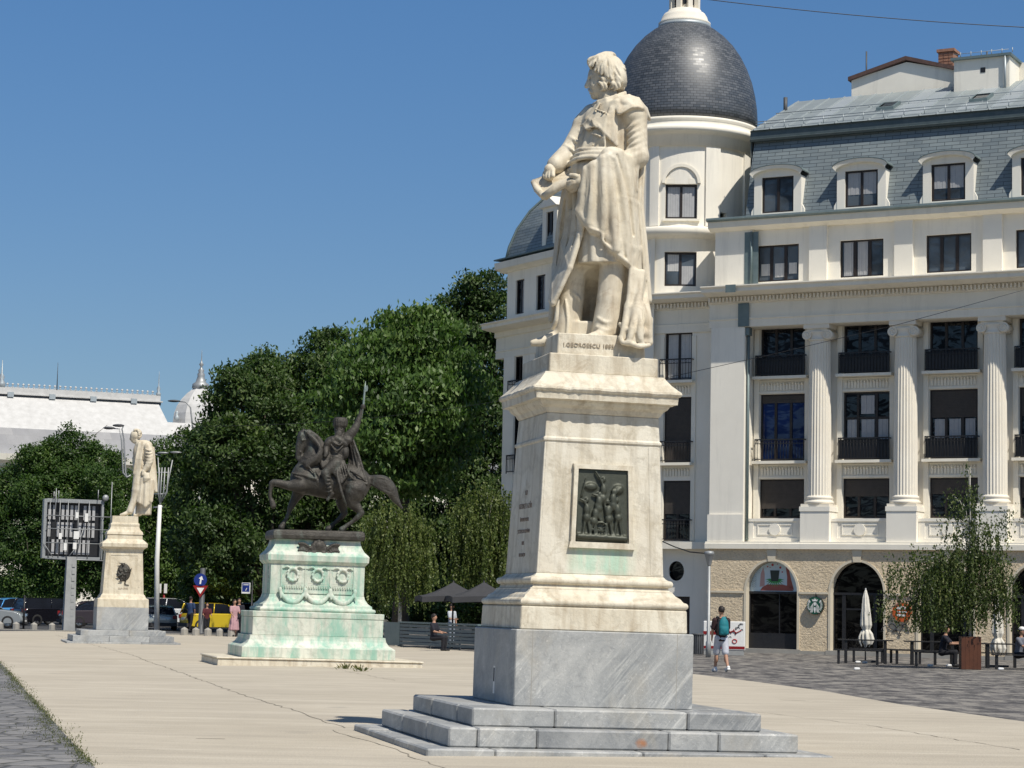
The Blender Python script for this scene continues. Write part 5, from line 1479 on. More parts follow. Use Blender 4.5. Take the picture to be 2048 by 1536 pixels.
# long cloak edges
B.chain([(1160, 424, -.38, .025), (1166, 446, -.36, .03), (1158, 480, -.35, .028), (1146, 520, -.35, .026), (1134, 550, -.36, .026), (1118, 585, -.33, .024), (1105, 610, -.28, .022)], .012)
B.quadstrip([(1160, 424, -.36), (1160, 470, -.36), (1140, 535, -.36), (1107, 606, -.28)], [(1134, 424, .12), (1121, 470, .2), (1109, 535, .26), (1101, 600, .28)], .03, .02)
for f_ in ([(1138, 340, -.06, .025), (1138, 420, .0, .035), (1127, 520, .02, .035), (1112, 590, .06, .025)], [(1146, 350, -.2, .02), (1150, 420, -.2, .035), (1142, 500, -.18, .035), (1128, 560, -.14, .025)], [(1130, 360, .1, .02), (1119, 450, .22, .04), (1110, 545, .26, .04), (1103, 640, .26, .04)],
           [(1116, 600, -.22, .02), (1112, 640, -.18, .03), (1106, 655, -.1, .03)]): B.chain(f_, .02)
for f_ in ([(1284, 330, -.1, .03), (1277, 400, -.16, .035), (1283, 480, -.14, .03), (1290, 560, -.12, .03)], [(1290, 300, .08, .03), (1280, 400, .0, .05), (1288, 500, .0, .05), (1296, 600, .0, .05)]): B.chain(f_, .025)
# the heap of cloth running over the edge of the base
B.quadstrip([(1262, 540, -.36), (1284, 545, -.3), (1292, 590, -.2)], [(1256, 620, -.42), (1274, 630, -.48), (1299, 650, -.3)], .03, .03)
B.quadstrip([(1254, 612, -.42), (1274, 620, -.48), (1299, 640, -.34)], [(1246, 676, -.52), (1268, 682, -.56), (1300, 686, -.46)], .035, .03)
for f_ in ([(1276, 548, -.26, .03), (1262, 585, -.38, .035), (1254, 625, -.46, .035), (1249, 652, -.52, .04), (1243, 676, -.56, .03)],
           [(1282, 560, -.25, .03), (1276, 600, -.42, .04), (1268, 640, -.54, .045), (1262, 668, -.60, .04), (1256, 688, -.60, .03)],
           [(1290, 570, -.2, .03), (1292, 610, -.36, .045), (1296, 645, -.46, .045), (1300, 684, -.46, .03)],
           [(1284, 610, -.44, .03), (1282, 645, -.56, .045), (1280, 672, -.60, .045), (1284, 691, -.58, .03)],
           [(1240, 676, -.55, .028), (1247, 686, -.60, .03), (1257, 684, -.62, .024), (1266, 689, -.60, .03), (1280, 693, -.62, .028), (1298, 690, -.54, .026)],
           [(1240, 648, -.44, .024), (1252, 660, -.54, .028), (1266, 658, -.60, .02)]): B.chain(f_, .02)
B.ell((1276, 640, -.34), (.15, .2, .22), .05); B.ell((1274, 668, -.42), (.17, .16, .09), .04)
for f_ in ([(1131, 400, .06, .02), (1121, 500, .1, .03), (1109, 600, .12, .02)], [(1144, 390, -.14, .02), (1136, 500, -.12, .03), (1121, 580, -.06, .02)], [(1154, 400, -.30, .02), (1151, 470, -.30, .024), (1139, 540, -.28, .018)],
           [(1284, 420, -.24, .012), (1287, 520, -.24, .018), (1292, 590, -.2, .014)], [(1172, 470, -.50, .012), (1174, 525, -.50, .02)], [(1196, 480, -.52, .014), (1198, 528, -.50, .022)], [(1222, 505, -.50, .012), (1224, 530, -.48, .018)],
           [(1266, 565, -.50, .014), (1262, 610, -.56, .022), (1264, 650, -.62, .018)], [(1288, 600, -.50, .016), (1288, 640, -.56, .024), (1286, 665, -.58, .014)],
           [(1224, 250, -.33, .01), (1220, 290, -.34, .012)], [(1240, 240, -.33, .01), (1236, 300, -.36, .014)], [(1282, 245, -.32, .008), (1284, 300, -.36, .014)], [(1150, 268, .0, .01), (1138, 290, -.02, .012)]): B.chain(f_, .012, -1)
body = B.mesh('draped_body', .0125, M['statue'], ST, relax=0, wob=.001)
# head
H_ = Sculpt(S1)
H_.ell((1214, 144, 0), (.185, .165, .19), .02); H_.ell((1197.5, 156, 0), (.138, .125, .19), .05); H_.ell((1196, 182, 0), (.10, .10, .085), .04); H_.cap((1212, 180, 0), (1218, 212, 0), .115, .12, .03)
H_.ell((1189, 192, 0), (.045, .05, .04), .03)
H_.cap((1181, 149, 0), (1173, 171, 0), .016, .029, .012); H_.ell((1179, 172, -.022), (.024, .018, .016), .008); H_.ell((1179, 172, .022), (.024, .018, .016), .008)
for s_ in (-1, 1):
    H_.ell((1181.5, 157, s_*.062), (.022, .03, .018), .02, -1); H_.ell((1185.5, 157.5, s_*.058), (.024, .026, .018), .004)
    H_.cap((1180, 150, s_*.02), (1186, 149, s_*.10), .02, .014, .01); H_.cap((1182, 160, s_*.04), (1187, 161, s_*.085), .007, .006, .006)
    H_.ell((1192, 170, s_*.085), (.05, .035, .045), .03)
    H_.chain([(1177.5, 178, s_*.005, .014), (1180, 180, s_*.04, .016), (1186, 185, s_*.075, .009)], .006)
H_.cap((1181, 185, -.03), (1181, 185, .03), .013, .013, .008); H_.cap((1180, 181.5, -.03), (1180, 181.5, .03), .006, .006, .003)
H_.chain([(1221, 163, -.118, .02), (1225, 170, -.125, .018), (1221, 177, -.118, .014)], .006)
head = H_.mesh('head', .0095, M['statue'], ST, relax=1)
hp_ = Vector(S1(1218, 190, 0)); head_turn = Matrix.Translation(hp_) @ Matrix.Rotation(-.13, 4, 'Z') @ Matrix.Translation(-hp_)
head.matrix_local = head_turn
R_ = random.Random(11)
HR = Sculpt(S1)
HR.ell((1217, 140, .0), (.195, .187, .188), .02); HR.ell((1194, 163, 0), (.15, .21, .165), .02, -1); HR.ell((1194, 124, 0), (.095, .13, .075), .03); HR.ell((1236, 158, 0), (.11, .17, .15), .03)
for s_ in (-1, 1):
    for i in range(24):
        t = i/23
        x0, y0 = 1216+R_.uniform(-6, 6), 106+R_.uniform(0, 3)
        ex = 1180+67*t+R_.uniform(-2, 2); ey = (128+10*sin(pi*t)+38*t**1.5)+R_.uniform(-3, 3)
        pts = []
        for k in range(7):
            u = k/6; w_ = .04*s_+s_*.158*sin(pi*.6*u)*(1-.3*abs(2*t-1))+.012*sin(9*u+i)
            pts.append((x0+(ex-x0)*u+2.2*sin(7*u+i*1.7), y0+(ey-y0)*(u**1.4)-5*sin(pi*u)*(.4+abs(t-.5)), w_, .024-.008*u))
        HR.chain(pts, .004)
    for i in range(13):   # side curls covering the ear
        x = 1204+R_.uniform(0, 38); y = 152+R_.uniform(-10, 20)+max(0, x-1225)*.2
        HR.chain([(x-6, y-8, s_*.14, .016), (x+1, y-3, s_*.165, .021), (x+4, y+5, s_*.155, .019), (x-1, y+9, s_*.14, .012)], .005)
    for i in range(6):
        x = 1226+i*4.4; y = 168+R_.uniform(-3, 5)-abs(i-3)*1.5
        HR.ell((x, y, s_*(.11-.018*i)), (.036, .034, .034), .008)
for i in range(9):
    y = 134+i*5.5; HR.chain([(1236+4*sin(i*.5), y-7, -.09, .018), (1248+2*sin(i*1.3), y, R_.uniform(-.05, .05), .022), (1238+4*sin(i*.5), y+6, .08, .018)], .006)
for i in range(10): HR.chain([(1194+i*1.2, 112, -.11+i*.024, .018), (1182+R_.uniform(-1, 2), 117+R_.uniform(-1, 2), -.13+i*.028, .022), (1180+R_.uniform(-1, 1), 126+R_.uniform(-1, 2), -.12+i*.026, .019), (1184+R_.uniform(-1, 2), 134+R_.uniform(-1, 2), -.12+i*.026, .016)], .006)
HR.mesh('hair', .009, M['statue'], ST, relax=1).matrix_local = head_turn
# hands
def hand(name, wrist, palm, tips, r, mat, parent, S, res=.009, thumb=None):
    h = Sculpt(S)
    h.cap((*wrist,), (*palm,), r*1.0, r*1.15, .01, flat=None)
    for t in tips: h.chain([(palm[0], palm[1], palm[2], r*.55)] + [(*q, r*.42*(1-.1*i)) for i, q in enumerate(t)], .008)
    if thumb: h.chain([(wrist[0]*.5+palm[0]*.5, wrist[1]*.5+palm[1]*.5, wrist[2]*.5+palm[2]*.5, r*.5)] + [(*q, r*.45) for q in thumb], .008)
    return h.mesh(name, res, mat, parent)
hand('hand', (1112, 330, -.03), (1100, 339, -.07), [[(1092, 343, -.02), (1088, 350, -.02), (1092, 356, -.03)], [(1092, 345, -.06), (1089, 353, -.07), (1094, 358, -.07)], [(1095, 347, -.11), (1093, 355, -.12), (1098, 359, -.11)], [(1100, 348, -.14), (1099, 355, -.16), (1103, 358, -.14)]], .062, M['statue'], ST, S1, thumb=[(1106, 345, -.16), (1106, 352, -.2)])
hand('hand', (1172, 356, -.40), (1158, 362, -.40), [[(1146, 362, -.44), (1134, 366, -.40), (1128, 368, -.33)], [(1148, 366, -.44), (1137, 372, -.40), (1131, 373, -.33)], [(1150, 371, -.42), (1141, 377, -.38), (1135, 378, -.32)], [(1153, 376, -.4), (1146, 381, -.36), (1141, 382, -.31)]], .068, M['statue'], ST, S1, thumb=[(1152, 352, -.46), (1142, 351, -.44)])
# papers
m = MB(); n1, n2 = 18, 9; G = []
for i in range(n1):
    s_ = i/(n1-1); row = []
    tx_, ty_ = 1174-110*s_, 331+27*s_-7*sin(pi*s_)*1.0+3*sin(9*s_)
    bx_, by_ = 1160-72*s_, 352+40*s_-4*sin(pi*s_)
    for j in range(n2):
        t = j/(n2-1)
        px_, py_ = tx_+(bx_-tx_)*t, ty_+(by_-ty_)*t+ (6*s_*s_)*sin(pi*t)
        row.append(Vector(S1(px_, py_, .06-.42*t+.05*sin(pi*t))))
    G.append(row)
for th in (0, 1):
    off = Vector((0, 0, -.016*th)); ids = [[m.p(q+off) for q in r] for r in G]
    for a, b in zip(ids, ids[1:]):
        for j in range(n2-1): m.idx((a[j], a[j+1], b[j+1], b[j]), sm=True)
    if th == 0: up_ = ids
    else:
        for j in range(n2-1): m.idx((up_[0][j], up_[0][j+1], ids[0][j+1], ids[0][j])); m.idx((up_[-1][j], up_[-1][j+1], ids[-1][j+1], ids[-1][j]))
        for i in range(n1-1):
            for j in (0, -1): m.idx((up_[i][j], up_[i+1][j], ids[i+1][j], ids[i][j]))
m.build('paper_sheet', M['statue'], ST)
m = MB(); q0 = [S1(1172, 350, -.36), S1(1140, 362, -.38), S1(1110, 378, -.37), S1(1088, 394, -.33)]; m.tube(q0, [.035, .045, .05, .05], 12); m.build('rolled_paper', M['statue'], ST)
m = MB(); q0 = [S1(1066, 364, -.02), S1(1074, 378, -.15), S1(1088, 394, -.33)]; m.tube(q0, [.03, .045, .04], 10); m.build('curled_paper_edge', M['statue'], ST)

# ---- equestrian monument
P2 = empty('monument_pedestal', (-5.03, 56.6, 0), (0, .011, .25), label='wide pale marble pedestal streaked with green verdigris, carrying the bronze rider', cat='pedestal')
def rl(lv, d): return [(a, a-d, z) for a, z in lv]
m = MB(); m.box(-2.57, 2.57, -1.75, 1.75, -.12, .135); m.box(-2.6, 2.6, -1.78, 1.78, .136, .18); bev(m.build('step', M['marble'], P2), .015)
m = MB(); sqloft(m, rl([(1.94, .181), (1.94, .44), (1.90, .47), (1.80, .53), (1.74, .62), (1.72, .70), (1.72, .735)], .55)); bev(m.build('base_course', M['patina'], P2), .008)
m = MB(); sqloft(m, rl([(1.66, .737), (1.66, 1.178)], .55)); bev(m.build('lower_block', M['patina'], P2), .01)
m = MB(); sqloft(m, rl([(1.67, 1.182), (1.68, 1.33)], .55)); bev(m.build('lower_block', M['patina'], P2), .015)
m = MB(); sqloft(m, rl([(1.50, 1.331)] + torus_prof(1.43, 1.34, 1.44) + [(1.40, 1.45), (1.39, 1.51), (1.36, 1.53), (1.30, 1.58), (1.235, 1.68), (1.21, 1.77)], .5)); m.build('base_moulding', M['patina'], P2)
m = MB(); sqloft(m, rl([(1.205, 1.771), (1.205, 2.53)], .5)); bev(m.build('die', M['patina'], P2), .008)
m = MB(); sqloft(m, rl([(1.21, 2.531), (1.24, 2.56), (1.29, 2.62), (1.30, 2.76), (1.27, 2.80), (1.19, 2.88), (1.12, 3.0), (1.09, 3.12), (1.09, 3.165)], .5)); m.build('upper_moulding', M['patina'], P2)
m = MB()
for s_ in (-1, 1): m.box(s_*.93-.015, s_*.93+.015, -.728, -.70, 1.8, 2.5)
m.box(-.94, .94, -.725, -.70, 2.42, 2.45); m.box(-.94, .94, -.725, -.70, 1.8, 1.825)
for x in (-.32, .32): m.box(x-.012, x+.012, -.72, -.70, 2.0, 2.42)
m.build('panel_border', M['patina'], P2)
GR = Sculpt()
for x in (-.64, 0, .64):
    for i in range(12):
        a, b = 2*pi*i/12, 2*pi*(i+1)/12
        GR.cap((x+.13*cos(a), -.725, 2.27+.15*sin(a)), (x+.13*cos(b), -.725, 2.27+.15*sin(b)), .035, .035, .01)
        GR.ell((x+.145*cos(a), -.745, 2.27+.165*sin(a)), (.035, .03, .035), .008)
    for s_ in (-1, 1): GR.chain([(x+s_*.05, 2.43, 0, 0)][:0] + [(x+s_*.05, -.73, 2.42, .02), (x+s_*.16, -.735, 2.47, .03), (x+s_*.26, -.725, 2.41, .012)], .01)
wr = GR.mesh('carved_wreaths', .02, M['patina'], P2)
GR = Sculpt()
for x0 in (-.96, -.32, .32):
    pts = [(x0+.64*t, -.80-.03*sin(pi*t), 1.86-.30*sin(pi*t)**.8, .035+.035*sin(pi*t)) for t in np.linspace(0, 1, 11)]
    for a, b in zip(pts, pts[1:]): GR.cap(a[:3], b[:3], a[3], b[3], .02)
for x in (-.96, -.32, .32, .96): GR.ell((x, -.80, 1.88), (.06, .05, .07), .02); GR.cap((x, -.80, 1.86), (x+.02, -.84, 1.66), .035, .02, .02)
GR.mesh('carved_garlands', .024, M['patina'], P2)
m = MB()
for i in range(30): x = -.9+i*.062; m.box(x, x+.035, -.735, -.70, 1.93, 1.985)
m.build('bead_row', M['patina'], P2)
m = MB()
r_ = random.Random(4)
for x0 in (-.64, 0, .64):
    for j in range(3):
        x = x0-.25
        while x < x0+.25:
            w_ = r_.uniform(.012, .03); m.box(x, x+w_, -.709, -.7045, 2.05-j*.045, 2.07-j*.045); x += w_+.012
m.build('incised_inscription', simple('shallow_letters', (.50, .52, .43), (.46, .5, .41), .8, 9, 0), P2)
for i, ch in enumerate('MIHAIU'): text_part(ch, .11, M['inscription'], P2, 'incised_inscription', (-1.2061, -.35, 2.42-i*.115), (pi/2, 0, -pi/2), .002)
EM = Sculpt()
EM.ell((0, -.66, 2.95), (.22, .07, .20), .02); EM.ell((0, -.70, 3.0), (.10, .05, .12), .01); EM.chain([(0, -.68, 3.12, .04), (0, -.66, 3.2, .03)], .01)
for i in range(-2, 3): EM.cap((i*.05, -.66, 3.12), (i*.075, -.66, 3.2), .03, .015, .01)
for s_ in (-1, 1):
    for i in range(7):
        t = i/6; x = s_*(.16+.3*t); z = 2.86+.06*sin(3*t)+.1*t
        for d in (-1, 1): EM.cap((x, -.69, z), (x+s_*.06, -.71, z+d*.09), .025, .03, .012)
    EM.chain([(s_*.1, -.7, 2.84, .04), (s_*.28, -.7, 2.80, .035), (s_*.44, -.7, 2.83, .02)], .015)
    EM.chain([(s_*.1, -.68, 2.9, .03), (s_*.34, -.68, 3.06, .02)], .01)
EM.mesh('bronze_coat_of_arms', .018, M['bronze'], P2)
R2 = atY(645, 1063, 56.6)
EQ = empty('equestrian_statue', R2, label='dark bronze horseman on a prancing horse, raising an axe', cat='statue')
m = MB(); m.cx = Matrix.Translation((R2.z*0-.0+(-5.03+.035-R2.x), 0, 3.165-R2.z)) @ Matrix.Rotation(.25, 4, 'Z'); sqloft(m, [(1.17, .70, .005), (1.19, .72, .10), (1.17, .70, R2.z-3.165-.02), (1.10, .64, R2.z-3.165+.01)]); m.cx = None
bev(m.build('bronze_base', M['bronze'], EQ), .02)
S2 = local_S(R2, 56.6)
Z = lambda x, y, dy=0, *r: (500+x*.2344, 740+y*.2344, dy, *r)     # coordinates of an enlargement of the photo
Hs = Sculpt(S2)
Hs.ell(Z(690, 960, 0), (.88, .38, .42), .1, ry=.02); Hs.ell(Z(560, 760, 0), (.27, .2, .34), .08); Hs.ell(Z(480, 930, 0), (.42, .33, .40), .1); Hs.ell(Z(895, 960, 0), (.42, .36, .40), .1)
Hs.cap(Z(500, 880, 0), Z(560, 690, 0), .30, .22, .1, flat=(1, .75, 1)); Hs.cap(Z(560, 690, 0), Z(505, 590, 0), .21, .15, .06, flat=(1, .75, 1)); Hs.cap(Z(470, 860, 0), Z(545, 740, 0), .26, .2, .1, flat=(1, .8, 1))
Hs.cap(Z(462, 565, 0), Z(430, 650, 0), .175, .12, .05, flat=(1, .75, 1)); Hs.cap(Z(430, 650, 0), Z(416, 745, 0), .118, .085, .04, flat=(1, .8, 1)); Hs.ell(Z(470, 612, 0), (.14, .10, .16), .04); Hs.ell(Z(525, 700, .05), (.17, .12, .26), .04); Hs.ell(Z(505, 800, 0), (.26, .2, .22), .06); Hs.chain([Z(425, 560, -.14, .012), Z(470, 600, -.13, .012), Z(505, 560, -.14, .012)], .006); Hs.chain([Z(440, 545, -.12, .03), Z(432, 590, -.11, .02)], .01); Hs.ell(Z(448, 598, -.14), (.035, .03, .03), .008); Hs.ell(Z(414, 735, -.075), (.02, .02, .03), .008, -1)
Hs.chain([Z(405, 760, -.03, .03), Z(425, 775, -.03, .03)], .02)
for s_ in (-1, 1): Hs.cap(Z(462, 530, s_*.06), Z(452, 490, s_*.08), .035, .012, .02); Hs.ell(Z(424, 600, s_*.085), (.025, .02, .02), .01)
# raised foreleg, standing foreleg
Hs.chain([Z(430, 985, -.2, .20), Z(330, 985, -.22, .12), Z(200, 960, -.22, .085), Z(178, 1010, -.22, .055), Z(172, 1080, -.22, .048), Z(190, 1125, -.22, .06)], .04); Hs.cap(Z(190, 1125, -.22), Z(200, 1160, -.22), .07, .075, .02)
Hs.chain([Z(430, 1010, .18, .2), Z(390, 1090, .18, .12), Z(350, 1165, .18, .085), Z(330, 1220, .18, .055), Z(300, 1285, .18, .05), Z(285, 1310, .18, .06)], .04); Hs.cap(Z(285, 1315, .18), Z(268, 1342, .17), .06, .085, .02)
# hind legs
Hs.chain([Z(900, 1020, -.2, .32), Z(870, 1110, -.22, .2), Z(935, 1200, -.22, .095), Z(945, 1225, -.22, .085), Z(880, 1290, -.22, .055), Z(830, 1325, -.22, .06)], .05); Hs.cap(Z(820, 1335, -.22), Z(785, 1362, -.22), .06, .085, .02)
Hs.chain([Z(860, 1030, .2, .30), Z(790, 1120, .22, .18), Z(800, 1200, .24, .09), Z(805, 1225, .24, .08), Z(740, 1290, .24, .055), Z(700, 1325, .24, .055)], .05); Hs.cap(Z(695, 1335, .24), Z(668, 1355, .24), .06, .08, .02)
# tail
Hs.chain([Z(990, 930, 0, .08), Z(1060, 945, 0, .15), Z(1140, 965, -.02, .19), Z(1200, 1020, -.03, .16), Z(1235, 1090, -.03, .11), Z(1270, 1145, -.03, .06), Z(1300, 1180, -.03, .03)], .04)
for i in range(5): Hs.chain([Z(1020, 925+i*10, -.1, .03), Z(1110, 920+i*24, -.17, .035), Z(1190, 950+i*26, -.16, .035), Z(1225+i*4, 1070+i*4, -.08, .025)], .03)
# mane and blowing cloth on the neck
for i in range(5):       # mane and cloth sweep over the neck in heavy folds
    t = i/4
    Hs.chain([Z(500+30*t, 560+40*t, -.17, .03), Z(590+20*t, 640+40*t, -.24, .05), Z(585-20*t, 720+40*t, -.30, .055), Z(500-10*t, 770+45*t, -.30, .05), Z(440+40*t, 790+40*t, -.26, .03)], .008)
for i in range(10):
    t = i/9
    Hs.chain([Z(470+60*t, 520+50*t, -.13-.05*t, .035), Z(560+40*t, 600+60*t, -.22, .045), Z(600+30*t-60*t*t, 680+70*t, -.28, .045), Z(520-30*t+80*(1-t), 770+60*t, -.27, .035), Z(470+90*(1-t), 810+50*t, -.2, .02)], .008)
Hs.chain([Z(505, 520, 0, .05), Z(580, 580, 0, .06), Z(640, 680, 0, .07), Z(655, 740, 0, .06)], .04)
for f_ in ([Z(400, 640, -.09, .012), Z(440, 620, -.11, .012), Z(480, 540, -.1, .012)], [Z(405, 720, -.08, .012), Z(440, 700, -.1, .012), Z(500, 760, -.25, .015), Z(650, 700, -.2, .015)], [Z(360, 880, -.25, .03), Z(460, 900, -.33, .03), Z(560, 930, -.36, .03)], [Z(380, 905, -.28, .025), Z(440, 930, -.34, .03)]): Hs.chain(f_, .01)
# saddle cloth
Hs.ell(Z(850, 915, 0), (.46, .385, .34), .02); Hs.chain([Z(820, 1000, -.34, .02), Z(900, 1050, -.37, .025), Z(995, 1060, -.28, .02)], .01)
for i in range(7): Hs.ell(Z(835+i*24, 1012+i*9, -.36), (.03, .02, .05), .01)
for f_ in ([Z(560, 860, -.32, .02), Z(600, 930, -.37, .02), Z(620, 990, -.36, .02)], [Z(470, 800, -.3, .02), Z(540, 870, -.34, .025), Z(580, 960, -.36, .02)]): Hs.chain(f_, .02)
Hs.mesh('horse', .026, M['bronze'], EQ, relax=1, wob=.002)
Rd = Sculpt(S2)
Rd.ell(Z(745, 690, -.02), (.24, .2, .34), .05); Rd.ell(Z(730, 620, -.02), (.29, .2, .18), .05); Rd.ell(Z(735, 790, -.02), (.24, .26, .2), .05)
for i in range(3): Rd.chain([Z(672, 738+i*12, -.14, .02), Z(735, 730+i*12, -.25, .022), Z(800, 742+i*12, -.14, .02)], .01)
Rd.chain([Z(690, 640, -.2, .02), Z(740, 690, -.27, .022), Z(800, 640, -.2, .02)], .008); Rd.chain([Z(800, 600, -.18, .03), Z(760, 640, -.25, .03), Z(700, 610, -.2, .03)], .008); Rd.ell(Z(812, 700, -.1), (.10, .12, .2), .03)
for i in range(4): Rd.chain([Z(690+i*30, 745, -.22, .012), Z(688+i*32, 790, -.3, .02), Z(684+i*34, 830, -.34, .014)], .006)
# legs (near and far)
Rd.cap(Z(735, 800, -.28), Z(645, 880, -.40), .17, .12, .05); Rd.cap(Z(645, 885, -.41), Z(680, 1010, -.42), .115, .075, .03); Rd.cap(Z(680, 1015, -.42), Z(690, 1050, -.42), .075, .07, .02); Rd.cap(Z(695, 1058, -.42), Z(660, 1108, -.42), .06, .04, .02)
Rd.cap(Z(735, 800, .28), Z(645, 880, .40), .17, .12, .05); Rd.cap(Z(645, 885, .41), Z(680, 1010, .42), .115, .075, .03); Rd.cap(Z(690, 1058, .42), Z(660, 1100, .42), .06, .04, .02)
for i in range(5): Rd.chain([Z(640, 905+i*32, -.47, .012), Z(668, 912+i*32, -.53, .018), Z(700, 905+i*32, -.49, .012)], .01)
Rd.chain([Z(655, 1110, -.44, .02), Z(720, 1050, -.46, .012)], .01)
# tunic skirts
Rd.quadstrip([Z(690, 770, -.3), Z(740, 780, -.36), Z(800, 780, -.28)], [Z(690, 850, -.42), Z(780, 960, -.44), Z(830, 900, -.4)], .03, .03)
for i in range(6): Rd.chain([Z(700+i*20, 775, -.3, .022), Z(720+i*22, 850, -.42, .022), Z(745+i*18, 930-i*6, -.45, .015)], .02)
Rd.quadstrip([Z(655, 690, -.1), Z(690, 760, -.15)], [Z(600, 740, -.15), Z(620, 830, -.25)], .05, .04)
# rein arm
Rd.chain([Z(676, 622, -.08, .12), Z(652, 660, -.14, .09), Z(650, 705, -.22, .07), Z(640, 735, -.26, .05)], .03)
# raised arm with wide sleeve, hand
Rd.chain([Z(812, 590, -.05, .14), Z(870, 535, -.05, .12), Z(905, 480, -.03, .095), Z(935, 400, -.02, .062), Z(952, 345, -.02, .05)], .04); Rd.ell(Z(830, 600, -.14), (.13, .09, .12), .01)
Rd.ell(Z(960, 312, -.02), (.055, .06, .065), .01)
for i in range(4): Rd.chain([Z(950, 298+i*9, -.06, .018), Z(966, 296+i*9, -.09, .018), Z(982, 300+i*9, -.03, .015)], .004)
# fur collar, neck, head, beard, hat
for i in range(9): a = pi*(.05+.9*i/8); Rd.ell(Z(735+78*cos(a), 604-22*sin(a)+32*abs(cos(a)), -.17), (.085, .07, .075), .012)
Rd.cap(Z(755, 600, 0), Z(762, 550, 0), .11, .11, .03); Rd.ell(Z(763, 512, -.02), (.135, .14, .17), .02); Rd.cap(Z(760, 505, -.13), Z(760, 525, -.155), .018, .025, .01)
for s_ in (-1, 1): Rd.ell(Z(760+s_*16, 503, -.125), (.022, .02, .015), .006, -1); Rd.chain([Z(758+s_*3, 533, -.14, .018), Z(758+s_*26, 540, -.12, .01)], .006)
Rd.ell(Z(755, 556, -.12), (.105, .08, .12), .02); Rd.ell(Z(750, 588, -.09), (.06, .05, .06), .02)
Rd.loft([Z(768, 492, 0, .15, .145), Z(770, 478, 0, .185, .175), Z(772, 440, 0, .19, .18), Z(772, 416, 0, .17, .16), Z(772, 404, 0, .12, .12)], .02, nf=17, amp=.05, tw=9)
Rd.cap(Z(728, 425, 0), Z(724, 405, 0), .03, .012, .01)
Rd.mesh('rider', .021, M['bronze'], EQ, relax=1, wob=.002)
CP = Sculpt(S2)
tp_ = [Z(815, 590, .12), Z(845, 600, .06), Z(880, 600, .0)]; md_ = [Z(850, 760, .1), Z(890, 770, .0), Z(925, 750, -.1)]; bt_ = [Z(830, 880, -.1), Z(920, 930, -.3), Z(1002, 962, -.22)]
CP.quadstrip(tp_, md_, .03, .02); CP.quadstrip(md_, bt_, .03, .02)
for f_ in ([Z(880, 600, -.02, .03), Z(930, 740, -.12, .035), Z(1000, 965, -.26, .03)], [Z(870, 610, .0, .025), Z(905, 760, -.1, .03), Z(960, 950, -.3, .03)], [Z(850, 610, .0, .02), Z(885, 780, -.05, .03), Z(880, 880, -.3, .03), Z(900, 930, -.38, .03)], [Z(845, 800, -.2, .03), Z(840, 870, -.4, .03), Z(880, 930, -.42, .03), Z(1000, 975, -.3, .03)], [Z(860, 860, -.35, .03), Z(930, 900, -.4, .03), Z(985, 950, -.3, .02)]): CP.chain(f_, .02)
CP.mesh('cape', .022, M['bronze'], EQ)
m = MB(); m.tube([S2(*Z(738, 800, -.36)), S2(*Z(745, 900, -.46)), S2(*Z(778, 1030, -.5)), S2(*Z(820, 1160, -.52))], [.035, .04, .038, .03], 8); m.tube([S2(*Z(715, 790, -.42)), S2(*Z(755, 790, -.3))], .025, 6); m.tube([S2(*Z(738, 800, -.36)), S2(*Z(728, 770, -.36))], .025, 6)
m.build('sword', M['bronze'], EQ)
M['steelpat'] = simple('pale_weathered_bronze', (.30, .36, .33), (.22, .26, .23), .4, 9, .1, metal=.4)
m = MB(); m.tube([S2(*Z(948, 410, -.03)), S2(*Z(970, 280, -.03)), S2(*Z(980, 160, -.03)), S2(*Z(986, 95, -.03))], [.028, .028, .024, .006], 8)
bl = [S2(*Z(978, 190, -.03)), S2(*Z(1003, 178, -.03)), S2(*Z(1008, 150, -.03)), S2(*Z(1000, 128, -.03)), S2(*Z(982, 145, -.03))]
A_ = [m.p((q[0], q[1]-.015, q[2])) for q in bl]; B_ = [m.p((q[0], q[1]+.015, q[2])) for q in bl]
m.idx(A_); m.idx(B_[::-1])
for i in range(5): m.idx((A_[i], A_[(i+1)%5], B_[(i+1)%5], B_[i]))
m.build('battle_axe', M['steelpat'], EQ)

# ---- third monument
P3 = empty('monument_pedestal', (-13.8, 78.8, 0), (0, 0, .25), label='slim cream marble pedestal with a bronze palm emblem on grey steps, farthest of the three', cat='pedestal')
slabs('step', 1.97, 1.97, -.1, .06, (-.8, .6), (0,), M['graym'], P3, .01, 5); slabs('step', 1.75, 1.75, .061, .27, (-.5, .9), (0,), M['graym'], P3, .01, 6); slabs('step', 1.48, 1.48, .271, .46, (.2,), (0,), M['graym'], P3, .01, 7)
m = MB(); m.box(-.905, .905, -.905, .905, .461, 1.26); bev(m.build('base_block', M['graym'], P3), .01)
m = MB(); sqloft(m, [(.90, .90, 1.262), (.89, .89, 1.54), (.88, .88, 1.56), (.80, .80, 1.60), (.76, .76, 1.70), (.73, .73, 1.72), (.72, .72, 1.76)]); bev(m.build('base_moulding', M['cream3'], P3), .006)
m = MB(); sqloft(m, [(.715, .715, 1.762), (.64, .64, 3.25)])
m.build('die', M['cream3'], P3)
m = MB(); sqloft(m, [(.64, .64, 3.251), (.66, .66, 3.27), (.66, .66, 3.31), (.70, .70, 3.34), (.79, .79, 3.40), (.80, .80, 3.52), (.76, .76, 3.56), (.63, .63, 3.68)]); m.build('cornice', M['cream3'], P3)
m = MB(); sqloft(m, [(.62, .62, 3.681), (.61, .61, 3.83), (.64, .64, 3.85), (.62, .62, 3.93), (.53, .53, 4.03), (.50, .50, 4.12), (.51, .51, 4.2), (.50, .50, 4.24), (.46, .46, 4.26), (.45, .45, 4.505)]); m.build('upper_plinth', M['cream3'], P3)
m = MB()
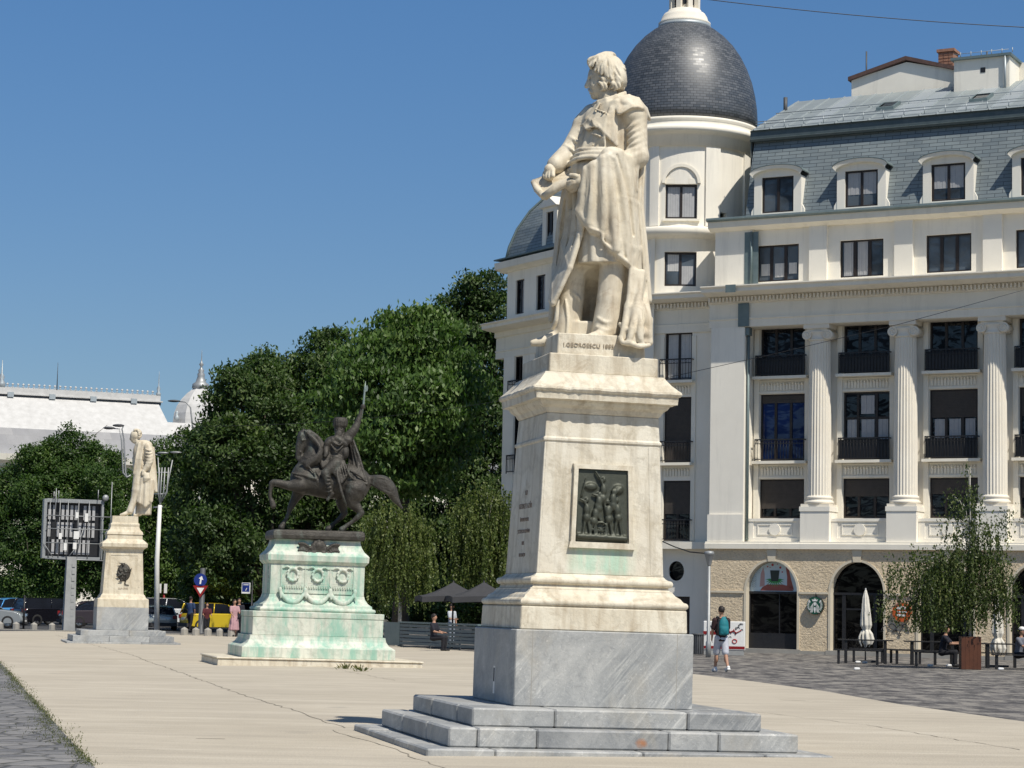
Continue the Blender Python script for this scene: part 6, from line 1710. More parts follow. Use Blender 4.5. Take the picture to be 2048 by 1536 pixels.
for s_ in (-1, 1):
    m.face([(s_*.56, -.716, 1.98), (s_*.52, -.716, 1.98), (s_*.475, -.66, 3.1), (s_*.51, -.66, 3.1)])
m.face([(-.51, -.66, 3.1), (.51, -.66, 3.1), (.51, -.658, 3.14), (-.51, -.658, 3.14)])
m.build('panel_border', M['cream3'], P3)
EM = Sculpt(); r_ = random.Random(9)
EM.ell((0, -.69, 2.5), (.24, .06, .32), .02)
for i in range(26):
    a = r_.uniform(0, 2*pi); q = r_.uniform(.08, .3); b = a+r_.uniform(-.5, .5)
    EM.cap((q*cos(a)*.8, -.72-r_.uniform(0, .05), 2.5+q*sin(a)), (q*1.35*cos(b)*.9, -.74, 2.5+q*1.35*sin(b)), .035, .012, .01)
EM.chain([(0, -.74, 2.6, .03), (.1, -.76, 2.35, .03), (.05, -.73, 2.1, .02), (.2, -.72, 2.05, .015)], .01)
EM.mesh('bronze_palm_emblem', .018, M['bronze'], P3)
text_part('LUI I.H.R.', .09, M['inscription'], P3, 'incised_inscription', (0, -.722, 1.93), (pi/2, 0, 0), .002)
R3 = atY(268, 1033, 78.8)
S3 = local_S(R3, 78.8)
ST3 = empty('standing_statue', R3, label='cream marble statue of a man in an open coat, lowered face, on the farthest pedestal', cat='statue')
Y_ = lambda x, y, dy=0, *r: (40+x*.3255, 820+y*.3255, dy, *r)
B = Sculpt(S3)
B.ell(Y_(750, 262, 0), (.33, .26, .44), .06); B.ell(Y_(762, 215, 0), (.30, .28, .18), .05); B.ell(Y_(744, 345, 0), (.31, .25, .30), .06)
B.loft([Y_(778, 225, .1, .27, .22), Y_(770, 330, .1, .36, .26), Y_(776, 420, .1, .37, .28), Y_(786, 505, .1, .33, .28)], .03, nf=9, amp=.06)
B.quadstrip([Y_(728, 205, -.26), Y_(712, 300, -.28), Y_(700, 390, -.24)], [Y_(760, 195, -.24), Y_(745, 300, -.32), Y_(735, 400, -.30)], .025, .02); B.chain([Y_(732, 200, -.26, .03), Y_(716, 270, -.29, .03), Y_(706, 340, -.28, .03), Y_(698, 392, -.24, .03)], .01); B.chain([Y_(745, 215, -.33, .01), Y_(738, 290, -.37, .018), Y_(732, 380, -.36, .012)], .01, -1)
B.chain([Y_(785, 225, -.2, .15), Y_(800, 290, -.28, .13), Y_(790, 335, -.3, .12), Y_(765, 370, -.32, .085)], .03); B.chain([Y_(745, 230, .2, .14), Y_(710, 300, .22, .12), Y_(720, 360, .1, .1)], .03)
for i in range(5): B.chain([Y_(770, 240+i*20, -.36, .015), Y_(795, 248+i*20, -.41, .02), Y_(815, 240+i*20, -.36, .012)], .02)
B.ell(Y_(758, 378, -.34), (.08, .08, .07), .02)
for i in range(4): B.chain([Y_(755+i*3, 380, -.38, .025), Y_(750+i*5, 395, -.4, .022), Y_(754+i*6, 403, -.38, .018)], .006)
B.loft([Y_(775, 385, -.3, .12, .1), Y_(778, 420, -.32, .14, .12), Y_(772, 440, -.3, .1, .1)], .02)
B.chain([Y_(735, 395, -.1, .22), Y_(716, 490, -.2, .165)], .04); B.chain([Y_(716, 490, -.2, .16), Y_(700, 555, -.2, .125), Y_(676, 620, -.2, .125)], .02); B.chain([Y_(668, 628, -.2, .08), Y_(640, 640, -.26, .07), Y_(620, 645, -.28, .05)], .03)
B.chain([Y_(760, 400, .1, .2), Y_(750, 500, .04, .15), Y_(738, 600, .0, .13), Y_(733, 632, -.05, .11)], .03); B.chain([Y_(735, 640, .0, .08), Y_(705, 645, -.1, .055)], .03)
B.quadstrip([Y_(745, 420, -.3), Y_(790, 420, -.3), Y_(825, 440, -.15)], [Y_(725, 560, -.3), Y_(770, 590, -.32), Y_(810, 560, -.2)], .04, .04)
for f_ in ([Y_(750, 420, -.33, .04), Y_(735, 570, -.34, .03)], [Y_(775, 420, -.33, .04), Y_(765, 590, -.36, .035)], [Y_(800, 430, -.28, .04), Y_(800, 560, -.28, .035)], [Y_(820, 430, -.2, .04), Y_(832, 500, -.1, .03)]): B.chain(f_, .03)
B.box(Y_(770, 600, .05), (.2, .2, .26), .04, .03)
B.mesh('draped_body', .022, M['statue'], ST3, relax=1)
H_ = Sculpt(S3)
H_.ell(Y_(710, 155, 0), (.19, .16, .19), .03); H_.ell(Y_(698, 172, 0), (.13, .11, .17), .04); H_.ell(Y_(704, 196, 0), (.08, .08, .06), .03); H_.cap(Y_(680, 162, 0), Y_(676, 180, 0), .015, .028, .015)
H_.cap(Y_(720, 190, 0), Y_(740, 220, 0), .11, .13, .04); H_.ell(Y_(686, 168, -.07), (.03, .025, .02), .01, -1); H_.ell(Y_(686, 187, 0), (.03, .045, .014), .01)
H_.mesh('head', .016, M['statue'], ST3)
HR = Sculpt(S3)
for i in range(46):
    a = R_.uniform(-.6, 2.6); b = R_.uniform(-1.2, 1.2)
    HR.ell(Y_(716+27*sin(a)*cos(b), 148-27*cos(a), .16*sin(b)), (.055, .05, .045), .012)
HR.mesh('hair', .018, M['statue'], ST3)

# ------------------------------------------------------------------ trees
def leaves(name, C, D, size, tint, mat, parent, aspect=.45, droop=0.0, up=.5, out=None):
    """C: leaf centres (n,3); D: pointing directions (n,3) or None"""
    n = len(C)
    if D is None:
        D = rng.normal(size=(n, 3)); D[:, 2] -= droop*2
    D = D/np.linalg.norm(D, axis=1)[:, None]
    N = rng.normal(size=(n, 3))*(.75 if out is not None else 1); N[:, 2] += up*2
    if out is not None: N += out*1.5
    W = np.cross(D, N); W /= np.linalg.norm(W, axis=1)[:, None]+1e-9
    sz = (size*rng.uniform(.65, 1.25, n))[:, None]
    a = C-D*sz*.5; b = C+W*sz*aspect*.5-D*sz*.05; c = C+D*sz*.5; d = C-W*sz*aspect*.5-D*sz*.05
    V = np.stack([a, b, c, d], 1).reshape(-1, 3)
    me = np_mesh(name, V, np.arange(4*n).reshape(n, 4))
    at = me.attributes.new('tint', 'FLOAT', 'FACE'); at.data.foreach_set('value', np.clip(tint, 0, 1).astype(np.float32))
    return link_mesh(name, me, mat, parent)
def tree(name, label, cat, D, bx, lobes, mat, lsize=.26, dens=420, droop=.3, trunk=.3, group=None, cl=.55, bark='bark', flat=.6, tint0=.45, per=24):
    """lobes: (px,py,radius px,dy)"""
    base = gx(bx, D); root = empty(name, base, label=label, cat=cat, group=group)
    pm = FPX/D; L = []
    rs_ = random.Random(int(D*7+bx))
    extra = []
    for l in lobes:                      # smaller lumps on every lobe break up the outline
        for _ in range(6):
            a = rs_.uniform(0, 2*pi); q = rs_.uniform(.65, 1.02)
            extra.append((l[0]+l[2]*q*cos(a), l[1]-l[2]*q*sin(a)*.9, l[2]*rs_.uniform(.22, .42), (l[3] if len(l) > 3 else 0)-rs_.uniform(0, 1)*l[2]/pm*.8))
    nl0 = len(lobes)
    for l in list(lobes)+extra:
        c = atY(l[0], l[1], D+(l[3] if len(l) > 3 else 0))-base; L.append((np.array(c), l[2]/pm))
    Cs = []; T = []; O_ = []
    for c, r in L:
        nl = int(dens*2.9*r*r); nc = max(3, nl//per)
        d = rng.normal(size=(nc, 3)); d /= np.linalg.norm(d, axis=1)[:, None]
        rad = r*(rng.uniform(.25, 1.0, nc)**.30)*(1+.16*np.sin(d[:, 0]*7+c[0])*np.cos(d[:, 2]*6+c[2]))
        cc = c+d*rad[:, None]*np.array([1, 1, .9])
        tt = np.clip(tint0+rng.normal(0, .13)+rng.normal(0, .18, nc), 0, 1)
        P = np.repeat(cc, per, 0)+rng.normal(size=(nc*per, 3))*cl*.5*np.array([1, 1, flat])
        Cs.append(P); T.append(np.repeat(tt, per)+rng.normal(0, .12, nc*per)); O_.append(np.repeat(d, per, 0))
    Cs = np.concatenate(Cs); T = np.concatenate(T); O_ = np.concatenate(O_)
    keep = Cs[:, 2] > .15; Cs, T, O_ = Cs[keep], T[keep], O_[keep]
    leaves('crown', Cs, None, lsize, T, mat, root, droop=droop, out=O_)
    m = MB(); cen = np.mean([l[0] for l in L], axis=0); zt = min(l[0][2]-l[1]*.5 for l in L); zt = max(1.8, zt)
    fork = (cen[0]*.25, cen[1]*.25, zt)
    m.tube([(0, 0, -.05), (.05, 0, zt*.5), fork], [trunk*1.25, trunk, trunk*.85], 8)
    for c, r in L[:nl0]:
        q = [fork, tuple((np.array(fork)*.5+c*.5)+np.array([0, 0, .4])+rng.normal(0, .3, 3)), tuple(c)]
        m.tube(q, [trunk*.42, trunk*.22, trunk*.06], 6)
        for _ in range(4):
            e = c+rng.normal(size=3)*r*.55; m.tube([tuple(c*.6+np.array(fork)*.4), tuple(c*.8+e*.2), tuple(e)], [trunk*.14, trunk*.08, .012], 4)
    m.build('trunk', M[bark], root)
    return root
random.seed(3)
def blob(cx, cy, w, h, n, r0, r1, dy=3.0, seed=0):
    r_ = random.Random(seed); out = []
    for _ in range(n):
        a = r_.uniform(0, 2*pi); q = sqrt(r_.random())
        out.append((cx+w*q*cos(a), cy+h*q*sin(a), r_.uniform(r0, r1), r_.uniform(-dy, dy)))
    return out
G1 = 'large street trees behind the bronze rider'
tree('broadleaf_tree', 'dense dark green tree behind the horse head, left edge of the tall grove', 'tree', 112, 560,
     [(450, 805, 40, 0), (432, 868, 36, 1), (478, 775, 46, -1), (395, 910, 60, 2), (450, 900, 80, -1), (400, 1000, 62, 0), (430, 1080, 75, -1), (385, 1090, 45, 2), (500, 1000, 90, 1), (470, 1130, 70, 0), (420, 1160, 50, 1), (525, 760, 50, 1), (545, 870, 80, 0)], M['leaf_dark'], .25, 430, .35, .35, G1)
tree('broadleaf_tree', 'dark green tree with a stepped top, directly behind the raised axe arm', 'tree', 116, 650,
     [(535, 735, 32, 0), (575, 735, 34, 0), (560, 790, 60, 0), (620, 760, 50, 1), (640, 700, 36, 0), (665, 690, 30, 0), (655, 740, 45, -1), (600, 850, 90, 1), (660, 850, 80, 1), (620, 960, 90, 0), (560, 1060, 80, 1), (640, 1080, 90, 1), (590, 1160, 70, 0), (680, 1160, 70, 0), (740, 1000, 80, 2)], M['leaf_dark'], .25, 430, .35, .35, G1)
tree('broadleaf_tree', 'bright green tree with feathery leaf sprays in the middle of the grove', 'tree', 103, 800,
     [(810, 655, 36, 0), (845, 650, 34, -1), (870, 660, 40, 0), (775, 690, 42, 1), (730, 720, 42, 0), (820, 720, 62, -1), (890, 730, 55, -1), (760, 780, 64, -2), (850, 800, 72, -3), (920, 790, 50, 0), (800, 860, 70, -3), (700, 800, 52, 0), (730, 870, 56, -2), (880, 870, 60, -2), (760, 930, 60, -2), (830, 950, 52, -1)], M['leaf_light'], .29, 420, .9, .35, G1, cl=1.05, flat=.24, tint0=.5, per=56)
tree('broadleaf_tree', 'tall very dark tree against the left wall of the white building', 'tree', 124, 960,
     [(975, 580, 40, 0), (935, 600, 36, 0), (905, 620, 28, 0), (1000, 640, 55, 0), (940, 670, 55, 1), (985, 740, 70, 1), (930, 800, 70, 2), (985, 850, 75, 0), (900, 900, 80, 1), (970, 960, 80, 0), (890, 1020, 80, 1), (960, 1080, 80, 0), (860, 1100, 80, 1), (800, 1080, 80, 2), (900, 1170, 70, 1), (820, 1180, 60, 1), (960, 1180, 60, 1), (740, 1150, 70, 2)], M['leaf_dark'], .27, 430, .35, .4, G1, tint0=.3)
tree('broadleaf_tree', 'round-topped clipped tree at the left edge, standing before the white roofed palace', 'tree', 128, 130,
     [(150, 900, 42, 0), (130, 930, 60, 0), (190, 935, 52, 0), (90, 940, 52, 0), (60, 960, 55, 0), (20, 985, 50, 0), (210, 990, 55, 0), (120, 1010, 90, -1), (50, 1050, 80, -1), (180, 1060, 80, -1), (-20, 1060, 60, 0), (225, 1080, 45, 0), (120, 1120, 70, -1), (40, 1140, 60, -1), (190, 1140, 50, -1)], M['leaf_mid'], .2, 520, .2, .3, cl=.4, flat=.8, tint0=.42)
tree('broadleaf_tree', 'smaller olive green tree between the slim monument and the dark grove', 'tree', 132, 330,
     [(320, 905, 28, 0), (345, 925, 34, 0), (300, 950, 30, 0), (330, 990, 55, 0), (360, 1030, 55, 0), (315, 1070, 50, 0), (350, 1120, 55, 0), (300, 1130, 36, 0), (340, 1165, 40, 0), (395, 1130, 40, 1)], M['leaf_mid'], .22, 480, .3, .25, tint0=.62)
for i, (px, py, w, h, D_, lb, mt) in enumerate(((440, 1180, 50, 26, 122, 'low bright shrub behind the yellow car', 'leaf_light'), (235, 1165, 50, 30, 138, 'dark shrub behind the slim monument base', 'leaf_dark'), (560, 1190, 60, 30, 128, 'dark shrub behind the wide green pedestal, left part', 'leaf_dark'), (720, 1200, 70, 34, 112, 'dark shrub right of the wide green pedestal', 'leaf_dark'), (860, 1205, 70, 30, 108, 'dark shrub behind the charcoal parasols', 'leaf_dark'), (970, 1205, 70, 34, 112, 'dark shrub between the parasols and the nearest pedestal', 'leaf_dark'), (60, 1175, 80, 22, 150, 'shrub row piece behind the parked cars at the left edge', 'leaf_mid'), (360, 1190, 60, 22, 142, 'dark shrub behind the white car', 'leaf_dark'))):
    tree('shrub', lb, 'shrub', D_, px, blob(px, py, w, h, 12, 16, 28, 1.5, i), M[mt], .2, 420, .2, .08, 'shrubs at the foot of the trees', cl=.4)

def weeping(name, label, D, bx, by, tips, mat, seed=1, lsz=.10, per=.055, group=None, trunkr=.07, zbase=0.0, roots=None, spread=.25, dn=1.5):
    """tips: (px, py, strand length in m, count, width px, dy)"""
    r_ = np.random.default_rng(seed)
    base = gx(bx, D); base.z = zbase; root = empty(name, base, label=label, cat='tree', group=group)
    C = []; Dr = []; T = []; m = MB(); top = atY(bx, min(t[1] for t in tips), D)-base
    pm = FPX/D
    m.tube([(0, 0, 0), (top.x*.3, .05, top.z*.35), (top.x*.8, -.05, top.z*.7), (top.x, 0, top.z)], [trunkr, trunkr*.75, trunkr*.4, .012], 7)
    for (px, py, ln, cnt, w, dy) in tips:
        c = atY(px, py, D+dy)-base
        s_ = min(.85, max(.15, (c.z-.3)/max(top.z, .1)*.8))
        br = Vector((top.x*s_, 0, top.z*s_))
        m.tube([br, br.lerp(c, .55)+Vector((0, 0, .25*(c-br).length)), c], [trunkr*.35, trunkr*.2, .008], 5)
        for _ in range(int(cnt*dn)):
            o = np.array(c)+r_.normal(size=3)*np.array([w/pm*.5, w/pm*.45, spread])
            L_ = ln*r_.uniform(.45, 1.15); n = int(L_/per); t = np.linspace(0, 1, n)
            sw = r_.normal(size=2)*.12; ph = r_.uniform(0, 6)
            out = (o-np.array(c))[:2]*.35
            P = np.stack([o[0]+out[0]*np.sqrt(t)+sw[0]*t+.03*np.sin(6*t+ph), o[1]+out[1]*np.sqrt(t)+sw[1]*t+.03*np.cos(5*t+ph), o[2]+.1*np.sin(pi*np.minimum(t*3, 1))-L_*t**1.15], 1)
            P += r_.normal(size=P.shape)*.022
            d = r_.normal(size=P.shape)*.55; d[:, 2] -= 1.0
            C.append(P); Dr.append(d); T.append(np.clip(.45+r_.normal(0, .2)+r_.normal(0, .15, n), 0, 1))
    C = np.concatenate(C); Dr = np.concatenate(Dr); T = np.concatenate(T)
    k = C[:, 2] > .1; leaves('crown', C[k], Dr[k], lsz, T[k], mat, root, aspect=.5, up=0)
    m.build('trunk', M['birch'], root)
    return root
C = []; r_ = np.random.default_rng(8)
for i in range(46):
    px = 150+880*r_.random(); py = 1010+200*r_.random(); q = np.array(atY(px, py, 150+8*r_.random())); n = 700; dd = r_.normal(size=(n, 3)); dd /= np.linalg.norm(dd, axis=1)[:, None]
    C.append(q+dd*(r_.random(n)[:, None]**.4)*2.6)
C = np.concatenate(C); C = C[C[:, 2] > .05]
tag(leaves('distant_trees', C, None, .5, np.clip(rng.normal(.35, .2, len(C)), 0, 1), M['leaf_dark'], None), 'dark mass of far-off trees seen through gaps of the grove', 'trees', kind='stuff')
weeping('weeping_birch', 'weeping birch with bare pale branches, right of the wide green pedestal', 88, 800, 1200,
        [(770, 1040, 1.7, 40, 30, 0), (810, 1060, 2.2, 60, 40, 0), (840, 1060, 2.4, 60, 26, .3), (790, 1020, 1.4, 40, 40, 0), (760, 1080, 2.0, 40, 26, .3), (825, 1100, 2.0, 60, 40, -.3), (790, 1110, 1.9, 60, 50, 0), (745, 1040, .8, 20, 20, 0), (840, 1140, 1.2, 40, 20, 0), (770, 1150, 1.1, 40, 30, 0), (820, 1030, 1.2, 30, 30, 0)], M['leaf_hang'], 3, .13, .05, 'weeping birches before the grove', .09)
weeping('weeping_birch', 'weeping birch directly left of the nearest tall pedestal', 90, 975, 1190,
        [(960, 985, 1.3, 40, 40, 0), (930, 1020, 2.0, 70, 26, 0), (990, 990, 1.7, 50, 34, 0), (1010, 1020, 2.2, 60, 26, 0), (950, 1040, 2.3, 70, 40, -.3), (985, 1060, 2.2, 80, 40, 0), (925, 1080, 1.9, 60, 22, 0), (960, 1110, 1.5, 70, 50, 0), (1005, 1110, 1.6, 50, 30, 0), (935, 1130, 1.0, 40, 26, 0)], M['leaf_hang'], 4, .13, .05, 'weeping birches before the grove', .09)
weeping('potted_birch', 'slender drooping birch growing from the tall brown planter', 65.5, 1940, 1270,
        [(1936, 935, .35, 6, 8, 0), (1938, 975, .7, 16, 24, 0), (1925, 1005, .6, 12, 36, 0), (1950, 1000, .6, 12, 26, 0), (1905, 990, .5, 10, 14, .2), (1945, 1040, .9, 22, 30, 0), (1915, 1035, .7, 12, 30, .2), (1975, 1050, .75, 18, 30, 0), (2010, 1030, .55, 12, 26, 0), (1990, 1075, .8, 16, 22, 0), (1930, 1070, 1.0, 26, 34, 0), (1955, 1080, 1.0, 26, 30, 0),
         (1875, 1095, .5, 8, 30, 0), (1850, 1110, .9, 26, 40, .2), (1815, 1125, .9, 22, 34, 0), (1790, 1140, .8, 16, 24, .2), (1880, 1125, 1.3, 50, 44, 0), (1915, 1115, 1.5, 60, 44, -.2), (1950, 1115, 1.6, 60, 44, 0), (1985, 1120, 1.4, 46, 36, .1), (2005, 1150, 1.2, 26, 18, 0), (1835, 1165, .9, 34, 44, 0), (1870, 1175, 1.2, 56, 50, 0), (1915, 1180, 1.2, 56, 50, .1), (1960, 1180, 1.1, 50, 46, 0), (1995, 1200, .8, 26, 30, 0), (1800, 1185, .7, 18, 30, 0), (1785, 1215, .45, 12, 26, 0), (1825, 1215, .7, 26, 34, 0), (1865, 1220, .8, 30, 40, .1), (1900, 1225, .8, 30, 40, 0), (1765, 1225, .25, 6, 14, 0), (2010, 1190, .8, 12, 20, 0)], M['leaf_birch'], 5, .095, .042, None, .045, zbase=.95, spread=.12, dn=1.35)

# ------------------------------------------------------------------ the white-roofed palace far left

PO = gx(298, 222); PU = Vector((cos(radians(21.7)), sin(radians(21.7)), 0))
PR = empty('palace', PO, label='long palace with a white painted mansard roof and ridge cresting at the far left', cat='building')
Pf = Fr(PO, PU, root=PO)
zr = Pf.at(298, 802, 0)[1]; ze = Pf.at(200, 868, 2.0)[1]; W_ = -62
m = MB(Pf)
P_ = lambda a, b, c: (a, b, c)
zb = ze-2.6; e1_ = Pf.at(337, 880, 2)[0]
m.face([P_(W_, 0, zr), P_(0, 0, zr), P_(e1_, 4.5, ze), P_(W_, 4.5, ze)]); m.face([P_(0, 0, zr), P_(0, -8, zr), P_(e1_, -12, ze), P_(e1_, 4.5, ze)]); m.face([P_(W_, 0, zr), P_(W_, -8, zr), P_(0, -8, zr), P_(0, 0, zr)])
m.build('white_mansard_roof', M['palace_roof'], PR)
m = MB(Pf)
m.face([P_(W_, 4.5, ze), P_(e1_, 4.5, ze), P_(e1_+.8, 5.6, zb), P_(W_, 5.6, zb)], uv=[(W_, 3), (e1_, 3), (e1_, 0), (W_, 0)]); m.face([P_(e1_, 4.5, ze), P_(e1_, -12, ze), P_(e1_+.8, -13, zb), P_(e1_+.8, 5.6, zb)], uv=[(0, 3), (16, 3), (16, 0), (0, 0)])
m.build('grey_slate_skirt', M['slate_palace'], PR)
m = MB(Pf); m.box(W_, 0.25, -.3, .35, zr, zr+.55); m.box(W_, .45, -.5, .6, zr-.12, zr-.002); m.build('ridge_parapet', M['palace_roof'], PR)
m = MB(Pf); m.box(W_, .3, .02, .42, zr-.42, zr-.125); m.build('dark_ridge_band', M['darkgrey'], PR)  # dark grey band just below the ridge parapet
m = MB(Pf)
x = -.5
while x > W_:
    m.tube([(x, 0, zr+.55), (x, 0, zr+1.05)], .035, 4); m.ball((x, 0, zr+.95), (.14, .06, .12), 5, 4); m.tube([(x-.19+.38*t, 0, zr+.6+.16*sin(pi*t)) for t in np.linspace(0, 1, 4)], .03, 3)
    x -= .52
m.tube([(W_, 0, zr+.6), (0, 0, zr+.6)], .04, 4)
m.build('ridge_cresting', M['palace_roof'], PR)
m = MB(Pf)
m.lathe((0.1, 0, zr+.5), [(.2, 0), (.26, .3), (.12, .5), (.2, .8), (.06, 1.1), (.03, 2.2), (.01, 2.6)], 8)
fx, fz = Pf.at(3, 770, 0)
m.lathe((fx, 0, zr+.5), [(.34, 0), (.4, .5), (.2, .8), (.3, 1.1), (.08, 1.5), (.03, 2.8)], 8)
for k in range(5): m.box(-2.5-4.1*k-.3, -2.5-4.1*k+.3, .40, .7, zr-.4, zr+.1)
m.build('finial', M['zinc_light'], PR)
ax_, az_ = Pf.at(116, 725, 0); m = MB(Pf); m.tube([(ax_, 0, zr+.5), (ax_, 0, az_)], [.06, .02], 5); m.build('roof_mast', M['darkgrey'], PR)
m = MB(Pf)
m.prof([(4, zb-1.2), (5.5, zb-1.2), (5.7, zb-.9), (6.2, zb-.6), (6.3, zb), (4, zb+.02)], W_, e1_+1.6); m.build('eaves_cornice', M['trim'], PR)
m = MB(Pf)
hs = []; x = e1_-3
while x > W_+3:
    for z0, z1 in ((zb-6, zb-2.4), (zb-11.5, zb-7.6), (2, 6)): hs.append((x-.8, x+.8, z0, z1))
    x -= 3.6
wall(m, W_, e1_+.6, 0, zb-1.2, 5.2, hs, .5); m.face([P_(e1_+.6, 5.2, 0), P_(e1_+.6, -14, 0), P_(e1_+.6, -14, zb), P_(e1_+.6, 5.2, zb)]); m.build('wall', M['trim'], PR)
m = MB(Pf); m.box(W_+1, e1_, 4.6, 4.69, .5, zb-1.3); m.build('window_glass', M['glass'], PR)
m = MB(Pf)                                     # lower link and the domed pavilion beyond it
zl = Pf.at(350, 842, -4)[1]; zl2 = Pf.at(350, 868, -4)[1]
m.face([P_(e1_-6, -6, zl), P_(40, -6, zl), P_(40, -3.5, zl2), P_(e1_-6, -3.5, zl2)]); m.face([P_(e1_-6, -6, zl), P_(40, -6, zl), P_(40, -16, zl), P_(e1_-6, -16, zl)]); m.build('link_roof', M['palace_roof'], PR)
m = MB(Pf); m.face([P_(0, -3.5, zl2), P_(40, -3.5, zl2), P_(40, -3.0, zl2-2.4), P_(0, -3.0, zl2-2.4)], uv=[(0, 3), (40, 3), (40, 0), (0, 0)]); m.build('grey_slate_skirt', M['slate_palace'], PR)
m = MB(Pf); m.box(e1_+.7, 40, -15, -3.2, 0, zl2-2.4); m.build('link_wall', M['trim'], PR)
dc = onplane(399, 842, Pf.O+Pf.n*-10, Pf.n); da = (dc-Pf.O).dot(Pf.u); dz = dc.z
m = MB(Pf); pd = FPX/dc.y
hgt = (842-776)/pd; rb = 54/pd
m.lathe((da, -10, dz), [(rb, -2.5), (rb, 0), (rb*.97, hgt*.2), (rb*.86, hgt*.45), (rb*.70, hgt*.65), (rb*.5, hgt*.83), (rb*.32, hgt*.95), (rb*.26, hgt)], 8, sm=False); m.build('dome', M['palace_roof'], PR)
m = MB(Pf); q = 1/pd
m.lathe((da, -10, dz+hgt-2*q), [(15*q, 0), (18*q, 2*q), (17*q, 10*q), (11*q, 14*q), (9*q, 20*q), (7*q, 26*q), (8*q, 30*q), (5*q, 34*q), (6.5*q, 38*q), (3*q, 42*q), (2*q, 46*q), (5*q, 50*q), (2.2*q, 54*q), (1*q, 60*q), (.6*q, 74*q), (.2*q, 80*q)], 10)
m.build('dome_lantern', M['lampgrey'], PR)
m = MB(Pf)
for sx in (-1, 1): m.lathe((da+sx*rb*.98, -10+rb*.5, dz-.2), [(.25, 0), (.3, .4), (.12, .6), (.18, .85), (.02, 1.1)], 8)
m.build('finial', M['zinc_light'], PR)

# ------------------------------------------------------------------ street furniture at the left
base = gx(137, 104)
t = empty('screen_post', base, label='back of a large advertising screen hung with small antenna boxes on a square concrete post', cat='billboard')
def SL(Y): 
    return lambda px, py, dy=0: tuple(atY(px, py, Y+dy)-base)
s_ = SL(104)
m = MB(); m.cbox((0, .0, 1.7), (.27, .26, 1.78), .35, .82); m.build('post', M['conc_col'], t)
for i in range(9): m = MB(); m.cbox((.17, -.2, .45+.33*i), (.07, .012, .09), .35); m.build('climbing_plate', M['conc_col'], t)
A = Vector(s_(90, 997)); Bq = Vector(s_(208, 999, 1.0)); ux = (Bq-A); ux.z = 0; Wd = ux.length; ux.normalize(); ny = Vector((ux.y, -ux.x, 0)); ztp = A.z; zbt = s_(90, 1116)[2]
PFm = lambda q: Vector((A.x, A.y, 0))+ux*q[0]+ny*q[1]+Vector((0, 0, q[2]))
m = MB(PFm)
m.box(-.02, .12, -.5, .0, zbt, ztp); m.box(Wd-.1, Wd+.02, -.5, .0, zbt, ztp); m.box(.12, Wd-.1, -.5, .0, ztp-.16, ztp+.02); m.box(.12, Wd-.1, -.5, .0, zbt-.02, zbt+.1); m.build('screen_frame', M['lampgrey'], t)
m = MB(PFm); m.box(.12, Wd-.1, -.48, -.3, zbt+.1, ztp-.16); m.build('screen_back', M['black'], t)
m = MB(PFm); nC = 11; hgt = ztp-zbt
for r in range(3):
    for c in range(nC):
        if (r*7+c*3) % 5 == 0: continue
        x = .22+(Wd-.5)*c/nC; z = zbt+.16+r*(hgt-.35)/3
        m.box(x, x+.13, -.3, -.22, z+.05, z+(hgt-.35)/3-.08)
m.build('screen_modules', M['blind_pale'], t)
m = MB(PFm)
for zz in (.26, .5, .72): m.tube([(.1, .08, zbt+hgt*zz), (Wd+.35, .12, zbt+hgt*zz)], .022, 5)
for x in (.25, .72, 1.1, 1.6, 2.1, Wd-.05): m.tube([(x, .05, zbt), (x, .05, ztp-.05)], .018, 5)
m.tube([(.1, .1, zbt-.02), (Wd+.3, .14, zbt-.06)], .03, 5); m.tube([(.02, .05, zbt+.7), (.45, .2, zbt+.05)], .02, 4)
m.build('cross_bars', M['lampgrey'], t)
m = MB(PFm)
for (x, z, w, h) in ((1.5, .72, .13, .2), (1.95, .68, .14, .28), (1.5, .38, .22, .26), (.75, .36, .13, .2), (1.0, .18, .13, .24), (1.45, .2, .15, .22)):
    m.box(x-w/1.0*.5, x+w*.6, .07, .22, zbt+hgt*z-h*.5, zbt+hgt*z+h*.9)
m.build('antenna_boxes', M['whitep'], t)
m = MB(PFm); 
for x, z0, z1 in ((.5, ztp-.9, ztp+.5), (Wd+.34, zbt-.05, ztp+.9), (.4, ztp, ztp+.35), (.62, ztp, ztp+.4), (Wd-.3, ztp, ztp+.5)): m.tube([(x, .1, z0), (x, .1, z1)], .022, 5)
m.ball((Wd+.05, .15, ztp+.12), (.16, .1, .16), 8, 6); m.tube([(1.6, .16, zbt+.3), (1.7, .2, zbt+.9), (1.85, .16, zbt+1.5)], .02, 4); m.tube([(1.2, .16, zbt+.1), (1.5, .2, zbt+.5)], .02, 4)
m.build('whip_antenna', M['lampgrey'], t)
def post(name, label, cat, px, D, h, r, mat, group=None, top=None):
    b_ = gx(px, D); o = empty(name, b_, label=label, cat=cat, group=group)
    m = MB(); m.lathe((0, 0, 0), [(r*1.5, 0), (r*1.5, .12), (r, .16), (r*.9, h)], 10); m.build('pole', M[mat], o); return o, b_
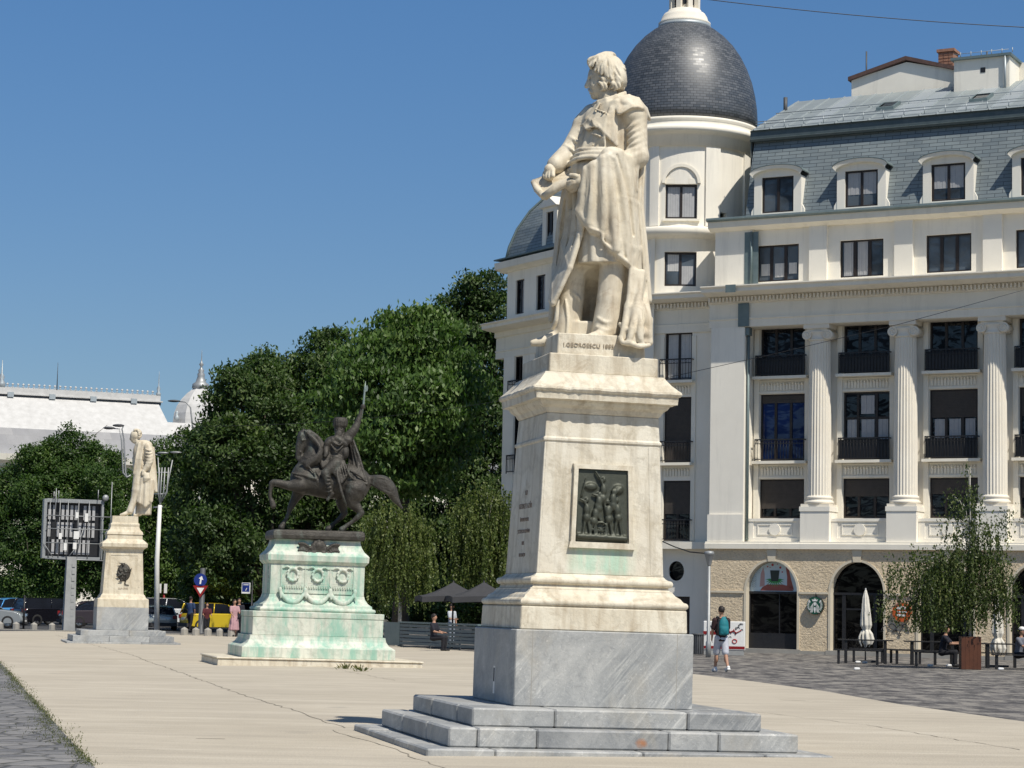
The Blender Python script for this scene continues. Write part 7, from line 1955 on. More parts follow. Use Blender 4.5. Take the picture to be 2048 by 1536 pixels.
# two street lamps
o, b_ = post('street_lamp', 'tall street lamp with two curved arms rising behind the slim monument head', 'street lamp', 260, 108, 6.9, .09, 'lampgrey')
m = MB(); L_ = lambda px, py, dy=0: Vector(atY(px, py, 108+dy))-b_
for hx, hy, kx in ((222, 857, 243), (241, 852, 248)):
    m.tube([L_(262, 950), L_(254, 955), L_(kx+3, 945), L_(kx, 880), L_(kx-4, 858), L_(hx+6, hy)], [.05, .045, .04, .035, .03, .03], 6)
m.build('curved_arms', M['lampgrey'], o)
for hx, hy in ((218, 856), (237, 851)):
    m = MB(); q = L_(hx, hy); m.ball(tuple(q), (.3, .14, .075), 12, 6); m.build('lamp_head', M['darkgrey'], o)
o, b_ = post('street_lamp', 'street lamp with a single curved arm, in front of the palace dome', 'street lamp', 390, 118, 8.0, .08, 'lampgrey')
m = MB(); L_ = lambda px, py, dy=0: Vector(atY(px, py, 118+dy))-b_
m.tube([L_(389, 912), L_(386, 860), L_(381, 815), L_(372, 804), L_(358, 803)], [.06, .045, .04, .035, .03], 6); m.build('curved_arms', M['lampgrey'], o)
m = MB(); m.ball(tuple(L_(348, 802)), (.35, .15, .07), 12, 6); m.build('lamp_head', M['darkgrey'], o)
b_ = gx(314, 110); o = empty('antenna_mast', b_, label='leaning white mast topped by a fan of thin rods, right of the slim monument', cat='mast')
L_ = lambda px, py, dy=0: Vector(atY(px, py, 110+dy))-b_
m = MB(); m.tube([(0, 0, 0), L_(314, 1120), L_(320, 1010)], [.14, .12, .10], 10); m.build('pole', M['whitep'], o)
m = MB()
for x in (318, 323, 329, 336): m.tube([L_(320, 1008), L_(x-2, 985), L_(x+1, 935)], .035, 5)
m.tube([L_(322, 990), L_(333, 985), L_(337, 960), L_(345, 920)], .035, 5); m.tube([L_(312, 945), L_(340, 945)], .03, 5); m.tube([L_(308, 988), L_(332, 988)], .03, 5); m.tube([L_(320, 1000), L_(316, 915)], .03, 5)
m.tube([L_(322, 912), L_(305, 907)], .03, 5); m.tube([L_(306, 1015), L_(326, 1014)], .04, 5)
m.build('antenna_rods', M['lampgrey'], o)
m = MB(); m.ball(tuple(L_(326, 906)), (.3, .14, .06), 10, 6); m.ball(tuple(L_(352, 905)), (.3, .14, .06), 10, 6); m.build('lamp_head', M['lampgrey'], o)
# bollards
b0 = empty('bollard', gx(104, 104.6), label='short pale stone bollard, rightmost of the row before the black car', cat='bollard', group='bollards along the plaza edge')
m = MB(); m.lathe((0, 0, 0), [(.17, 0), (.165, .26), (.15, .28), (.02, .36)], 8, sm=False); m.build('stone', M['kerb'], b0)
for px, D_, lb in ((68, 104.8, 'short pale stone bollard, second from the right in the row before the black car'), (32, 105.2, 'short pale stone bollard before the front wheel of the silver car'), (0, 105.6, 'short pale stone bollard cut by the left edge of the photo'),
                   (369, 98.5, 'short pale stone bollard beside the man in blue, leftmost of its row'), (392, 98.2, 'short pale stone bollard just left of the sign post'), (416, 97.8, 'short pale stone bollard below the person in dark red'), (440, 97.4, 'short pale stone bollard left of the woman in pink'), (463, 97, 'short pale stone bollard half behind the woman in pink')):
    c_ = copy_tree(b0); c_.location = gx(px, D_); c_['label'] = lb; c_.rotation_euler = (0, 0, px*.1)
m = MB(); m.tube([(0, 0, 0), (0, 0, 1.55)], .05, 8); m.ball((0, 0, 1.56), .06, 8, 6); o = m.build('bollard_post', M['black'], None); o.location = gx(47, 104); tag(o, 'thin black post before the blue car', 'post')
m = MB(); m.tube([(0, 0, 0), (0, 0, 1.3)], .045, 8); m.ball((0, 0, 1.31), .055, 8, 6); o = m.build('bollard_post', M['black'], None); o.location = gx(194, 103); tag(o, 'thin black post between the screen post and the slim monument', 'post')
# traffic signs
M['signblue'] = simple('blue_sign', (.01, .03, .20), (.009, .025, .17), .4, 5, 0); M['signred'] = simple('red_sign', (.25, .012, .012), (.2, .01, .01), .4, 5, 0)
o, b_ = post('sign_post', 'thick grey post with a round blue arrow sign above a red triangle', 'sign', 402, 99, 3.0, .13, 'darkgrey')
L_ = lambda px, py, dy=0: Vector(atY(px, py, 99+dy))-b_
q = L_(402, 1160); m = MB(); m.prism([(q.x+x, q.z+z) for x, z in circ(0, 0, .29, n=28)], -.19, -.17); m.build('blue_disc', M['signblue'], o)
m = MB(); m.prism([(q.x-.04, q.z-.18), (q.x+.03, q.z-.18), (q.x+.06, q.z+.02), (q.x+.13, q.z+.0), (q.x+.06, q.z+.18), (q.x-.08, q.z+.07), (q.x-.01, q.z+.05)], -.2, -.191); m.build('white_arrow', M['whitep'], o)
q = L_(402, 1181); m = MB(); m.prism([(q.x-.34, q.z+.22), (q.x+.34, q.z+.22), (q.x, q.z-.32)], -.19, -.17); m.build('red_triangle', M['signred'], o)
m = MB(); m.prism([(q.x-.17, q.z+.12), (q.x+.17, q.z+.12), (q.x, q.z-.15)], -.2, -.191); m.build('white_triangle', M['whitep'], o)
o, b_ = post('parking_sign', 'square blue and white sign on a thin pole left of the wide green pedestal', 'sign', 502, 100, 2.5, .035, 'black')
q = Vector(atY(492, 1176, 100))-b_; m = MB(); m.box(q.x-.19, q.x+.2, -.06, -.03, q.z-.25, q.z+.24); m.build('white_board', M['whitep'], o)
m = MB(); m.box(q.x-.165, q.x+.165, -.065, -.061, q.z-.17, q.z+.215); m.build('blue_field', M['signblue'], o)
m = MB(); m.prism([(q.x-.02, q.z-.12), (q.x+.01, q.z-.12), (q.x+.07, q.z), (q.x+.03, q.z)], -.07, -.066); m.box(q.x-.12, q.x+.12, -.07, -.066, q.z+.13, q.z+.16); m.build('white_mark', M['whitep'], o)
o, b_ = post('traffic_light', 'small traffic light glowing red on a pale pole behind the white car', 'traffic light', 344, 133, 3.7, .05, 'lampgrey')
q = Vector(atY(346, 1143, 133))-b_; m = MB(); m.box(q.x-.14, q.x+.14, -.2, .04, q.z-.35, q.z+.2); m.build('signal_box', M['signred'], o); m = MB(); m.ball((q.x, -.2, q.z+.03), .075, 8, 6); m.build('red_lamp', M['led_red'], o)
o, b_ = post('road_sign', 'white panel with a red stripe on a red pole behind the silver car', 'sign', 326, 130, 2.2, .07, 'signred')
q = Vector(atY(326, 1176, 130))-b_; m = MB(); m.box(q.x-.3, q.x-.08, -.12, -.08, q.z-.3, q.z+.25); m.box(q.x+.08, q.x+.26, -.12, -.08, q.z-.3, q.z+.25); m.build('white_panel', M['whitep'], o)

# ------------------------------------------------------------------ cars
CARN = {}
def car(label, px, D, rz, paintc, kind='hatch', L=4.1, W=1.75, H=1.48, group='parked cars beyond the plaza'):
    b_ = gx(px, D); o = empty('parked_car', b_, (0, 0, rz), label=label, cat='car', group=group)
    pm_ = paint('car_paint', paintc)
    # profile along +x = forward; (x, half-width low, z bottom, z belt)
    if kind == 'suv': roof = [(-.48, .62), (-.44, .98), (-.30, 1.0), (.02, .99), (.10, .95), (.235, .64)]; hood = [(.235, .64), (.42, .585), (.485, .50), (.5, .3)]
    elif kind == 'sedan': roof = [(-.47, .66), (-.36, .70), (-.22, .97), (-.05, 1.0), (.06, .97), (.20, .68)]; hood = [(.2, .68), (.40, .60), (.48, .50), (.5, .3)]
    elif kind == 'van': roof = [(-.5, .55), (-.49, 1.0), (0, 1.0), (.22, .97), (.33, .62)]; hood = [(.33, .62), (.45, .56), (.49, .48), (.5, .3)]
    else: roof = [(-.47, .62), (-.40, .92), (-.30, .985), (-.1, 1.0), (.04, .97), (.225, .66)]; hood = [(.225, .66), (.41, .60), (.48, .50), (.5, .3)]
    belt = .62; low = .17
    outline = [(-.5, .30), (-.5, .48), (-.48, .60)] + roof[0:0] + [(-.47, belt)] + [(x, max(.6, min(z, belt+.03))) for x, z in hood]
    m = MB(); sec = []
    zb_ = low*H
    lowp = [(-.495, .3), (-.5, .5), (-.475, .62), (-.2, .645), (.1, .645)] + [(x, z) for x, z in hood] + [(.49, .2), (.38, .16), (-.38, .16), (-.48, .2)]
    rows = []
    for yk, sc, dz in ((-1, .93, -.0), (-.93, .985, .0), (-.5, 1, .012), (0, 1.0, .015), (.5, 1, .012), (.93, .985, 0), (1, .93, 0)):
        rows.append([m.p((x*L*sc, yk*W/2, (z+dz*(z > .5))*H if abs(yk) < .99 else (z-.0)*H-(.03 if z > .5 else -.03))) for x, z in lowp])
    n = len(lowp)
    for a, c in zip(rows, rows[1:]):
        for i in range(n): m.idx((a[i], a[(i+1) % n], c[(i+1) % n], c[i]), sm=True)
    m.idx(rows[0][::-1]); m.idx(rows[-1])
    m.build('body', pm_, o)
    m = MB(); rows = []
    for yk, sh in ((-.90, 0), (-.72, 1), (0, 1.01), (.72, 1), (.90, 0)):
        rows.append([m.p(((x*.985 if sh else x)*L, yk*W/2*(1 if sh == 0 else 1), (z if sh else min(z, .63))*H)) for x, z in roof])
    for a, c in zip(rows, rows[1:]):
        for i in range(len(roof)-1): m.idx((a[i], a[i+1], c[i+1], c[i]), sm=False)
    m.build('windows', M['glass'], o)
    m = MB(); rr = [r for r in roof if r[1] > .9]
    rows = [[m.p((x*L*(.99), yk*W/2, z*H+.012+dz)) for x, z in rr] for yk, dz in ((-.735, -.03), (-.6, 0), (0, .015), (.6, 0), (.735, -.03))]
    for a, c in zip(rows, rows[1:]):
        for i in range(len(rr)-1): m.idx((a[i], a[i+1], c[i+1], c[i]), sm=True)
    for s_ in (-1, 1):
        for (x, z) in (roof[0], roof[-1]):
            tt = rr[0] if x < 0 else rr[-1]
            m.tube([(x*L, s_*.905*W/2, .63*H), (tt[0]*L, s_*.735*W/2, tt[1]*H)], .035, 5)
        m.tube([(-.12*L, s_*.91*W/2, .63*H), (-.10*L, s_*.735*W/2, .985*H)], .03, 5)
    m.build('roof', pm_, o)
    for sx in (-.31, .315):
        for s_ in (-1, 1):
            m = MB(); r = .315
            prof_ = [(.2, -.09), (r-.03, -.1), (r, -.07), (r, .07), (r-.03, .1), (.2, .09)]
            rows = [[m.p((sx*L+q*cos(a), s_*(W/2-.09)+y, r+q*sin(a))) for a in np.linspace(0, 2*pi, 18, endpoint=False)] for q, y in prof_]
            for a, c in zip(rows, rows[1:]):
                for i in range(18): m.idx((a[i], a[(i+1) % 18], c[(i+1) % 18], c[i]), sm=True)
            w_ = m.build('wheel', M['rubber'], o)
            m = MB()
            for k in range(5):
                a = k*2*pi/5; m.prism([(sx*L+.03*cos(a+1.57), r+.03*sin(a+1.57)), (sx*L+.2*cos(a+.12), r+.2*sin(a+.12)), (sx*L+.2*cos(a-.12), r+.2*sin(a-.12)), (sx*L-.03*cos(a+1.57), r-.03*sin(a+1.57))], s_*(W/2-.02), s_*(W/2-.05))
            m.prism([(sx*L+.21*cos(a), r+.21*sin(a)) for a in np.linspace(0, 2*pi, 16, endpoint=False)], s_*(W/2-.07), s_*(W/2-.08)); m.build('rim', M['rim'], w_)
    for s_ in (-1, 1):
        m = MB(); m.box(-.5*L-.01, -.46*L, s_*W*.36, s_*W*.485, .46*H, .60*H); m.build('tail_light', M['signred'], o)
        m = MB(); m.box(.455*L, .497*L, s_*W*.3, s_*W*.47, .44*H, .53*H); m.build('headlight', M['chrome'], o)
        m = MB(); m.box(.16*L, .2*L, s_*W*.5, s_*W*.58, .62*H, .7*H); m.build('wing_mirror', pm_, o)
    m = MB(); m.box(-.503*L, -.497*L, -.26, .26, .42*H, .49*H); m.box(.499*L, .503*L, -.26, .26, .24*H, .3*H); m.build('number_plate', M['whitep'], o)
    m = MB(); m.box(-.505*L, -.49*L, -W*.46, W*.46, .17*H, .30*H); m.box(.49*L, .505*L, -W*.44, W*.44, .16*H, .24*H)
    m.build('bumper', M['tentgrey'], o)
    return o
car('silver hatchback at the left edge of the photo, nose to the right', -35, 109, .08, (.30, .32, .33), 'hatch', 4.2, 1.7, 1.36)
car('bright blue hatchback seen from behind, left of the black car', 44, 124, .75, (.10, .36, .75), 'hatch', 3.9, 1.7, 1.46)
car('black sport utility car with its rear towards the plaza, left of the screen post', 106, 121, .62, (.008, .008, .012), 'suv', 4.3, 1.85, 1.5)
car('dark saloon with chrome window line between the screen post and the slim monument', 208, 117, .35, (.05, .04, .05), 'sedan', 4.7, 1.8, 1.42)
car('white car just right of the slim monument, behind the silver one', 345, 127, .25, (.80, .81, .82), 'suv', 4.3, 1.8, 1.62)
car('small silver hatchback seen from behind, right of the slim monument', 318, 114, 1.76, (.38, .42, .42), 'hatch', 4.0, 1.7, 1.25)
car('yellow sport utility car behind the sign post', 434, 110, .42, (.70, .50, .02), 'suv', 3.5, 1.7, 1.42)
car('dark car half hidden by the wide green pedestal', 520, 118, .2, (.02, .03, .06), 'hatch', 4.2, 1.75, 1.45)
car('white van roof behind the blue car at the left edge', 10, 158, .1, (.72, .72, .70), 'van', 5.2, 1.9, 1.9)

# ------------------------------------------------------------------ people
def cloth(name, c): 
    if name not in M: M[name] = simple(name, c, tuple(x*.75 for x in c), .85, 14, .2)
    return M[name]
def person(label, loc, h=1.72, rz=0.0, top=(.1, .1, .1), legs=(.03, .03, .04), hair='hair', stride=0.0, seated=False, arms=((0, 0), (0, 0)), dress=False, shorts=False, res=.02, parts=None, shoe=None, topname='dark_top', legname='dark_trousers', headturn=0.0, cap=None, lean=0.0, group=None):
    """faces -y when rz = 0; local metres"""
    o = empty('person', loc, (0, 0, rz), label=label, cat='person', group=group); k = h/1.75
    hipz = .93*k if not seated else .47*k
    fr_ = -lean
    hip = (0, 0, hipz); nk = (0, fr_*.5, hipz+.52*k); hd = (0+headturn*.02, fr_*.62-.015, hipz+.71*k)
    B = Sculpt()
    B.ell((0, fr_*.62, hd[2]+.01), (.078*k, .095*k, .115*k), .02); B.cap(nk, (0, fr_*.6, hd[2]-.06*k), .052*k, .05*k, .02)
    B.ell((0, fr_*.62-.03, hd[2]-.06*k), (.05*k, .06*k, .05*k), .02); B.cap((0, fr_*.62-.09*k, hd[2]+.01), (0, fr_*.62-.105*k, hd[2]-.02*k), .012, .018, .01)
    for s_ in (-1, 1): B.ell((s_*.08*k, fr_*.62, hd[2]-.01), (.012, .02, .028), .006); B.ell((s_*.028, fr_*.62-.093*k, hd[2]+.012), (.013, .012, .008), .006, -1)
    B.loft([(0, 0, hipz-.05*k, .15*k, .10*k), (0, fr_*.1, hipz+.12*k, .125*k, .09*k), (0, fr_*.3, hipz+.34*k, .155*k, .105*k), (0, fr_*.45, hipz+.48*k, .15*k, .085*k), (0, fr_*.5, hipz+.53*k, .07*k, .06*k)], .03)
    sh = [(s_*.185*k, fr_*.43, hipz+.46*k) for s_ in (-1, 1)]; el = []; wr_ = []
    for i, s_ in enumerate((-1, 1)):
        a, b = arms[i]
        e = (sh[i][0]+s_*.04*k, sh[i][1]-.27*k*sin(a), sh[i][2]-.27*k*cos(a)); w = (e[0]-s_*.02*k-(s_*.1*k if b > 1 else 0), e[1]-.24*k*sin(a+b), e[2]-.24*k*cos(a+b)); el.append(e); wr_.append(w)
        B.cap(sh[i], e, .052*k, .040*k, .02); B.cap(e, w, .040*k, .028*k, .015)
        d = Vector(w)-Vector(e); d.normalize(); sd = Vector((1, 0, 0)); up = d.cross(sd)
        c_ = Vector(w)+d*.045*k; B.ell(tuple(c_), (.022*k, .036*k, .045*k), .01)
        for f in range(4):
            f0 = Vector(w)+d*.075*k+up*(f-1.5)*.018*k; B.cap(tuple(f0), tuple(f0+d*(.05+.008*(f in (1, 2)))*k+sd*(-s_*.018)), .0095, .008, .004)
        f0 = Vector(w)+d*.03*k+up*.03*k; B.cap(tuple(f0), tuple(f0+d*.045*k+up*.018*k), .0105, .009, .004)
    kn = []; an = []
    for i, s_ in enumerate((-1, 1)):
        if seated: K_ = (s_*.11*k, -.42*k, hipz); A_ = (s_*.11*k, -.40*k, .08)
        else:
            st = stride*s_; K_ = (s_*.085*k, -st*.5-.02, .50*k); A_ = (s_*.08*k, -st if st > 0 else -st*1.2, .085 if st >= 0 else .16)
        hp = (s_*.09*k, 0, hipz-.02); kn.append(K_); an.append(A_)
        B.cap(hp, K_, .088*k, .058*k, .03); B.cap(K_, A_, .055*k, .037*k, .02); B.ell((K_[0], K_[1]+.03*k+(0 if not seated else 0), K_[2]-.13*k), (.05*k, .055*k, .12*k), .03)
    B.mesh('body', res, M['skin'], o, relax=1)
    T = Sculpt()
    T.loft([(0, 0, hipz-.10*k, .172*k, .125*k), (0, fr_*.1, hipz+.12*k, .15*k, .115*k), (0, fr_*.3, hipz+.34*k, .178*k, .125*k), (0, fr_*.44, hipz+.475*k, .165*k, .10*k), (0, fr_*.5, hipz+.525*k, .085*k, .075*k)], .03, nf=7, amp=.03)
    for i, s_ in enumerate((-1, 1)):
        e = Vector(sh[i]).lerp(Vector(el[i]), .75 if res < .03 else .9); T.cap(sh[i], tuple(e), .072*k, .066*k, .03)
    T.ell((0, fr_*.55, hd[2]-.085*k), (.06*k, .07*k, .05*k), .01, -1)
    T.mesh('top', res, cloth(topname, top), o)
    Lg = Sculpt()
    if dress:
        Lg.loft([(0, .02, .28, .26*k, .2*k), (0, 0, .6, .22*k, .17*k), (0, 0, hipz+.05, .155*k, .12*k)], .03, nf=9, amp=.07)
    else:
        Lg.ell((0, 0, hipz-.03), (.165*k, .125*k, .11*k), .03)
        for i, s_ in enumerate((-1, 1)):
            hp = (s_*.09*k, 0, hipz-.02); K_, A_ = kn[i], an[i]
            Lg.cap(hp, tuple(Vector(hp).lerp(Vector(K_), .92)) if shorts else K_, .105*k, .095*k if shorts else .075*k, .02)
            if not shorts: Lg.cap(K_, tuple(Vector(K_).lerp(Vector(A_), .93)), .072*k, .06*k, .02)
    Lg.mesh('skirt' if dress else ('shorts' if shorts else 'trousers'), res, cloth(legname, legs), o)
    Sh = Sculpt()
    for i, s_ in enumerate((-1, 1)):
        A_ = an[i]; lift = A_[2] > .1
        if lift: Sh.cap((A_[0], A_[1]+.05, A_[2]-.02), (A_[0], A_[1]-.10, .05), .045, .04, .02); Sh.box((A_[0], A_[1]-.02, A_[2]-.07), (.045, .13, .02), .015, .02)
        else: Sh.cap((A_[0], A_[1]+.04, .05), (A_[0], A_[1]-.15, .042), .05, .042, .02); Sh.cap((A_[0], A_[1]+.02, .06), (A_[0], A_[1]+.02, .11), .048, .045, .02)
    Sh.mesh('shoes', res*.9, shoe or M['black'], o)
    Hr = Sculpt()
    Hr.ell((0, fr_*.62+.012, hd[2]+.035), (.088*k, .105*k, .105*k), .02); Hr.ell((0, fr_*.62-.085*k, hd[2]-.05), (.09, .07, .095), .02, -1)
    if hair == 'long': Hr.cap((0, fr_*.62+.05, hd[2]), (0, fr_*.62+.08, hd[2]-.25*k), .075, .05, .03)
    Hr.mesh('hair', res*.8, M['hair'], o)
    if cap:
        C_ = Sculpt(); C_.ell((0, fr_*.62, hd[2]+.07), (.095, .105, .075), .01); C_.box((0, fr_*.62-.13, hd[2]+.055), (.06, .06, .01), .008, .02); C_.mesh('cap', .016, cap, o)
    return o, (hipz, k)
o, (hz, k_) = person('man seen from behind in dark shirt and pale shorts, carrying a turquoise backpack', gx(1443, 57.0), 1.68, pi+.25, (.035, .016, .018), (.52, .53, .58), stride=.24, arms=((.35, 1.2), (.2, .25)), shorts=True, res=.0145, shoe=M['shoe'], topname='dark_maroon_cotton', legname='pale_grey_cotton_shorts', lean=.04)
BP = Sculpt()
BP.ell((0, .17, hz+.30), (.13, .10, .22), .03); BP.box((0, .175, hz+.18), (.12, .09, .12), .06, .03); BP.ell((0, .24, hz+.2), (.09, .05, .10), .02)
BP.cap((-.05, .17, hz+.52), (.05, .17, hz+.52), .018, .018, .01)
bp = BP.mesh('backpack', .013, M['teal'], o)
BP = Sculpt()
for s_ in (-1, 1):
    BP.chain([(s_*.1, .1, hz+.5, .022), (s_*.12, -.02, hz+.52, .024), (s_*.14, -.12, hz+.38, .022), (s_*.15, -.08, hz+.18, .018), (s_*.15, .1, hz+.08, .016)], .01); BP.chain([(s_*.12, .14, hz+.46, .025), (s_*.138, .15, hz+.28, .03), (s_*.13, .14, hz+.09, .025)], .01)
for z in (.1, .18, .26, .34, .42): BP.chain([(-.1, .25-.35*abs(z-.22), hz+z+.03, .007), (0, .29-.35*abs(z-.22), hz+z+.02, .007), (.1, .25-.35*abs(z-.22), hz+z+.03, .007)], .003)
BP.mesh('straps', .011, M['black'], bp)
person('woman in a long dusty pink dress, left of the wide green pedestal', gx(468, 97), 1.62, .6, (.50, .30, .32), (.50, .30, .33), 'long', dress=True, arms=((.3, .6), (.3, 1.2)), res=.026, topname='dusty_pink', legname='dusty_pink_skirt')
person('dark-dressed person right beside the woman in pink', gx(477, 98), 1.68, .2, (.02, .02, .03), (.015, .015, .02), arms=((.2, 1.6), (.1, .2)), res=.028, topname='black_top')
person('person in a dark red top standing right of the sign post', gx(413, 99), 1.45, .3, (.09, .015, .02), (.02, .02, .025), arms=((.3, 1.0), (.3, 1.0)), res=.028, topname='dark_red_top')
person('man in a dark blue shirt standing between the white and yellow cars', gx(380, 106), 1.72, 2.6, (.03, .06, .14), (.015, .018, .03), arms=((.1, .2), (.2, .4)), stride=.1, res=.028, topname='blue_shirt')
person('person in white standing under the charcoal parasols', gx(903, 86), 1.62, .9, (.55, .58, .62), (.35, .40, .48), arms=((.3, 1.2), (.1, .2)), res=.026, topname='white_shirt', legname='pale_trousers')
person('person in black seated under the charcoal parasols, at the planter rail', gx(868, 76.5), 1.7, 1.2, (.02, .02, .025), (.02, .02, .03), seated=True, arms=((.4, 1.0), (.4, 1.0)), res=.028, topname='black_top')
person('dark silhouette of a person bent over the middle picnic table', gx(1884, 68.2), 1.7, 1.3, (.02, .018, .02), (.02, .02, .03), seated=True, arms=((.7, .9), (.8, .9)), res=.022, topname='black_top', lean=.22)
person('person in a white cap and grey shirt bent over the table at the right edge', gx(2036, 66.3), 1.7, .9, (.16, .17, .20), (.02, .02, .03), seated=True, arms=((.7, .9), (.8, .9)), res=.02, cap=M['whitep'], topname='grey_shirt', lean=.2)

# ------------------------------------------------------------------ terrace by the facade
GT = 'black picnic tables along the facade'
tb = empty('picnic_table', gx(1731, 70.5), (0, 0, ang+.35), label='black wooden picnic table below the left closed parasol', cat='table', group=GT)
def tabletop(L): 
    m = MB()
    for i in range(4): m.box(-L/2, L/2, -.34+.17*i, -.34+.17*i+.16, .72, .755)
    return m
tabletop(1.75).build('tabletop', M['black'], tb)
for sx in (-.62, .62):
    m = MB(); m.box(sx-.045, sx+.045, -.3, -.21, 0, .72); m.build('leg', M['black'], tb)
    m = MB(); m.box(sx-.045, sx+.045, .21, .3, 0, .72); m.build('leg', M['black'], tb)
bn = empty('bench', gx(1716, 69.3), (0, 0, ang+.35), label='black backless bench in front of the left picnic table', cat='bench', group='black benches around the picnic tables')
m = MB()
for i in range(2): m.box(-.75, .75, -.16+.17*i, -.16+.17*i+.15, .42, .455)
m.build('seat', M['black'], bn)
for sx in (-.6, .6):
    m = MB(); m.box(sx-.04, sx+.04, -.12, .12, 0, .42); m.build('leg', M['black'], bn)
for px, D_, lb in ((1864, 69.6, 'black picnic table below the potted birch, with a seated dark figure'), (2016, 67.6, 'black picnic table at the right edge, below the right closed parasol')):
    c_ = copy_tree(tb); c_.location = gx(px, D_); c_['label'] = lb
for px, D_, lb in ((1745, 72.0, 'black backless bench behind the left picnic table'), (1802, 71.6, 'black backless bench between the left and middle picnic tables'), (1832, 70.6, 'black backless bench at the left end of the middle picnic table'), (1872, 68.2, 'black backless bench in front of the middle picnic table'), (1990, 68.8, 'black backless bench between planter and right picnic table'), (2034, 66.0, 'black backless bench under the person in the white cap')):
    c_ = copy_tree(bn); c_.location = gx(px, D_); c_['label'] = lb
pl = empty('planter', gx(1940, 65.5), (0, 0, ang+.42), label='tall square planter of reddish brown boards holding the birch', cat='planter')
m = MB()
for i in range(5): m.box(-.29+.116*i, -.29+.116*(i+1)-.004, -.29, .29, .01, .96)
m.box(-.285, .285, -.285, .285, .0, .93); m.build('board_box', M['corten'], pl)
m = MB(); m.box(-.25, .25, -.25, .25, .93, .965); m.build('soil', M['bark'], pl)
def parasol(label, px, D, h, seed):
    o = empty('closed_parasol', gx(px, D), label=label, cat='parasol', group='closed cream parasols')
    m = MB(); m.tube([(0, 0, 0), (0, 0, h+.06)], .025, 8); m.build('pole', M['lampgrey'], o)
    C_ = Sculpt()
    C_.loft([(0, 0, h, .03, .03), (.0, 0, h-.25, .09, .085), (.01, 0, h-.8, .15, .14), (.02, 0, h-1.15, .17, .15), (.03, 0, h-1.3, .11, .10), (.04, 0, h-1.42, .17, .16), (.07, 0, h-1.62, .19, .16), (.08, 0, h-1.78, .12, .12)], .01, nf=7, amp=.16, tw=1.4+seed)
    for i in range(4): a = i*1.6+seed; C_.chain([(.12*cos(a), .12*sin(a), h-1.35, .03), (.2*cos(a), .18*sin(a), h-1.6, .04), (.12*cos(a), .1*sin(a), h-1.85, .02)], .02)
    C_.mesh('canopy', .016, M['canvas'], o)
    m = MB(); m.box(-.3, .3, -.3, .3, 0, .06); m.build('base', M['darkgrey'], o)
parasol('closed cream parasol standing at the left picnic table', 1731, 72.3, 2.35, 0)
parasol('closed cream parasol standing right of the potted birch', 1994, 69.3, 2.2, 1)
# lamp post with conical top, bin, utility cabinet
o = empty('lamp_post', gx(1417, 75), label='slim grey lamp post with a conical lantern beside the graffitied cabinet', cat='lamp post')
m = MB(); m.lathe((0, 0, 0), [(.09, 0), (.09, .5), (.06, .55), (.05, 3.1)], 12); m.build('pole', M['lampgrey'], o)
m = MB(); m.lathe((0, 0, 3.08), [(.05, 0), (.07, .05), (.15, .38), (.17, .4), (.17, .46), (.14, .5), (.02, .52)], 18); m.build('lantern', M['lampgrey'], o)
o = empty('litter_bin', gx(1396, 78), label='round slatted grey metal litter bin behind the corner of the nearest pedestal', cat='bin')
m = MB()
for i in range(18):
    a = 2*pi*i/18; m.cx = Matrix.Rotation(a, 4, 'Z'); m.box(.2, .215, -.022, .022, .05, .72); m.cx = None
m.lathe((0, 0, 0), [(.19, .04), (.19, .7)], 18); m.lathe((0, 0, 0), [(.225, .7), (.23, .74), (.2, .76)], 18); m.build('slatted_drum', M['darkgrey'], o)
o = empty('utility_cabinet', gx(1449, 79), (0, 0, ang*.35), label='low white cabinet with red bands and graffiti tags against the rough beige wall', cat='cabinet')
m = MB(); m.box(-.74, .74, -.2, .2, .18, 1.2); bev(m.build('cabinet_body', M['whitep'], o), .02)
m = MB(); m.box(-.70, .70, -.18, .18, 0, .18); m.build('plinth', M['conc_col'], o)
m = MB(); m.box(-.74, .74, -.206, -.2015, .22, .32); m.box(-.74, -.1, -.206, -.2015, .72, .84)
for pts in ([(.1, .76), (.3, .86), (.45, .80), (.62, .9)], [(.15, .9), (.25, .78), (.35, .92), (.42, .74)]): m.tube([(x, -.21, z) for x, z in pts], .022, 5)
m.build('red_band', M['signred'], o)
m = MB(); r_ = random.Random(2)
for _ in range(14):
    x, z = r_.uniform(-.65, .6), r_.uniform(.4, 1.12); m.tube([(x+.06*cos(t)*1.2, -.208, z+.05*sin(t*1.7)) for t in np.linspace(0, r_.uniform(2, 5), 7)], .009, 4)
m.build('scribbled_tags', M['tentgrey'], o)
m = MB(); m.tube([(.38+.08*cos(t), -.208, .5+.07*sin(t)) for t in np.linspace(0, 6.28, 12)], .018, 5); m.build('pink_tag', M['art_red'], o)
# cups and paper litter
M['litter'] = simple('white_litter', (.7, .7, .68), (.6, .6, .6), .7, 30, .2)
for i, (px, py, lb) in enumerate(((1714, 1341, 'crumpled white cup lying alone on the dark paving'), (1716, 1327, 'white paper litter under the left picnic table'), (1730, 1328, 'second scrap of white litter under the left picnic table, right one'), (1861, 1334, 'white cup under the middle picnic table'), (1898, 1334, 'white scrap under the right end of the middle table'), (2002, 1341, 'white cup under the right picnic table'))):
    L_ = Sculpt(); L_.cap((-.05, 0, .045), (.06, .02, .05), .045, .035, .01); L_.ell((.02, .03, .03), (.06, .05, .025), .01)
    q = L_.mesh('litter', .016, M['litter'], None); q.location = gnd(px, py); tag(q, lb, 'litter')
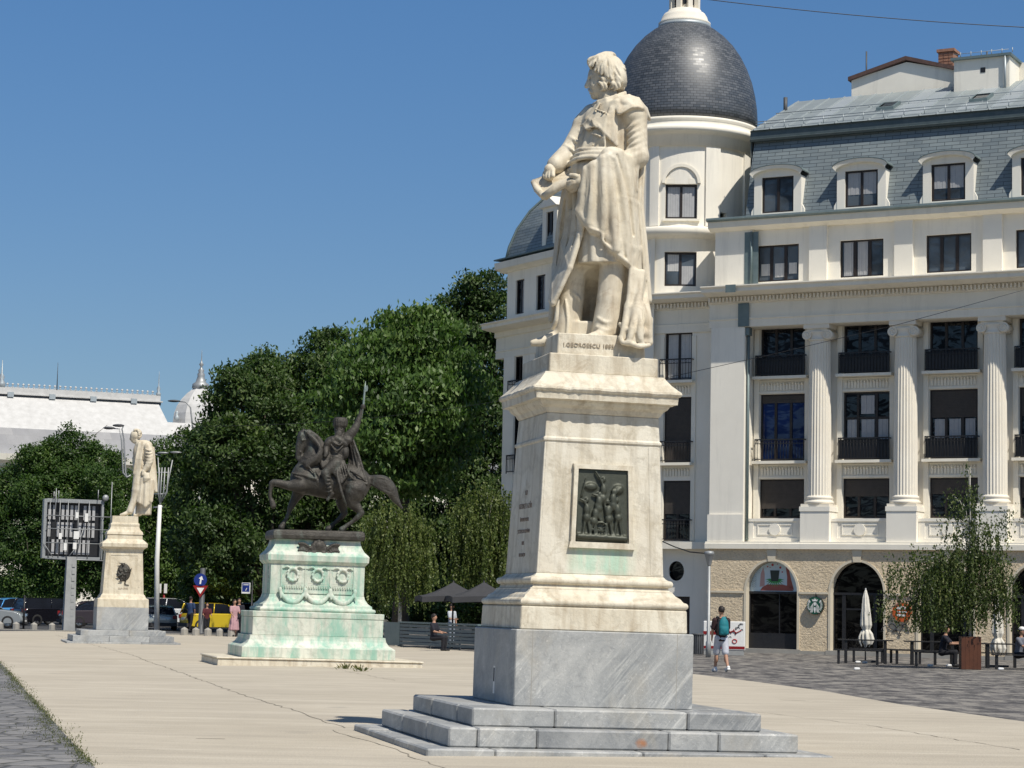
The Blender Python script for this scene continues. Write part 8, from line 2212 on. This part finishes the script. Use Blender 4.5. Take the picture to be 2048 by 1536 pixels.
# ------------------------------------------------------------------ charcoal parasols and the rail of the left terrace
def tent(label, px, py, D, hw, hz_, rz, txt=None):
    c_ = gx(px, D); o = empty('square_parasol', c_, (0, 0, rz), label=label, cat='parasol', group='open charcoal parasols')
    top = atY(px, py, D).z; n = 6; m = MB()
    cs = [(-hw, -hw), (hw, -hw), (hw, hw), (-hw, hw)]
    for i in range(4):
        a, b = cs[i], cs[(i+1) % 4]
        for j in range(n):
            t0, t1 = j/n, (j+1)/n
            f = lambda t, s: ((a[0]+(b[0]-a[0])*t)*s, (a[1]+(b[1]-a[1])*t)*s, top-(top-hz_)*s-.10*sin(pi*s)*(1-.3*abs(t-.5))+(.06*sin(pi*t) if s > .99 else 0))
            for k in range(4): m.face([f(t0, k/4), f(t1, k/4), f(t1, (k+1)/4), f(t0, (k+1)/4)], sm=True)
            p, q = f(t0, 1), f(t1, 1); m.face([p, q, (q[0], q[1], q[2]-.2), (p[0], p[1], p[2]-.2)])
    m.build('canopy', M['tentgrey'], o)
    m = MB(); m.tube([(0, 0, 0), (0, 0, top+.05)], .035, 8)
    for a in cs: m.tube([(0, 0, top-.5), (a[0]*.6, a[1]*.6, top-(top-hz_)*.6-.1)], .015, 4)
    m.build('pole', M['black'], o)
    if txt: text_part(txt, .16, M['whitep'], o, 'valance_lettering', (-.0, -hw-.01, hz_-.06), (pi/2, 0, 0))
    return o
tent('open charcoal parasol with white letters on its edge, left of the pair', 905, 1164, 82, 1.3, 1.86, .15, 'STA')
tent('open charcoal parasol overlapping its neighbour, right of the pair', 966, 1164, 80, 1.3, 1.86, .15)
f0, f1 = gnd(800, 1294), gnd(958, 1303)
o = empty('terrace_rail', f0, (0, 0, atan2(f1.y-f0.y, f1.x-f0.x)), label='long low blue-grey board rail round the terrace under the charcoal parasols', cat='fence')
LR = (f1-f0).length
m = MB()
for i in range(6): m.box(0, LR, -.02, .02, .1+.13*i, .1+.13*i+.1)
m.build('boards', M['fence_grey'], o)
m = MB(); m.box(-.05, LR, -.08, .08, .88, .94); m.box(-1.3, -.06, 0, .1, .06, .9); m.build('top_rail', M['gutter'], o)
x = 0.0
while x < LR: m = MB(); m.box(x, x+.06, .021, .08, 0, .88); m.build('post', M['darkgrey'], o); x += 2.2
# ------------------------------------------------------------------ overhead wires and pavement weeds
def wire(name, label, pts, Y, r, sag=.0):
    P = [atY(x, y, Y_) for (x, y), Y_ in zip(pts, Y)]; a, b = P[0], P[-1]; out = []
    if len(P) == 2: out = [a.lerp(b, t)-Vector((0, 0, sag*4*t*(1-t))) for t in np.linspace(0, 1, 14)]
    else: out = P
    m = MB(); m.tube(out, r, 5); q = m.build(name, M['black'], None); tag(q, label, 'wire')
wire('overhead_wire', 'overhead wire crossing the sky above the dome at the upper right', [(1330, -12), (2120, 58)], (48, 48), .010, .1)
wire('overhead_wire', 'thin wire slanting across the tops of the fluted columns', [(1322, 758), (1560, 705), (1800, 648), (2120, 560)], (70, 70, 68, 66), .009)
wire('overhead_wire', 'thin wire crossing in front of the dark grove', [(365, 852), (1040, 795)], (98, 92), .010, .35)
wire('overhead_wire', 'short dark cable running from the tower window down to the lamp post', [(1318, 1080), (1350, 1094), (1380, 1104), (1412, 1107)], (80, 79, 77, 75.2), .022)
C = []; T = []
gd = (L1-L0).normalized()
for i in range(3600):
    t = random.uniform(0, 1)**.8; p = L0.lerp(L1, t); w = abs(random.gauss(0, .07+.13*max(0, sin(t*17)))); side = Vector((-gd.y, gd.x))
    side = side if side.x < 0 else -side
    q = p+side*w*(1 if random.random() < .85 else -.5); C.append((q.x, q.y, .02+random.random()*.03))
C = np.array(C); D_ = rng.normal(size=C.shape)*.6; D_[:, 2] = np.abs(D_[:, 2])+.5
g = leaves('grass', C, D_, .034, rng.uniform(0, .7, len(C)), M['grass'], None, aspect=.25)
tag(g, 'dry grass tufts along the joint between pale slab and dark setts', 'grass', kind='stuff')
for (px, py, lb) in ((692, 1338, 'small dry weed in a crack before the wide pedestal, left one'), (722, 1343, 'small dry weed in a crack before the wide pedestal, right one'), (277, 1288, 'small dark weed right of the slim monument steps')):
    n = 70; b_ = gnd(px, py); C = rng.normal(size=(n, 3))*np.array([.1, .08, .03])+np.array([0, 0, .06]); d = C.copy(); d[:, 2] += .1
    g = leaves('weed', C, d, .09, rng.uniform(0, 1, n), M['grass'], None, aspect=.3); g.location = b_; tag(g, lb, 'weed')
